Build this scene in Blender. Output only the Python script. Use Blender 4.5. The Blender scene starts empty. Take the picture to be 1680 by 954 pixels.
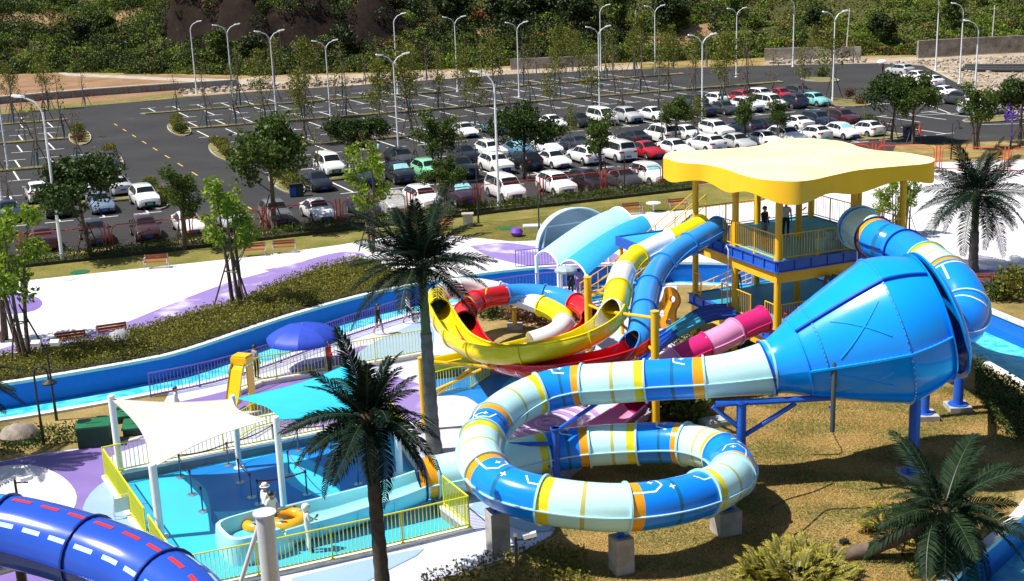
import bpy, bmesh, math, random
import numpy as np
from mathutils import Vector, Matrix
from mathutils.geometry import tessellate_polygon
# ------------------------------------------------------------------ camera, sky, sun, exposure
scn = bpy.context.scene
COL = scn.collection
CAM_H = 18.5; FPX = 2050.0; PITCH = math.radians(15.0); ROLL = math.radians(2.2)
_fw = Vector((0, math.cos(PITCH), -math.sin(PITCH)))
_u0 = Vector((0, math.sin(PITCH), math.cos(PITCH)))
_x0 = Vector((1, 0, 0))
_up = math.cos(ROLL) * _u0 + math.sin(ROLL) * _x0
_rt = math.cos(ROLL) * _x0 - math.sin(ROLL) * _u0
camd = bpy.data.cameras.new('camera'); cam = bpy.data.objects.new('camera', camd); COL.objects.link(cam)
m = Matrix((_rt, _up, -_fw)).transposed().to_4x4(); m.translation = (0, 0, CAM_H)
cam.matrix_world = m
camd.sensor_width = 36.0; camd.lens = FPX / 1680 * 36.0; camd.clip_start = 0.5; camd.clip_end = 3000
scn.camera = cam
SUN_EL = math.radians(57); SUN_AZ = (-0.99, -0.13)          # where the sun stands, seen from above
world = bpy.data.worlds.new('World'); scn.world = world; world.use_nodes = True
nt = world.node_tree; nt.nodes.clear()
sky = nt.nodes.new('ShaderNodeTexSky'); sky.sky_type = 'NISHITA'; sky.sun_disc = False
sky.sun_elevation = SUN_EL; sky.sun_rotation = math.atan2(SUN_AZ[0], SUN_AZ[1])
sky.air_density = 1.0; sky.dust_density = 1.0
bg = nt.nodes.new('ShaderNodeBackground'); bg.inputs[1].default_value = 0.062
wo = nt.nodes.new('ShaderNodeOutputWorld')
nt.links.new(sky.outputs[0], bg.inputs[0]); nt.links.new(bg.outputs[0], wo.inputs[0])
sd = bpy.data.lights.new('sun', 'SUN'); sd.energy = 4.6; sd.angle = math.radians(0.53); sd.color = (1.0, 0.955, 0.88)
sun = bpy.data.objects.new('sun', sd); COL.objects.link(sun)
_hd = math.hypot(*SUN_AZ)
_sv = Vector((SUN_AZ[0] / _hd * math.cos(SUN_EL), SUN_AZ[1] / _hd * math.cos(SUN_EL), math.sin(SUN_EL)))
sun.rotation_euler = _sv.to_track_quat('Z', 'Y').to_euler(); sun.location = (-40, 0, 80)
vs = scn.view_settings; vs.view_transform = 'Standard'; vs.look = 'None'; vs.exposure = 0.72; vs.gamma = 1.0
scn.cycles.max_bounces = 6; scn.cycles.diffuse_bounces = 3; scn.cycles.glossy_bounces = 3
scn.cycles.transparent_max_bounces = 8; scn.cycles.caustics_reflective = False; scn.cycles.caustics_refractive = False

# ------------------------------------------------------------------ measuring
def at(px, py, z=0.0):
    """The place in the scene at height z that the photograph shows at (px, py)."""
    d = _fw * FPX + _rt * (px - 840) - _up * (py - 477)
    t = (z - CAM_H) / d.z
    return Vector((d.x * t, d.y * t, z))
def proj(p):
    v = Vector(p) - Vector((0, 0, CAM_H)); d = v.dot(_fw)
    return 840 + FPX * v.dot(_rt) / d, 477 - FPX * v.dot(_up) / d
def lift(px, py, top, z=0.0):
    """Height of the upright whose foot is at (px, py) and whose top shows at row `top`."""
    b = at(px, py, z); lo, hi = z, z + 40
    for _ in range(40):
        mid = (lo + hi) / 2
        if proj((b.x, b.y, mid))[1] > top: lo = mid
        else: hi = mid
    return lo - z
ALPHA = math.radians(19.5)
E1 = Vector((math.cos(ALPHA), math.sin(ALPHA), 0)); E2 = Vector((-math.sin(ALPHA), math.cos(ALPHA), 0))
def lot(u, v, z=0.0): return E1 * u + E2 * v + Vector((0, 0, z))
def lot_uv(p): return p.dot(E1), p.dot(E2)
ORD = ['first', 'second', 'third', 'fourth', 'fifth', 'sixth', 'seventh', 'eighth', 'ninth', 'tenth', 'eleventh', 'twelfth', 'thirteenth', 'fourteenth',
       'fifteenth', 'sixteenth', 'seventeenth', 'eighteenth', 'nineteenth', 'twentieth', 'twenty-first', 'twenty-second', 'twenty-third', 'twenty-fourth',
       'twenty-fifth', 'twenty-sixth', 'twenty-seventh', 'twenty-eighth', 'twenty-ninth', 'thirtieth']

# ------------------------------------------------------------------ materials
MATS = {}
def mat(name, col, rough=0.5, metal=0.0, var=0.12, scale=3.0, bump=0.0, bscale=40.0, col2=None, coat=0.0, translucent=0.0, alpha=1.0, detail=4.0, spec=0.5, lo=0.35, hi=0.65):
    """Plain procedural material: a colour that drifts with noise towards col2 (or a darker self), optional fine relief."""
    if name in MATS: return MATS[name]
    M = bpy.data.materials.new(name); M.use_nodes = True; N = M.node_tree.nodes; L = M.node_tree.links
    b = N['Principled BSDF']; out = N['Material Output']
    b.inputs['Roughness'].default_value = rough; b.inputs['Metallic'].default_value = metal
    b.inputs['Specular IOR Level'].default_value = spec
    if coat: b.inputs['Coat Weight'].default_value = coat; b.inputs['Coat Roughness'].default_value = 0.06
    tc = N.new('ShaderNodeTexCoord')
    if var or col2:
        n = N.new('ShaderNodeTexNoise'); n.inputs['Scale'].default_value = scale; n.inputs['Detail'].default_value = detail
        L.new(tc.outputs['Object'], n.inputs['Vector'])
        r = N.new('ShaderNodeValToRGB'); r.color_ramp.elements[0].position = lo; r.color_ramp.elements[1].position = hi
        c2 = col2 if col2 else tuple(c * (1 - var) for c in col)
        r.color_ramp.elements[0].color = (*c2, 1); r.color_ramp.elements[1].color = (*col, 1)
        L.new(n.outputs['Fac'], r.inputs['Fac']); L.new(r.outputs['Color'], b.inputs['Base Color'])
        csock = r.outputs['Color']
        if not metal:
            mr = N.new('ShaderNodeMapRange'); mr.inputs[3].default_value = max(0.02, rough - 0.05); mr.inputs[4].default_value = min(1, rough + 0.08)
            L.new(n.outputs['Fac'], mr.inputs[0]); L.new(mr.outputs[0], b.inputs['Roughness'])
    else:
        b.inputs['Base Color'].default_value = (*col, 1); csock = None
    if bump:
        n2 = N.new('ShaderNodeTexNoise'); n2.inputs['Scale'].default_value = bscale; n2.inputs['Detail'].default_value = 5
        L.new(tc.outputs['Object'], n2.inputs['Vector'])
        bp = N.new('ShaderNodeBump'); bp.inputs['Strength'].default_value = bump; bp.inputs['Distance'].default_value = 0.05
        L.new(n2.outputs['Fac'], bp.inputs['Height']); L.new(bp.outputs[0], b.inputs['Normal'])
    if translucent:
        t = N.new('ShaderNodeBsdfTranslucent'); mx = N.new('ShaderNodeMixShader'); mx.inputs[0].default_value = translucent
        if csock: L.new(csock, t.inputs['Color'])
        else: t.inputs['Color'].default_value = (*col, 1)
        L.new(b.outputs[0], mx.inputs[1]); L.new(t.outputs[0], mx.inputs[2]); L.new(mx.outputs[0], out.inputs['Surface'])
    if alpha < 1: b.inputs['Alpha'].default_value = alpha
    MATS[name] = M
    return M
def leafmat(name, c, spread=0.35, translucent=0.3, rough=0.55, spec=0.25):
    """Foliage: every leaf takes its own tone (random per island)."""
    if name in MATS: return MATS[name]
    M = bpy.data.materials.new(name); M.use_nodes = True; N = M.node_tree.nodes; L = M.node_tree.links
    b = N['Principled BSDF']; b.inputs['Roughness'].default_value = rough; b.inputs['Specular IOR Level'].default_value = spec
    g = N.new('ShaderNodeNewGeometry'); r = N.new('ShaderNodeValToRGB')
    r.color_ramp.elements[0].color = (*[x * (1 - spread) for x in c], 1)
    r.color_ramp.elements[1].color = (min(1, c[0] * (1 + spread * 1.6)), min(1, c[1] * (1 + spread)), c[2] * (1 + spread * .4), 1)
    L.new(g.outputs['Random Per Island'], r.inputs['Fac']); L.new(r.outputs['Color'], b.inputs['Base Color'])
    t = N.new('ShaderNodeBsdfTranslucent'); L.new(r.outputs['Color'], t.inputs['Color'])
    mx = N.new('ShaderNodeMixShader'); mx.inputs[0].default_value = translucent
    L.new(b.outputs[0], mx.inputs[1]); L.new(t.outputs[0], mx.inputs[2]); L.new(mx.outputs[0], N['Material Output'].inputs['Surface'])
    MATS[name] = M
    return M

# ------------------------------------------------------------------ mesh building
class MB:
    def __init__(s): s.v = []; s.f = []; s.m = []
    def add(s, vs, fs, mi=0):
        o = len(s.v); s.v.extend([tuple(p) for p in vs]); s.f.extend([tuple(i + o for i in f) for f in fs]); s.m.extend([mi] * len(fs))
    def box(s, c, sz, rz=0.0, mi=0, M=None):
        x, y, z = [k / 2 for k in sz]; pts = [Vector((a, b, d)) for d in (-z, z) for a, b in ((-x, -y), (x, -y), (x, y), (-x, y))]
        if M is None: M = Matrix.Rotation(rz, 3, 'Z')
        c = Vector(c); pts = [c + M @ p for p in pts]
        s.add(pts, [(3, 2, 1, 0), (4, 5, 6, 7), (0, 1, 5, 4), (1, 2, 6, 5), (2, 3, 7, 6), (3, 0, 4, 7)], mi)
    def cyl(s, a, b, r0, r1=None, n=10, mi=0, caps=True):
        a = Vector(a); b = Vector(b); r1 = r0 if r1 is None else r1
        t = (b - a).normalized(); x = t.orthogonal().normalized(); y = t.cross(x)
        ring = [(math.cos(2 * math.pi * i / n), math.sin(2 * math.pi * i / n)) for i in range(n)]
        vs = [a + (x * c + y * d) * r0 for c, d in ring] + [b + (x * c + y * d) * r1 for c, d in ring]
        fs = [(i, (i + 1) % n, n + (i + 1) % n, n + i) for i in range(n)]
        if caps: fs += [tuple(range(n - 1, -1, -1)), tuple(range(n, 2 * n))]
        s.add(vs, fs, mi)
    def pipe(s, pts, r, n=8, mi=0, caps=True):
        pts = [Vector(p) for p in pts]; k = len(pts); rr = r if isinstance(r, (list, tuple)) else [r] * k
        vs = []; prev = None
        for i, p in enumerate(pts):
            t = (pts[min(i + 1, k - 1)] - pts[max(i - 1, 0)]).normalized()
            x = t.orthogonal().normalized() if prev is None else (prev - t * prev.dot(t)).normalized()
            prev = x; y = t.cross(x)
            vs += [p + (x * math.cos(2 * math.pi * j / n) + y * math.sin(2 * math.pi * j / n)) * rr[i] for j in range(n)]
        fs = [(i * n + j, i * n + (j + 1) % n, (i + 1) * n + (j + 1) % n, (i + 1) * n + j) for i in range(k - 1) for j in range(n)]
        if caps: fs += [tuple(range(n - 1, -1, -1)), tuple((k - 1) * n + j for j in range(n))]
        s.add(vs, fs, mi)
    def lathe(s, prof, c=(0, 0, 0), n=20, mi=0):
        c = Vector(c); vs = [c + Vector((r * math.cos(2 * math.pi * j / n), r * math.sin(2 * math.pi * j / n), z)) for r, z in prof for j in range(n)]
        fs = [(i * n + j, i * n + (j + 1) % n, (i + 1) * n + (j + 1) % n, (i + 1) * n + j) for i in range(len(prof) - 1) for j in range(n)]
        s.add(vs, fs, mi)
    def prism(s, poly, z0, z1, mi=0, holes=()):
        loops = [[Vector((p[0], p[1], 0)) for p in poly]] + [[Vector((p[0], p[1], 0)) for p in h] for h in holes]
        flat = [p for l in loops for p in l]; tris = tessellate_polygon(loops); k = len(flat)
        def area(t): a, b, c = [flat[i] for i in t]; return (b.x - a.x) * (c.y - a.y) - (b.y - a.y) * (c.x - a.x)
        tris = [t if area(t) > 0 else t[::-1] for t in tris]
        vs = [(p.x, p.y, z1) for p in flat]; fs = [tuple(t) for t in tris]
        if z0 is not None:
            vs += [(p.x, p.y, z0) for p in flat]; fs += [tuple(i + k for i in t[::-1]) for t in tris]; o = 0
            for li, l in enumerate(loops):
                n = len(l); a = sum(l[i].x * l[(i + 1) % n].y - l[(i + 1) % n].x * l[i].y for i in range(n)) > 0
                if li: a = not a
                for i in range(n):
                    q = (o + i, o + i + k, o + (i + 1) % n + k, o + (i + 1) % n)
                    fs.append(q if a else q[::-1])
                o += n
        s.add(vs, fs, mi)
    def strip(s, left, right, mi=0):
        n = len(left); s.add(list(left) + list(right), [(i, i + 1, n + i + 1, n + i) for i in range(n - 1)], mi)
    def mesh(s, name, mats, smooth=False, off=(0, 0, 0)):
        me = bpy.data.meshes.new(name); ox, oy, oz = off
        me.from_pydata([(x - ox, y - oy, z - oz) for x, y, z in s.v], [], s.f)
        mats = mats if isinstance(mats, (list, tuple)) else [mats]
        for M in mats: me.materials.append(M)
        if len(mats) > 1: me.polygons.foreach_set('material_index', s.m)
        if smooth: me.polygons.foreach_set('use_smooth', [True] * len(me.polygons)); smooth_by_angle(me, 40)
        me.update(); return me
    def build(s, name, mats, parent=None, smooth=False):
        off = wloc(parent) if parent else (0, 0, 0)
        return link(name, s.mesh(name, mats, smooth, off), parent)
def smooth_by_angle(me, deg):
    bm = bmesh.new(); bm.from_mesh(me); lim = math.radians(deg)
    for e in bm.edges:
        e.smooth = len(e.link_faces) == 2 and e.calc_face_angle(0) < lim
    bm.to_mesh(me); bm.free()
def wloc(o):
    p = Vector((0, 0, 0))
    while o is not None: p += o.location; o = o.parent
    return p
def link(name, data, parent=None, loc=None, rot=None, scale=None):
    o = bpy.data.objects.new(name, data); COL.objects.link(o)
    if parent: o.parent = parent
    if loc is not None: o.location = loc
    if rot is not None: o.rotation_euler = rot
    if scale is not None: o.scale = scale if hasattr(scale, '__len__') else (scale,) * 3
    return o
def tag(o, label, cat, group=None):
    o['label'] = label; o['category'] = cat
    if group: o['group'] = group
    return o
def thing(name, label, cat, loc=(0, 0, 0), rz=0.0, group=None):
    o = link(name, None, None, loc, (0, 0, rz)); o.empty_display_size = 0.3
    return tag(o, label, cat, group)
def struct(name, mb, mats, parent=None, smooth=False, kind='structure'):
    o = mb.build(name, mats, parent, smooth)
    if parent is None: o['kind'] = kind
    return o
def kids(o): return KIDS.get(o.name, None) if False else [c for c in o.children]
def dup(root, loc, rz=0.0, label=None, scale=None):
    r = root.copy(); COL.objects.link(r); r.location = loc; r.rotation_euler = (0, 0, rz)
    if scale: r.scale = (scale,) * 3 if not hasattr(scale, '__len__') else scale
    if label: r['label'] = label
    for c in TREE.get(root.name, []):
        d = c.copy(); COL.objects.link(d); d.parent = r
        for g in TREE.get(c.name, []):
            h = g.copy(); COL.objects.link(h); h.parent = d
    return r
TREE = {}
def remember(root):
    """Note a prototype's children once, so that copies need no search."""
    TREE[root.name] = list(root.children)
    for c in root.children: TREE[c.name] = list(c.children)
def spline(pts, step=0.2):
    """Catmull-Rom through the points, resampled evenly."""
    P = [Vector(p) for p in pts]; P = [2 * P[0] - P[1]] + P + [2 * P[-1] - P[-2]]; out = []
    for i in range(1, len(P) - 2):
        a, b, c, d = P[i - 1:i + 3]; n = max(4, int((c - b).length / step * 2))
        for k in range(n):
            t = k / n
            out.append(0.5 * ((2 * b) + (c - a) * t + (2 * a - 5 * b + 4 * c - d) * t * t + (3 * b - 3 * c + d - a) * t ** 3))
    out.append(P[-2])
    s = [0.0]
    for i in range(1, len(out)): s.append(s[-1] + (out[i] - out[i - 1]).length)
    n = max(2, int(s[-1] / step)); res = []; j = 0
    for k in range(n + 1):
        q = s[-1] * k / n
        while j < len(s) - 2 and s[j + 1] < q: j += 1
        f = (q - s[j]) / max(1e-9, s[j + 1] - s[j]); res.append(out[j].lerp(out[j + 1], min(1, f)))
    return res
def npmesh(name, V, F, mats, mi=None, smooth=False):
    """Quads from arrays."""
    me = bpy.data.meshes.new(name); n = len(V); k = len(F); w = F.shape[1]
    me.vertices.add(n); me.vertices.foreach_set('co', np.asarray(V, np.float32).ravel())
    me.loops.add(k * w); me.loops.foreach_set('vertex_index', np.asarray(F, np.int32).ravel())
    me.polygons.add(k); me.polygons.foreach_set('loop_start', np.arange(0, k * w, w, dtype=np.int32))
    for M in (mats if isinstance(mats, (list, tuple)) else [mats]): me.materials.append(M)
    if mi is not None: me.polygons.foreach_set('material_index', np.asarray(mi, np.int32))
    me.update(calc_edges=True); return me
def leaf_quads(C, size, rng, aspect=0.55, flat=0.0, N=None):
    """A small pointed leaf (one quad, diamond) at every centre; flat>0 turns leaves to face up."""
    n = len(C); d = rng.normal(size=(n, 3)); d[:, 2] *= (1 - flat * 0.7); d /= np.linalg.norm(d, axis=1)[:, None]
    q = rng.normal(size=(n, 3))
    if flat: q[:, 2] *= (1 - flat * 0.8)
    q = np.cross(d, q); q /= np.linalg.norm(q, axis=1)[:, None] + 1e-9
    s = size * rng.uniform(0.7, 1.3, n)[:, None]
    V = np.stack([C - d * s * .5, C + q * s * aspect * .5, C + d * s * .5, C - q * s * aspect * .5], 1).reshape(-1, 3)
    return V, np.arange(n * 4).reshape(n, 4)
def blob(rng, n, c, r, shell=0.55):
    """Points in an ellipsoid, thicker towards its skin."""
    d = rng.normal(size=(n, 3)); d /= np.linalg.norm(d, axis=1)[:, None]
    rad = (shell + (1 - shell) * rng.uniform(0, 1, n) ** 0.5)[:, None]
    return np.asarray(c) + d * rad * np.asarray(r)
# ------------------------------------------------------------------ shared materials
WHITE = mat('white_paint', (0.80, 0.80, 0.80), 0.45, var=0.05)
STEEL = mat('brushed_steel', (0.62, 0.63, 0.65), 0.28, metal=0.9, var=0.1)
GALV = mat('galvanised_steel', (0.66, 0.69, 0.73), 0.45, metal=0.2, var=0.08)
BLACK = mat('black_metal', (0.018, 0.018, 0.02), 0.45, var=0.2)
YEL = mat('yellow_paint', (0.83, 0.47, 0.012), 0.32, var=0.1, scale=1.5)
YELROOF = mat('yellow_roof_sheet', (0.90, 0.78, 0.42), 0.55, col2=(0.88, 0.73, 0.33), scale=0.5)
LIME = mat('lime_yellow_paint', (0.70, 0.70, 0.016), 0.4, var=0.1)
PURP = mat('purple_paint_metal', (0.17, 0.10, 0.47), 0.4, var=0.1)
BLUEP = mat('blue_paint_steel', (0.012, 0.10, 0.52), 0.35, var=0.12)
CONC = mat('concrete', (0.42, 0.40, 0.37), 0.85, col2=(0.26, 0.245, 0.22), scale=1.6, bump=0.3)
COPING = mat('pale_coping', (0.66, 0.65, 0.62), 0.7, col2=(0.47, 0.46, 0.43), scale=2.5, lo=.2, hi=.5)
DRY = None
def ground_mat(name, cols, scale=0.35, fine=9.0, bump=0.6):
    """Soil or turf: patches of several colours at two sizes, with relief."""
    M = bpy.data.materials.new(name); M.use_nodes = True; N = M.node_tree.nodes; L = M.node_tree.links
    b = N['Principled BSDF']; b.inputs['Roughness'].default_value = 0.95; b.inputs['Specular IOR Level'].default_value = 0.15
    tc = N.new('ShaderNodeTexCoord')
    def noise(s, d=6, rough=.6):
        n = N.new('ShaderNodeTexNoise'); n.inputs['Scale'].default_value = s; n.inputs['Detail'].default_value = d; n.inputs['Roughness'].default_value = rough
        L.new(tc.outputs['Object'], n.inputs['Vector']); return n
    n1, n2 = noise(scale), noise(fine, 8, .75)
    ad = N.new('ShaderNodeMix'); ad.data_type = 'FLOAT'; ad.inputs[0].default_value = 0.5
    L.new(n1.outputs['Fac'], ad.inputs[2]); L.new(n2.outputs['Fac'], ad.inputs[3])
    r = N.new('ShaderNodeValToRGB'); e = r.color_ramp.elements
    k = len(cols)
    for i, c in enumerate(cols):
        pos = 0.36 + 0.28 * i / (k - 1)
        el = e[0] if i == 0 else (e[1] if i == k - 1 else e.new(pos))
        el.position = pos; el.color = (*c, 1)
    L.new(ad.outputs[0], r.inputs['Fac']); L.new(r.outputs['Color'], b.inputs['Base Color'])
    n3 = noise(38.0, 4, .7); bp = N.new('ShaderNodeBump'); bp.inputs['Strength'].default_value = bump; bp.inputs['Distance'].default_value = 0.08
    L.new(n3.outputs['Fac'], bp.inputs['Height']); L.new(bp.outputs[0], b.inputs['Normal'])
    return M
M_DRY = ground_mat('dry_lawn', [(0.075, 0.08, 0.018), (0.21, 0.145, 0.04), (0.38, 0.245, 0.085), (0.46, 0.32, 0.13)])
M_LAWN = ground_mat('green_lawn', [(0.085, 0.115, 0.014), (0.14, 0.165, 0.024), (0.21, 0.195, 0.04), (0.29, 0.22, 0.075)], 0.5, 7)
M_ASPH = ground_mat('asphalt', [(0.028, 0.028, 0.032), (0.036, 0.036, 0.040), (0.043, 0.043, 0.046), (0.056, 0.054, 0.053)], 0.12, 14, 0.35)
M_DIRT = ground_mat('bare_earth', [(0.17, 0.09, 0.045), (0.24, 0.13, 0.065), (0.30, 0.175, 0.095), (0.34, 0.22, 0.13)], 0.15, 3)
M_SAND = ground_mat('rubble_sand', [(0.22, 0.16, 0.10), (0.36, 0.27, 0.18), (0.45, 0.36, 0.26), (0.5, 0.42, 0.33)], 0.2, 2.5)
M_ISLE = ground_mat('planting_strip_grass', [(0.07, 0.10, 0.015), (0.14, 0.145, 0.03), (0.24, 0.18, 0.055), (0.30, 0.22, 0.09)], 0.4, 4)
M_PLAZA = mat('plaza_white_coating', (0.70, 0.68, 0.70), 0.6, col2=(0.62, 0.58, 0.66), scale=0.25, lo=.3, hi=.55)
M_WALK = mat('walk_pale_coating', (0.52, 0.53, 0.66), 0.6, col2=(0.44, 0.45, 0.62), scale=0.5, lo=.3, hi=.6)
M_PURPLE = mat('purple_floor_paint', (0.21, 0.14, 0.39), 0.6, col2=(0.175, 0.115, 0.34), scale=0.6)
M_LILAC = mat('washed_purple_paint', (0.23, 0.16, 0.41), 0.6, col2=(0.52, 0.47, 0.58), scale=0.45, lo=.33, hi=.47, detail=7)
M_PALEBLUE = mat('pale_blue_floor_paint', (0.24, 0.36, 0.50), 0.55, col2=(0.28, 0.40, 0.54), scale=0.6)
M_PADBLUE = mat('pad_cyan_paint', (0.03, 0.47, 0.76), 0.4, col2=(0.05, 0.40, 0.68), scale=0.5)
M_PADDEEP = mat('pad_deep_blue_paint', (0.006, 0.16, 0.50), 0.4, col2=(0.01, 0.20, 0.56), scale=0.5)
M_POOL = mat('ripple_lit_lining', (0.22, 0.80, 0.92), 0.5, col2=(0.05, 0.56, 0.84), scale=1.6, lo=.42, hi=.56, detail=3)  # paler noise patches are light thrown by ripples, painted into the lining
M_POOLW = mat('pool_wall_paint', (0.008, 0.135, 0.55), 0.45, var=0.1)
M_GREYW = mat('grey_render', (0.24, 0.24, 0.25), 0.85, var=0.25, scale=2)
def water_mat():
    M = bpy.data.materials.new('river_water'); M.use_nodes = True; N = M.node_tree.nodes; L = M.node_tree.links; N.clear()
    out = N.new('ShaderNodeOutputMaterial'); tr = N.new('ShaderNodeBsdfTransparent'); tr.inputs[0].default_value = (0.80, 0.97, 1.0, 1)
    gl = N.new('ShaderNodeBsdfGlossy'); gl.inputs['Roughness'].default_value = 0.04
    fr = N.new('ShaderNodeFresnel'); fr.inputs[0].default_value = 1.33; mx = N.new('ShaderNodeMixShader')
    tc = N.new('ShaderNodeTexCoord'); n = N.new('ShaderNodeTexNoise'); n.inputs['Scale'].default_value = 2.6; n.inputs['Detail'].default_value = 5
    bp = N.new('ShaderNodeBump'); bp.inputs['Strength'].default_value = 0.5; bp.inputs['Distance'].default_value = 0.12
    L.new(tc.outputs['Object'], n.inputs['Vector']); L.new(n.outputs['Fac'], bp.inputs['Height'])
    L.new(bp.outputs[0], gl.inputs['Normal']); L.new(bp.outputs[0], fr.inputs['Normal'])
    L.new(fr.outputs[0], mx.inputs[0]); L.new(tr.outputs[0], mx.inputs[1]); L.new(gl.outputs[0], mx.inputs[2]); L.new(mx.outputs[0], out.inputs[0])
    return M
M_WATER = water_mat()
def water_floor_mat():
    """Pool floor with the bright net that ripples throw on it painted into its colour."""
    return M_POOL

# ------------------------------------------------------------------ outlines of the setting, in metres
def pts(l, z=0.0): return [at(x, y, z) for x, y in l]
riv_c = [(-36, 49.5), (-29, 51.2), (-23.1, 53.1), (-17.4, 55.8), (-14.5, 58.0), (-10.2, 63.6), (-5.9, 67.8), (0.0, 71.0), (5.0, 71.6), (11, 71.2), (17, 68.5),
         (20.8, 63.5), (22.6, 58.0), (23.9, 53.0), (24.2, 48.0), (22.6, 42.5), (19.2, 37.0), (15.3, 32.6), (11.5, 28.5)]
RIV = spline([(x, y, 0) for x, y in riv_c], 0.8)
def offset(line, d):
    out = []
    for i, p in enumerate(line):
        t = (line[min(i + 1, len(line) - 1)] - line[max(i - 1, 0)]).normalized(); out.append(p + Vector((-t.y, t.x, 0)) * d)
    return out
HW = 2.55
riv_far, riv_near = offset(RIV, HW), offset(RIV, -HW)
riv_poly = riv_far + riv_near[::-1]
pad_poly = pts([(181, 783), (300, 759), (420, 736), (540, 712), (632, 694), (668, 752), (700, 795), (722, 836), (764, 868), (620, 902), (468, 936), (306, 972)])
# ground: one sheet to the horizon, with the river channel and the sunken pad cut out
g = MB(); g.prism([(-900, -60), (900, -60), (900, 1600), (-900, 1600)], None, 0.0, holes=[riv_poly, pad_poly])
struct('ground', g, M_DRY)
# river: floor, walls, water, coping
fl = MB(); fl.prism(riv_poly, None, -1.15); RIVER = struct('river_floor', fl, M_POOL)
w = MB()
for line, s in ((riv_far, 1), (riv_near, -1)):
    top = [p + Vector((0, 0, -0.02)) for p in line]; bot = [p + Vector((0, 0, -1.6)) for p in line]
    w.strip(bot, top) if s > 0 else w.strip(top, bot)
struct('river_wall', w, M_POOLW)
wt = MB(); wt.prism(riv_poly, None, -0.72); struct('river_water', wt, M_WATER)
cp = MB()
for line, s in ((riv_far, 1), (riv_near, -1)):
    a = offset(line, -0.06 * s) if s > 0 else offset(line, 0.06); b = offset(line, 0.30 * s)
    t0 = [p + Vector((0, 0, 0.10)) for p in a]; t1 = [p + Vector((0, 0, 0.10)) for p in b]; b0 = [p + Vector((0, 0, -0.05)) for p in a]; b1 = [p + Vector((0, 0, 0.0)) for p in b]
    cp.strip(t0, t1); cp.strip(b0, t0); cp.strip(t1, b1)
struct('river_coping', cp, COPING)
# car park
lot_edge = [lot(-90, 88.0), lot(66.5, 89.6)] + pts([(1470, 238), (1560, 236), (1700, 228), (1760, 222), (1760, 190), (1700, 196), (1668, 190), (1600, 152), (1515, 108), (1440, 104), (1250, 108), (1050, 114),
            (840, 122), (600, 139), (400, 152), (300, 160), (0, 188), (-420, 232)])
LOT_POLY = [(p.x, p.y) for p in lot_edge]
a = MB(); a.prism(lot_edge, None, 0.006); ASPHALT = struct('car_park_asphalt', a, M_ASPH)
def inside(p, poly):
    c = False; n = len(poly); x, y = p[0], p[1]
    for i in range(n):
        x1, y1 = poly[i][0], poly[i][1]; x2, y2 = poly[i - 1][0], poly[i - 1][1]
        if (y1 > y) != (y2 > y) and x < (x2 - x1) * (y - y1) / (y2 - y1) + x1: c = not c
    return c
def in_poly(X, poly):
    """Which rows of X lie inside the outline."""
    c = np.zeros(len(X), bool); n = len(poly); x, y = X[:, 0], X[:, 1]
    for i in range(n):
        x1, y1, x2, y2 = poly[i][0], poly[i][1], poly[i - 1][0], poly[i - 1][1]
        if y1 != y2: c ^= ((y1 > y) != (y2 > y)) & (x < (x2 - x1) * (y - y1) / (y2 - y1) + x1)
    return c
def scatter_in(poly, n, nr):
    xs = [p[0] for p in poly]; ys = [p[1] for p in poly]; C = np.zeros((0, 2))
    while len(C) < n:
        X = nr.uniform((min(xs), min(ys)), (max(xs), max(ys)), (20000, 2)); C = np.concatenate([C, X[in_poly(X, poly)]])
    return C[:n]
# lawn strip inside the red fence
lawn_poly = [lot(-60, 88.0)] + pts([(-300, 500), (-50, 474), (60, 459), (230, 441), (420, 421), (560, 402), (650, 386), (745, 387), (840, 397), (888, 395), (935, 372), (976, 357), (1016, 351), (1112, 346), (1250, 330)]) + [lot(56, 88.6)]
lw = MB(); lw.prism(lawn_poly, None, 0.006); struct('lawn', lw, M_LAWN)
# white plaza beyond the river
plaza = pts([(-300, 500), (-50, 474), (60, 459), (230, 441), (420, 421), (560, 402), (650, 386), (745, 387), (840, 397), (888, 395), (935, 372), (976, 357), (1016, 351), (1112, 346), (1250, 330), (1420, 270), (1700, 262), (1760, 262), (1760, 480), (1690, 474), (1600, 468), (1560, 452)]) \
    + [p for p in offset(RIV, HW + 0.3)[::-1] if p.x < 20.5 and p.y > 46]
pz = MB(); pz.prism(plaza, None, 0.010); struct('plaza', pz, M_PLAZA)
def paint(name, poly, M, z, smooth_step=0.6, close=True):
    P = [Vector((p[0], p[1], 0)) for p in poly]
    if close: P = spline(P + [P[0]], smooth_step)[:-1]
    b = MB(); b.prism(P, None, z); return struct(name, b, M)
paint('purple_floor_painting', pts([(-60, 592), (40, 562), (110, 552), (165, 541), (205, 530), (262, 507), (330, 480), (385, 461), (440, 446), (500, 428), (560, 414), (600, 420), (540, 446), (460, 478), (385, 512), (250, 548), (120, 580), (0, 610)]), M_LILAC, 0.014)
paint('purple_floor_painting', pts([(770, 404), (830, 399), (905, 408), (1000, 414), (1020, 432), (960, 440), (900, 442), (838, 431), (800, 420)]), M_LILAC, 0.014)
paint('purple_floor_painting', pts([(1545, 432), (1600, 441), (1690, 451), (1760, 462), (1760, 478), (1690, 473), (1600, 466), (1560, 452)]), M_PURPLE, 0.014)
paint('planet_floor_painting', pts([(-30, 497), (0, 484), (35, 483), (62, 489), (70, 500), (55, 511), (20, 516), (-20, 512)]), M_PURPLE, 0.014)
paint('streak_floor_painting', pts([(430, 444), (480, 434), (540, 420), (520, 432), (470, 446)]), M_LILAC, 0.018)
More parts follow.
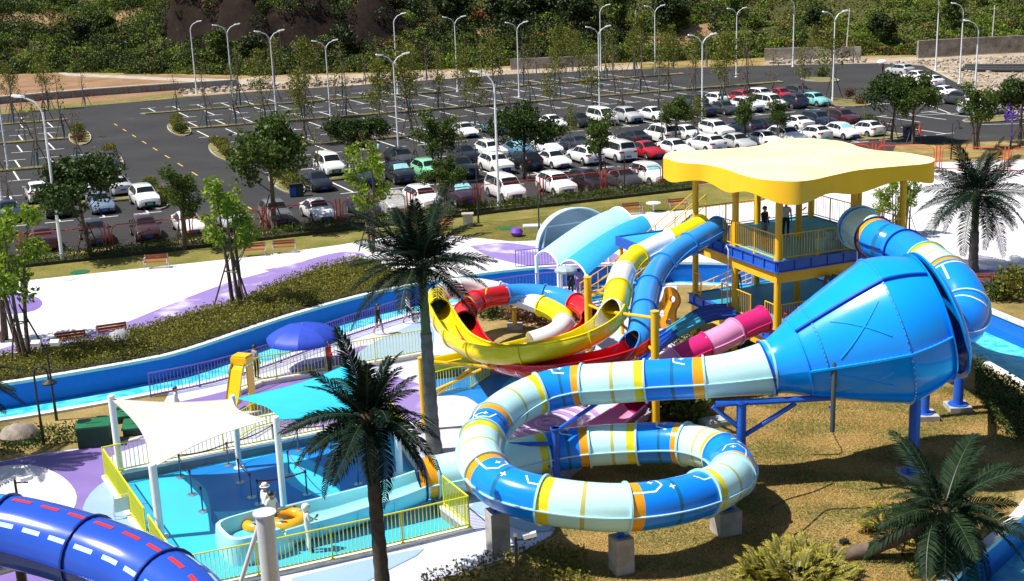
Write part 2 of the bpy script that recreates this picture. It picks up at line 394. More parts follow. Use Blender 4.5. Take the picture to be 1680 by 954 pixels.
for q in ([(68, 502), (112, 496), (108, 499), (70, 506)], [(72, 509), (128, 504), (122, 507), (75, 513)], [(55, 519), (95, 514), (90, 518), (58, 523)], [(20, 521), (48, 518), (44, 522), (22, 526)]):
    paint('brush_stroke_painting', pts(q), mat('blue_wash_paint', (0.42, 0.50, 0.75), .6, col2=(0.72, 0.72, 0.82), scale=1.4, lo=.4, hi=.6), 0.022, close=False)
# walk between river and lawn
walk = pts([(-80, 772), (0, 758), (60, 746), (140, 735), (200, 725), (238, 712), (258, 680)]) + [p for p in offset(RIV, -HW - 0.3) if -16.0 < p.x < 9.5 and p.y > 45] + \
    pts([(1110, 560), (1085, 640), (1062, 690), (985, 745), (935, 785), (922, 850), (905, 878), (860, 905), (790, 930), (690, 960), (520, 1010), (-80, 1010)])
wk = MB(); wk.prism(walk, None, 0.010, holes=[pad_poly]); struct('walkway', wk, M_WALK)
paint('purple_floor_painting', pts([(-60, 770), (0, 759), (60, 748), (140, 737), (232, 718), (252, 690), (264, 668), (360, 645), (470, 612), (560, 580), (604, 566), (600, 590), (520, 625), (430, 660), (330, 698), (235, 730), (178, 752), (178, 790), (150, 830), (120, 880), (90, 940), (60, 1000), (-60, 1000)]), M_PURPLE, 0.014)
paint('white_disc_floor_painting', pts([(-60, 790), (0, 766), (60, 765), (105, 785), (126, 815), (110, 850), (60, 880), (-60, 880)]), M_PLAZA, 0.018)
paint('pale_blue_floor_painting', pts([(176, 788), (184, 800), (206, 832), (228, 862), (200, 880), (150, 870), (135, 840), (150, 808)]), M_PALEBLUE, 0.018)
paint('pale_blue_floor_painting', pts([(606, 567), (640, 550), (692, 528), (712, 545), (700, 578), (640, 590), (580, 600), (560, 600)]), M_PALEBLUE, 0.026)
paint('pale_blue_floor_painting', pts([(480, 950), (560, 930), (640, 912), (700, 902), (640, 935), (580, 965), (480, 990)]), M_PALEBLUE, 0.030)
paint('pale_blue_floor_painting', pts([(768, 835), (800, 812), (850, 800), (920, 800), (920, 850), (895, 875), (860, 872), (800, 850)]), M_PALEBLUE, 0.030)
paint('lilac_floor_painting', pts([(500, 655), (560, 640), (640, 620), (700, 640), (690, 690), (640, 690), (560, 700), (480, 720), (450, 700)]), M_LILAC, 0.022)
paint('blue_floor_painting', pts([(700, 612), (780, 596), (860, 585), (915, 592), (905, 625), (850, 665), (800, 672), (760, 650), (700, 648)]), M_PADDEEP, 0.034)
paint('cyan_floor_painting', pts([(860, 605), (910, 596), (960, 596), (940, 615), (890, 625), (850, 650), (820, 640)]), M_PADBLUE, 0.038)
# ripple-ring splash area
cx = at(897, 694)
for k, r in enumerate((2.3, 1.75, 1.25, 0.8, 0.4)):
    ring = [(cx.x + r * math.cos(t * math.pi / 16), cx.y + r * 1.15 * math.sin(t * math.pi / 16)) for t in range(32)]
    inner = [(cx.x + (r - .26) * math.cos(t * math.pi / 16), cx.y + (r - .26) * 1.15 * math.sin(t * math.pi / 16)) for t in range(32)]
    b = MB(); b.prism(ring, None, 0.042, holes=[inner]); struct('ring_floor_painting', b, mat('mauve_floor_paint', (0.42, 0.22, 0.52), .6, var=.2))
# planted bed inside the coloured slides
paint('planted_bed', pts([(765, 512), (800, 500), (880, 498), (950, 508), (972, 530), (930, 552), (850, 566), (790, 560), (765, 540)]), M_DRY, 0.046)
# sunken blue pad and its kerb walls
p = MB(); p.prism(pad_poly, None, -0.30); struct('pool_pad', p, M_PADBLUE)
kw = MB(); kw.strip([q + Vector((0, 0, -0.32)) for q in pad_poly + pad_poly[:1]], [q + Vector((0, 0, 0.0)) for q in pad_poly + pad_poly[:1]])
struct('pad_kerb', kw, M_GREYW)
kt = MB(); po = offset(pad_poly + pad_poly[:1], 0.0)
def ring_offset(poly, d):
    n = len(poly); out = []
    for i in range(n):
        t = (poly[(i + 1) % n] - poly[i - 1]).normalized(); out.append(poly[i] + Vector((-t.y, t.x, 0)) * d)
    return out
sgn = 1 if sum(pad_poly[i].x * pad_poly[(i + 1) % 12].y - pad_poly[(i + 1) % 12].x * pad_poly[i].y for i in range(12)) > 0 else -1
ko = ring_offset(pad_poly, -0.32 * sgn)
kt.prism(ko, 0.0, 0.10, holes=[pad_poly]); struct('pad_kerb_top', kt, COPING)
def padpaint(poly, M, z):
    P = spline([Vector((q[0], q[1], 0)) for q in poly] + [Vector((poly[0][0], poly[0][1], 0))], .4)[:-1]
    b = MB(); b.prism(P, None, z); struct('pad_floor_painting', b, M)
padpaint(pts([(300, 772), (420, 752), (540, 722), (600, 712), (640, 752), (655, 775), (600, 800), (540, 812), (470, 830), (420, 850), (380, 872), (350, 862), (345, 830), (335, 800)], -.3), M_PADDEEP, -0.294)
padpaint(pts([(465, 745), (500, 752), (540, 775), (560, 808), (530, 818), (490, 805), (465, 785), (455, 760)], -.3), M_PADBLUE, -0.288)
padpaint(pts([(350, 840), (380, 868), (470, 835), (455, 825), (400, 838)], -.3), M_PADBLUE, -0.290)
# ------------------------------------------------------------------ car park: strips, lines, kerbs
R = random.Random(5)
KERB = mat('kerb_stone', (0.44, 0.42, 0.38), 0.8, var=0.2)
LINEM = mat('road_line_paint', (0.72, 0.72, 0.70), 0.6, col2=(0.42, 0.42, 0.42), scale=1.2, lo=.25, hi=.5)
YLINE = mat('yellow_line_paint', (0.62, 0.42, 0.10), 0.6, var=0.25)
def islet(name, poly):
    """A planted island: kerb ring and grass a little below its top."""
    b = MB(); P = [Vector((q[0], q[1], 0)) for q in poly]
    b.prism(P, 0.0, 0.12); o = struct(name, b, M_ISLE)
    n = len(P); c = sum(P, Vector()) / n
    k = MB(); inner = [q + (c - q).normalized() * 0.14 for q in P]
    k.prism(P[:], 0.0, 0.15, holes=[inner]); ko = k.build('kerb', KERB, o)
    return o
STRIPS = [108.0, 131.0, 153.0, 173.0]
def road_u(v): return 6.2 + (165 - v) * 0.105          # axis of the cross road
for v in STRIPS:
    c = road_u(v)
    for u0, u1 in ((-45, c - 4.6), (c + 4.6, 92 if v > 110 else 78)):
        if v > 150 and u0 > 0: u1 = 96 - (v - 150) * 0.25
        P = [lot(u0, v - .75), lot(u1 - .6, v - .75), lot(u1, v), lot(u1 - .6, v + .75), lot(u0, v + .75)] if u0 < 0 else [lot(u0, v), lot(u0 + .6, v - .75), lot(u1, v - .75), lot(u1, v + .75), lot(u0 + .6, v + .75)]
        islet('planting_strip', P)
# end islands beside the cross road, with shrubs on them later
ENDS = []
for v, d in ((108.0, 6.6), (131.0, 8.0), (153.0, 7.5)):
    c = road_u(v)
    for s in (-1, 1):
        cu = c + s * 5.6
        P = [lot(cu + 1.25 * math.cos(t * math.pi / 8), v + (d) * math.sin(t * math.pi / 8) * (0.9 if s > 0 else 1), 0.004) for t in range(16)]
        islet('planting_island', P); ENDS.append((cu, v, d))
for px, py, ru, rv in ((1385, 170, 2.6, 4.0), (1345, 132, 2.2, 3.5), (1640, 196, 4.5, 2.0), (1440, 226, 3.0, 1.6)):
    c = at(px, py); u, v = lot_uv(c)
    islet('planting_island', [lot(u + ru * math.cos(t * math.pi / 8), v + rv * math.sin(t * math.pi / 8)) for t in range(16)])
# parking lines: long sides and T-ends of the stalls, each a thin sheet of its own
def unit_line(L, W):
    b = MB(); b.add([(-W / 2, 0, 0), (W / 2, 0, 0), (W / 2, L, 0), (-W / 2, L, 0)], [(0, 1, 2, 3)]); return b.mesh('parking_line', LINEM)
LONG, SHORT = unit_line(6.2, 0.16), unit_line(2.1, 0.16)
nl = 0
def put_line(u, v, me, across=False):
    p = lot(u, v, 0.011)
    if not inside(p, LOT_POLY): return
    o = link('parking_line', me, ASPHALT, p, (0, 0, ALPHA + (math.pi / 2 if across else 0.10)))
ROWS = [(88.6, 0), (100.8, 1), (109.0, 0), (124.0, 1), (132.0, 0), (144.2, 1), (153.9, 0), (165.6, 1), (173.9, 0)]
for v0, openside in ROWS:
    c = road_u(v0 + 2.5); u = -31.0
    while u < 92:
        if abs(u - c) > 6.4 and not (v0 > 130 and u > 84) and not (v0 < 105 and v0 > 95 and u > 82):
            put_line(u + .3, v0, LONG)
            if v0 > 95:
                ve = v0 if openside else v0 + 6.2
                put_line(u + (1.3 if openside else .7), ve, SHORT, True)
        u += 3.3
dm = MB(); dm.add([(-.07, 0, 0), (.07, 0, 0), (.07, 2.4, 0), (-.07, 2.4, 0)], [(0, 1, 2, 3)]); dme = dm.mesh('centre_dash', YLINE)
for k in range(11):
    v = 98 + k * 6.4; p = lot(road_u(v), v, 0.011); link('centre_dash', dme, ASPHALT, p, (0, 0, ALPHA + 0.105))
for (p0, p1) in (((1610, 205), (1680, 203)), ((1490, 190), (1580, 186)), ((1505, 165), (1560, 187))):
    a_, b_ = at(*p0), at(*p1); t = (b_ - a_).normalized(); nrm = Vector((-t.y, t.x, 0)) * .07
    q = MB(); q.add([a_ - nrm, b_ - nrm, b_ + nrm, a_ + nrm], [(0, 1, 2, 3)]); o = q.build('parking_line', LINEM, ASPHALT); o.location.z = 0.011 - ASPHALT.location.z

# ------------------------------------------------------------------ lamp posts of the car park
LAMPW = mat('lamp_post_white', (0.78, 0.80, 0.84), 0.35, var=0.06)
LENS = mat('lamp_lens', (0.75, 0.78, 0.82), 0.2, var=0)
def lamp_proto(name, arms):
    t = thing(name, '', 'street lamp', group='white lamp posts of the car park')
    b = MB(); b.cyl((0, 0, 0.0), (0, 0, 9.1), .115, .06, 10); b.build('pole', LAMPW, t, True)
    b = MB(); b.cyl((0, 0, 0), (0, 0, .10), .24, .24, 10); b.cyl((0, 0, .10), (0, 0, .55), .15, .15, 10); b.build('base', LAMPW, t, True)
    for s in arms:
        b = MB(); b.pipe([(0, 0, 8.9), (s * .12, 0, 9.35), (s * .45, 0, 9.75), (s * 1.0, 0, 10.0)], [.06, .055, .05, .045], 8); b.build('arm', LAMPW, t, True)
        h = MB(); h.add([(s * .9, -.07, 10.0), (s * 1.1, -.15, 10.0), (s * 1.65, -.14, 10.1), (s * 1.7, 0, 10.11), (s * 1.65, .14, 10.1), (s * 1.1, .15, 10.0), (s * .9, .07, 10.0),
                         (s * .92, -.05, 10.1), (s * 1.12, -.11, 10.13), (s * 1.6, -.1, 10.2), (s * 1.66, 0, 10.2), (s * 1.6, .1, 10.2), (s * 1.12, .11, 10.13), (s * .92, .05, 10.1)],
                        [(0, 1, 2, 3, 4, 5, 6), (13, 12, 11, 10, 9, 8, 7)] + [(i, (i + 1) % 7, 7 + (i + 1) % 7, 7 + i) for i in range(7)])
        hd = h.build('lamp_head', LAMPW, t)
        l = MB(); l.box((s * 1.35, 0, 10.03), (.42, .2, .05)); l.build('lens', LENS, hd)
    remember(t); return t
L2 = lamp_proto('street_lamp', (-1, 1)); L1 = lamp_proto('street_lamp', (-1,))
used = {}
def put_lamp(proto, px, py, top, label, rz=None):
    p = at(px, py); h = lift(px, py, top); s = h / 10.15
    rz = ALPHA + math.radians(0) if rz is None else rz
    if proto.name in used: o = dup(proto, p, rz, label, (s, s, s))
    else: o = proto; used[proto.name] = 1; o.location = p; o.rotation_euler = (0, 0, rz); o.scale = (s, s, s); o['label'] = label
    return o
dbl = [(384, 178, 40), (455, 203, 50), (543, 200, 66), (655, 262, 88), (751, 151, 27), (852, 160, 36), (984, 182, 43), (1075, 125, 9), (1152, 217, 56), (1208, 127, 13), (1366, 168, 18)]
for i, (x, y, t) in enumerate(dbl): put_lamp(L2, x, y, t, 'white two-armed street lamp, %s from the left in the car park' % ORD[i])
sgl = [(323, 155, 35, 3.3, 'tall white one-armed street lamp near the rubble at the left end of the far row'), (103, 430, 155, 0.05, 'white one-armed street lamp rising from the hedge by the red fence at left'),
       (819, 345, 115, 0.05, 'white one-armed street lamp rising from the hedge by the red fence near mid picture'), (653, 155, 22, 3.3, 'white one-armed street lamp behind the two-armed lamp near mid picture'),
       (986, 118, 8, 3.3, 'white one-armed street lamp by the far kerb under the wooded slope'), (1301, 110, -4, 0.1, 'white one-armed street lamp by the far kerb behind the red cars'),
       (1535, 116, -10, 0.1, 'white one-armed street lamp behind the right-hand parked cars beside the stone wall'), (1574, 138, 4, 0.1, 'white one-armed street lamp on the rubble, left of the last one'),
       (1597, 196, 32, 0.1, 'white one-armed street lamp beside the white car at the right edge'), (14, 280, 110, 0.1, 'white one-armed street lamp at the left edge of the picture, the nearer one'), (3, 330, 190, 0.1, 'white one-armed street lamp post cut by the left edge of the picture')]
for x, y, t, rz, lb in sgl: put_lamp(L1, x, y, t, lb, rz)
# ------------------------------------------------------------------ cars
GLASS = mat('car_glass', (0.010, 0.014, 0.016), 0.08, var=0, spec=0.35)
TYRE = mat('tyre_rubber', (0.014, 0.014, 0.015), 0.8, var=0.2)
RIM = mat('alloy_rim', (0.45, 0.46, 0.48), 0.3, metal=0.8, var=0.15, scale=14)
TRIM = mat('black_trim', (0.02, 0.02, 0.022), 0.5, var=0.2)
HEADL = mat('headlamp_glass', (0.26, 0.29, 0.32), 0.12, var=0.2, scale=20, coat=.6)
TAILL = mat('tail_lamp_red', (0.50, 0.012, 0.015), 0.18, var=0.2, coat=.6)
PLB = mat('blue_plate', (0.02, 0.09, 0.55), 0.4, var=0); PLG = mat('green_plate', (0.10, 0.48, 0.22), 0.4, var=0)
SHADE = mat('sunshade_foil', (0.30, 0.62, 0.66), 0.3, var=0.25, scale=6)
PAINTS = {
 'white': (0.82, 0.82, 0.82), 'pearl white': (0.76, 0.76, 0.74), 'black': (0.012, 0.012, 0.015), 'dark blue': (0.018, 0.028, 0.055), 'grey': (0.14, 0.14, 0.145),
 'silver': (0.45, 0.46, 0.47), 'brown': (0.055, 0.022, 0.018), 'plum': (0.04, 0.02, 0.03), 'blue-grey': (0.16, 0.22, 0.31), 'blue': (0.10, 0.22, 0.33),
 'red': (0.40, 0.012, 0.02), 'mint green': (0.22, 0.60, 0.34), 'turquoise': (0.22, 0.55, 0.55), 'maroon': (0.07, 0.015, 0.018), 'dark grey': (0.045, 0.046, 0.05)}
PM = {k: mat(k.replace(' ', '_').replace('-', '_') + '_car_paint', c, 0.28, var=0.06, coat=0.8, scale=1.0) for k, c in PAINTS.items()}
# stations: y, half width, sill z, belt z, roof z, roof half width ; indices of windscreen base/top and rear window top/base
CARS = {
 'sedan': dict(L=4.62, st=[(-2.31, .66, .34, .50, .54, .5), (-2.20, .80, .22, .64, .69, .66), (-1.90, .885, .20, .74, .82, .72), (-1.30, .905, .20, .83, .94, .74), (-0.92, .905, .20, .90, 1.00, .72),
        (-0.22, .90, .20, .94, 1.41, .57), (0.28, .90, .20, .95, 1.475, .585), (0.85, .90, .20, .96, 1.42, .56), (1.50, .90, .20, .98, 1.09, .66), (2.0, .87, .21, .97, 1.035, .68), (2.24, .80, .26, .90, .95, .66), (2.31, .72, .34, .62, .66, .6)], wi=(4, 5, 7, 8), wy=(-1.42, 1.33)),
 'hatchback': dict(L=4.15, st=[(-2.07, .64, .36, .54, .58, .5), (-1.97, .78, .22, .70, .75, .64), (-1.68, .87, .20, .82, .90, .70), (-1.15, .89, .20, .90, 1.0, .72), (-0.85, .89, .20, .95, 1.06, .70),
        (-0.25, .885, .20, .98, 1.46, .58), (0.35, .885, .20, 1.0, 1.54, .60), (1.15, .88, .20, 1.03, 1.50, .58), (1.72, .87, .20, 1.06, 1.14, .64), (1.92, .84, .24, 1.0, 1.05, .66), (2.03, .79, .28, .72, .76, .64), (2.07, .74, .34, .5, .54, .6)], wi=(4, 5, 7, 8), wy=(-1.28, 1.26)),
 'SUV': dict(L=4.65, st=[(-2.32, .70, .40, .66, .70, .56), (-2.24, .84, .26, .84, .90, .70), (-1.92, .92, .24, .96, 1.06, .76), (-1.30, .94, .24, 1.02, 1.13, .78), (-0.95, .94, .24, 1.07, 1.18, .76),
        (-0.35, .935, .24, 1.10, 1.61, .63), (0.35, .93, .24, 1.12, 1.69, .65), (1.55, .92, .24, 1.15, 1.64, .63), (2.06, .91, .24, 1.17, 1.28, .70), (2.22, .89, .27, 1.08, 1.14, .72), (2.30, .85, .32, .80, .84, .70), (2.33, .80, .38, .56, .60, .66)], wi=(4, 5, 7, 8), wy=(-1.42, 1.38)),
 'van': dict(L=4.9, st=[(-2.45, .70, .38, .68, .72, .56), (-2.36, .84, .24, .88, .94, .70), (-2.05, .90, .22, 1.02, 1.12, .74), (-1.70, .92, .22, 1.08, 1.20, .75), (-1.45, .92, .22, 1.10, 1.24, .75),
        (-0.75, .92, .22, 1.12, 1.80, .68), (0.2, .92, .22, 1.13, 1.90, .70), (2.05, .91, .22, 1.14, 1.84, .68), (2.36, .90, .22, 1.15, 1.26, .74), (2.42, .88, .27, 1.08, 1.12, .74), (2.45, .85, .32, .80, .84, .70), (2.46, .80, .38, .56, .60, .66)], wi=(4, 5, 7, 8), wy=(-1.55, 1.5)),
}
def car_proto(kind):
    C = CARS[kind]; st = C['st']; a, b_, c, d = C['wi']
    t = thing('parked_car', '', 'car', group='cars parked in the car park')
    def sect(s):
        y, w, z0, zb, zr, wr = s; zm = z0 + (zb - z0) * .55
        half = [(w * .90, z0), (w * .985, z0 + .10), (w, zm), (w * .955, zb), (wr, zr - .045), (wr * .82, zr), (0, zr + .025)]
        return [Vector((x, y, z)) for x, z in half] + [Vector((-x, y, z)) for x, z in half[-2::-1]]
    S = [sect(s) for s in st]; n = len(S[0]); B = MB()
    B.add([p for s in S for p in s], [(i * n + j, i * n + j + 1, (i + 1) * n + j + 1, (i + 1) * n + j) for i in range(len(S) - 1) for j in range(n - 1)] + [tuple(range(n)), tuple((len(S) - 1) * n + j for j in range(n - 1, -1, -1))])
    B.box((0, 0, st[4][2] + .03), (st[4][1] * 1.7, C['L'] * .9, .06), mi=1)
    wy = C['wy']; R_ = .34 if kind in ('SUV', 'van') else .315; W = st[4][1]
    for y in wy:
        for s in (-1, 1): B.cyl((s * (W - .26), y, R_ + .02), (s * (W + .006), y, R_ + .02), R_ + .075, R_ + .075, 18, mi=1)
    B.build('body', [PM['white'], TRIM], t, True)
    def pane(name, quads, shrink=.07, out=.012):
        q = MB()
        for Q in quads:
            cen = sum(Q, Vector()) / len(Q); nn = (Q[1] - Q[0]).cross(Q[2] - Q[0]).normalized()
            if nn.dot(cen - Vector((0, cen.y * .5, .8))) < 0: nn = -nn; Q = Q[::-1]
            q.add([p + (cen - p) * shrink + nn * out for p in Q], [tuple(range(len(Q)))])
        return q.build(name, GLASS, t)
    L, Rr = 4, n - 5     # roof-edge points left and right
    def screen(name, s0, s1, lo=.10, hi=.93):
        A, Bq = S[s0][4:n - 4], S[s1][4:n - 4]; q = MB(); low = [p.lerp(r_, lo) for p, r_ in zip(A, Bq)]; top = [p.lerp(r_, hi) for p, r_ in zip(A, Bq)]; m_ = len(low)
        for L_ in (low, top): L_[0] = L_[0].lerp(L_[1], .35); L_[-1] = L_[-1].lerp(L_[-2], .35)
        nn = (low[m_ // 2 + 1] - low[m_ // 2]).cross(top[m_ // 2] - low[m_ // 2]).normalized(); nn = nn if nn.z > 0 else -nn
        q.strip([p + nn * .014 for p in low], [p + nn * .014 for p in top]); q.build(name, GLASS, t)
    screen('windscreen', a, b_); screen('rear_window', d, c)
    for s in (0, 1):
        i3, i4 = (3, 4) if s == 0 else (n - 4, n - 5); qs = []
        for k in range(a, d):
            A, Bq, Cq, D = S[k][i3], S[k + 1][i3], S[k + 1][i4], S[k][i4]
            if k == a: qs.append([A.lerp(Bq, .25), Bq, Cq.lerp(Bq, .12), D.lerp(Cq, .35)])
            elif k == d - 1: qs.append([A, A.lerp(Bq, .55), Cq.lerp(D, .62), D.lerp(A, .12)])
            else: qs.append([A, Bq, Cq.lerp(Bq, .12), D.lerp(A, .12)])
        pane('side_window', qs, .055, .012)
    f = st[1]; r = st[-2]
    for s in (-1, 1):
        h = MB(); h.add([(s * f[1] * .50, f[0] - .045, f[3] - .03), (s * f[1] * .96, f[0] + .10, f[3] + .02), (s * f[1] * .97, f[0] + .10, f[3] - .13), (s * f[1] * .52, f[0] - .06, f[3] - .12), (s * f[1] * 1.06, f[0] + .36, f[3] + .05), (s * f[1] * 1.05, f[0] + .34, f[3] - .04)],
                         [(0, 1, 2, 3), (1, 4, 5, 2)]); h.build('headlight', HEADL, t)
        h = MB(); y = r[0]; zt = st[-3][3]; h.add([(s * r[1] * .55, y + .03, zt - .02), (s * st[-3][1] * 1.0, st[-3][0] + .02, zt - .0), (s * st[-3][1] * 1.015, st[-3][0] + .0, zt - .17), (s * r[1] * .55, y + .06, zt - .16), (s * st[-3][1] * 1.03, st[-3][0] - .22, zt), (s * st[-3][1] * 1.03, st[-3][0] - .2, zt - .12)],
                         [(0, 1, 2, 3), (1, 4, 5, 2)]); h.build('tail_light', TAILL, t)
        mr = MB(); ym = st[a][0] + .28; mr.box((s * (W + .10), ym, st[a][3] + .09), (.20, .11, .13)); mr.box((s * (W - .01), ym + .02, st[a][3] + .05), (.1, .05, .04)); mr.build('mirror', PM['white'], t)
    g_ = MB(); g_.box((0, st[0][0] - .01, (f[2] + f[3]) / 2 - .02), (f[1] * .95, .07, (f[3] - f[2]) * .42)); g_.box((0, st[0][0] + .03, f[2] + .09), (f[1] * 1.5, .08, .09)); g_.build('grille', TRIM, t)
    for y, z, rot in ((st[0][0] - .055, (f[2] + f[3]) / 2 - .03, 0), (st[-1][0] + .015, st[-1][3] + .02, 1)):
        q = MB(); q.box((0, y, z), (.46, .02, .15)); q.build('number_plate', PLB, t)
    tw = MB(); tw.cyl((-.105, 0, 0), (.105, 0, 0), R_, R_, 18); tme = tw.mesh('tyre', TYRE, True)
    rw = MB(); rw.cyl((-.112, 0, 0), (.112, 0, 0), R_ * .66, R_ * .66, 14)
    for k in range(5):
        an = k * 2 * math.pi / 5
        for s in (-1, 1): rw.box((s * .113, math.cos(an) * R_ * .33, math.sin(an) * R_ * .33), (.012, .06, R_ * .6), M=Matrix.Rotation(an - math.pi / 2, 3, 'X'))
    rme = rw.mesh('rim', RIM, True)
    for y in wy:
        for s in (-1, 1):
            o = link('wheel', tme, t, (s * (W - .085), y, R_)); link('rim', rme, o)
    remember(t); return t
PROTO = {k: car_proto(k) for k in CARS}
pused = set()
ROWNAME = {'A': 'the row along the red fence', 'B': 'second row from the red fence', 'C': 'third row from the red fence', 'D': 'fourth row from the red fence', 'E': 'fifth row from the red fence', 'G': 'rightmost block beside the rubble'}
ROWV = {'A': 91.6, 'B': 104.1, 'C': 111.8, 'D': 127.6, 'E': 134.9}
def place_car(kind, colour, pos, rz, label, plate='b', shade=False, scale=1.0):
    pr = PROTO[kind]
    if kind in pused: o = dup(pr, pos, rz, label, scale); cs = list(o.children) if False else [c for c in bpy_children(o)]
    else: pused.add(kind); o = pr; o.location = pos; o.rotation_euler = (0, 0, rz); o.scale = (scale,) * 3; o['label'] = label; cs = TREE[pr.name]
    for c in cs:
        nm = c.name.split('.')[0]
        if nm in ('body', 'mirror'):
            c.material_slots[0].link = 'OBJECT'; c.material_slots[0].material = PM[colour]
        if nm == 'number_plate': c.material_slots[0].link = 'OBJECT'; c.material_slots[0].material = PLG if plate == 'g' else PLB
        if nm == 'windscreen': c.material_slots[0].link = 'OBJECT'; c.material_slots[0].material = SHADE if shade else GLASS
    return o
LASTKIDS = []
def bpy_children(o): return list(LASTKIDS)
def dup(root, loc, rz=0.0, label=None, scale=None):
    r = root.copy(); COL.objects.link(r); r.location = loc; r.rotation_euler = (0, 0, rz); LASTKIDS.clear()
    if scale: r.scale = (scale,) * 3 if not hasattr(scale, '__len__') else scale
    if label: r['label'] = label
    for c in TREE.get(root.name, []):
        d = c.copy(); COL.objects.link(d); d.parent = r; LASTKIDS.append(d)
        for g in TREE.get(c.name, []):
            h = g.copy(); COL.objects.link(h); h.parent = d
    return r
# (row, photo x of the car's middle, kind, colour, facing, plate, sunshade)
CARLIST = [
 ('A', -40, 'sedan', 'grey', 'f', 'b', 0), ('A', 68, 'sedan', 'maroon', 'b', 'b', 1), ('A', 155, 'hatchback', 'dark grey', 'f', 'b', 0), ('A', 238, 'hatchback', 'brown', 'f', 'b', 0), ('A', 308, 'sedan', 'white', 'f', 'b', 0), ('A', 378, 'hatchback', 'silver', 'f', 'b', 0),
 ('A', 452, 'SUV', 'grey', 'f', 'b', 0), ('A', 521, 'sedan', 'white', 'f', 'b', 0), ('A', 596, 'sedan', 'dark blue', 'f', 'b', 0), ('A', 694, 'SUV', 'white', 'f', 'b', 0), ('A', 755, 'SUV', 'plum', 'f', 'b', 1),
 ('A', 829, 'van', 'white', 'f', 'b', 0), ('A', 913, 'SUV', 'white', 'f', 'b', 0), ('A', 965, 'SUV', 'black', 'f', 'b', 0), ('A', 1022, 'hatchback', 'dark grey', 'f', 'b', 0), ('A', 1066, 'SUV', 'white', 'f', 'b', 1),
 ('B', 14, 'sedan', 'dark blue', 'f', 'b', 0), ('B', 92, 'SUV', 'black', 'f', 'g', 0), ('B', 164, 'sedan', 'blue-grey', 'f', 'b', 0), ('B', 237, 'SUV', 'white', 'f', 'g', 0), ('B', 520, 'sedan', 'black', 'f', 'b', 0), ('B', 598, 'SUV', 'dark blue', 'f', 'b', 0),
 ('B', 655, 'SUV', 'black', 'f', 'b', 1), ('B', 703, 'SUV', 'mint green', 'f', 'g', 0), ('B', 755, 'SUV', 'black', 'f', 'b', 0), ('B', 814, 'SUV', 'white', 'f', 'b', 0), ('B', 860, 'SUV', 'black', 'b', 'b', 0), ('B', 908, 'sedan', 'white', 'f', 'b', 0),
 ('B', 960, 'SUV', 'white', 'b', 'b', 0), ('B', 1012, 'van', 'white', 'b', 'b', 0), ('B', 1060, 'sedan', 'red', 'f', 'b', 0), ('B', 1108, 'sedan', 'white', 'f', 'b', 0), ('B', 1158, 'SUV', 'white', 'b', 'b', 0), ('B', 1210, 'sedan', 'silver', 'f', 'b', 0), ('B', 1255, 'sedan', 'white', 'f', 'b', 0), ('B', 1290, 'SUV', 'white', 'f', 'b', 0), ('B', 1334, 'hatchback', 'pearl white', 'b', 'g', 0), ('B', 1382, 'hatchback', 'white', 'f', 'b', 1), ('B', 1420, 'hatchback', 'white', 'b', 'g', 0),
 ('C', 62, 'SUV', 'white', 'b', 'b', 0), ('C', 130, 'sedan', 'white', 'b', 'b', 0), ('C', 195, 'sedan', 'silver', 'b', 'b', 0), ('C', 540, 'van', 'white', 'f', 'g', 0), ('C', 658, 'SUV', 'dark grey', 'f', 'b', 0), ('C', 762, 'sedan', 'black', 'f', 'b', 0), ('C', 806, 'SUV', 'white', 'f', 'b', 0), ('C', 850, 'sedan', 'blue', 'f', 'b', 1), ('C', 897, 'sedan', 'white', 'f', 'b', 0), ('C', 942, 'sedan', 'dark blue', 'b', 'b', 0), ('C', 990, 'SUV', 'white', 'f', 'b', 0), ('C', 1040, 'sedan', 'black', 'b', 'b', 0), ('C', 1085, 'van', 'white', 'b', 'b', 0), ('C', 1128, 'sedan', 'white', 'f', 'b', 0), ('C', 1175, 'SUV', 'white', 'f', 'b', 0), ('C', 1222, 'SUV', 'dark blue', 'b', 'b', 0), ('C', 1262, 'sedan', 'black', 'f', 'b', 0), ('C', 1306, 'sedan', 'white', 'b', 'b', 0), ('C', 1342, 'SUV', 'dark blue', 'f', 'b', 0), ('C', 1382, 'SUV', 'maroon', 'f', 'b', 0),
 ('D', 178, 'sedan', 'dark blue', 'f', 'b', 0), ('D', 586, 'SUV', 'black', 'f', 'b', 1), ('D', 762, 'sedan', 'white', 'f', 'b', 0), ('D', 810, 'hatchback', 'blue', 'b', 'b', 0), ('D', 906, 'sedan', 'white', 'f', 'b', 0), ('D', 950, 'sedan', 'black', 'f', 'b', 0), ('D', 988, 'van', 'white', 'f', 'b', 0), ('D', 1030, 'SUV', 'silver', 'f', 'b', 0), ('D', 1072, 'sedan', 'white', 'f', 'b', 0), ('D', 1112, 'sedan', 'black', 'f', 'b', 0), ('D', 1150, 'sedan', 'dark blue', 'b', 'b', 0), ('D', 1188, 'sedan', 'dark grey', 'f', 'b', 0), ('D', 1226, 'SUV', 'white', 'f', 'b', 0), ('D', 1262, 'van', 'white', 'f', 'b', 0), ('D', 1298, 'SUV', 'dark blue', 'b', 'b', 0), ('D', 1338, 'hatchback', 'turquoise', 'f', 'g', 0),
 ('E', 1136, 'SUV', 'dark grey', 'b', 'b', 0), ('E', 1172, 'SUV', 'white', 'b', 'b', 0), ('E', 1212, 'SUV', 'red', 'b', 'b', 0), ('E', 1250, 'SUV', 'white', 'f', 'b', 0), ('E', 1282, 'sedan', 'red', 'f', 'b', 0), ('E', 1312, 'SUV', 'dark grey', 'f', 'b', 0)]
def on_row(px, v):
    """Place on a parking row that shows at photo column px."""
    lo, hi = -60.0, 140.0
    for _ in range(40):
        mid = (lo + hi) / 2
        if proj(lot(mid, v, .7))[0] < px: lo = mid
        else: hi = mid
    return lot(lo, v)
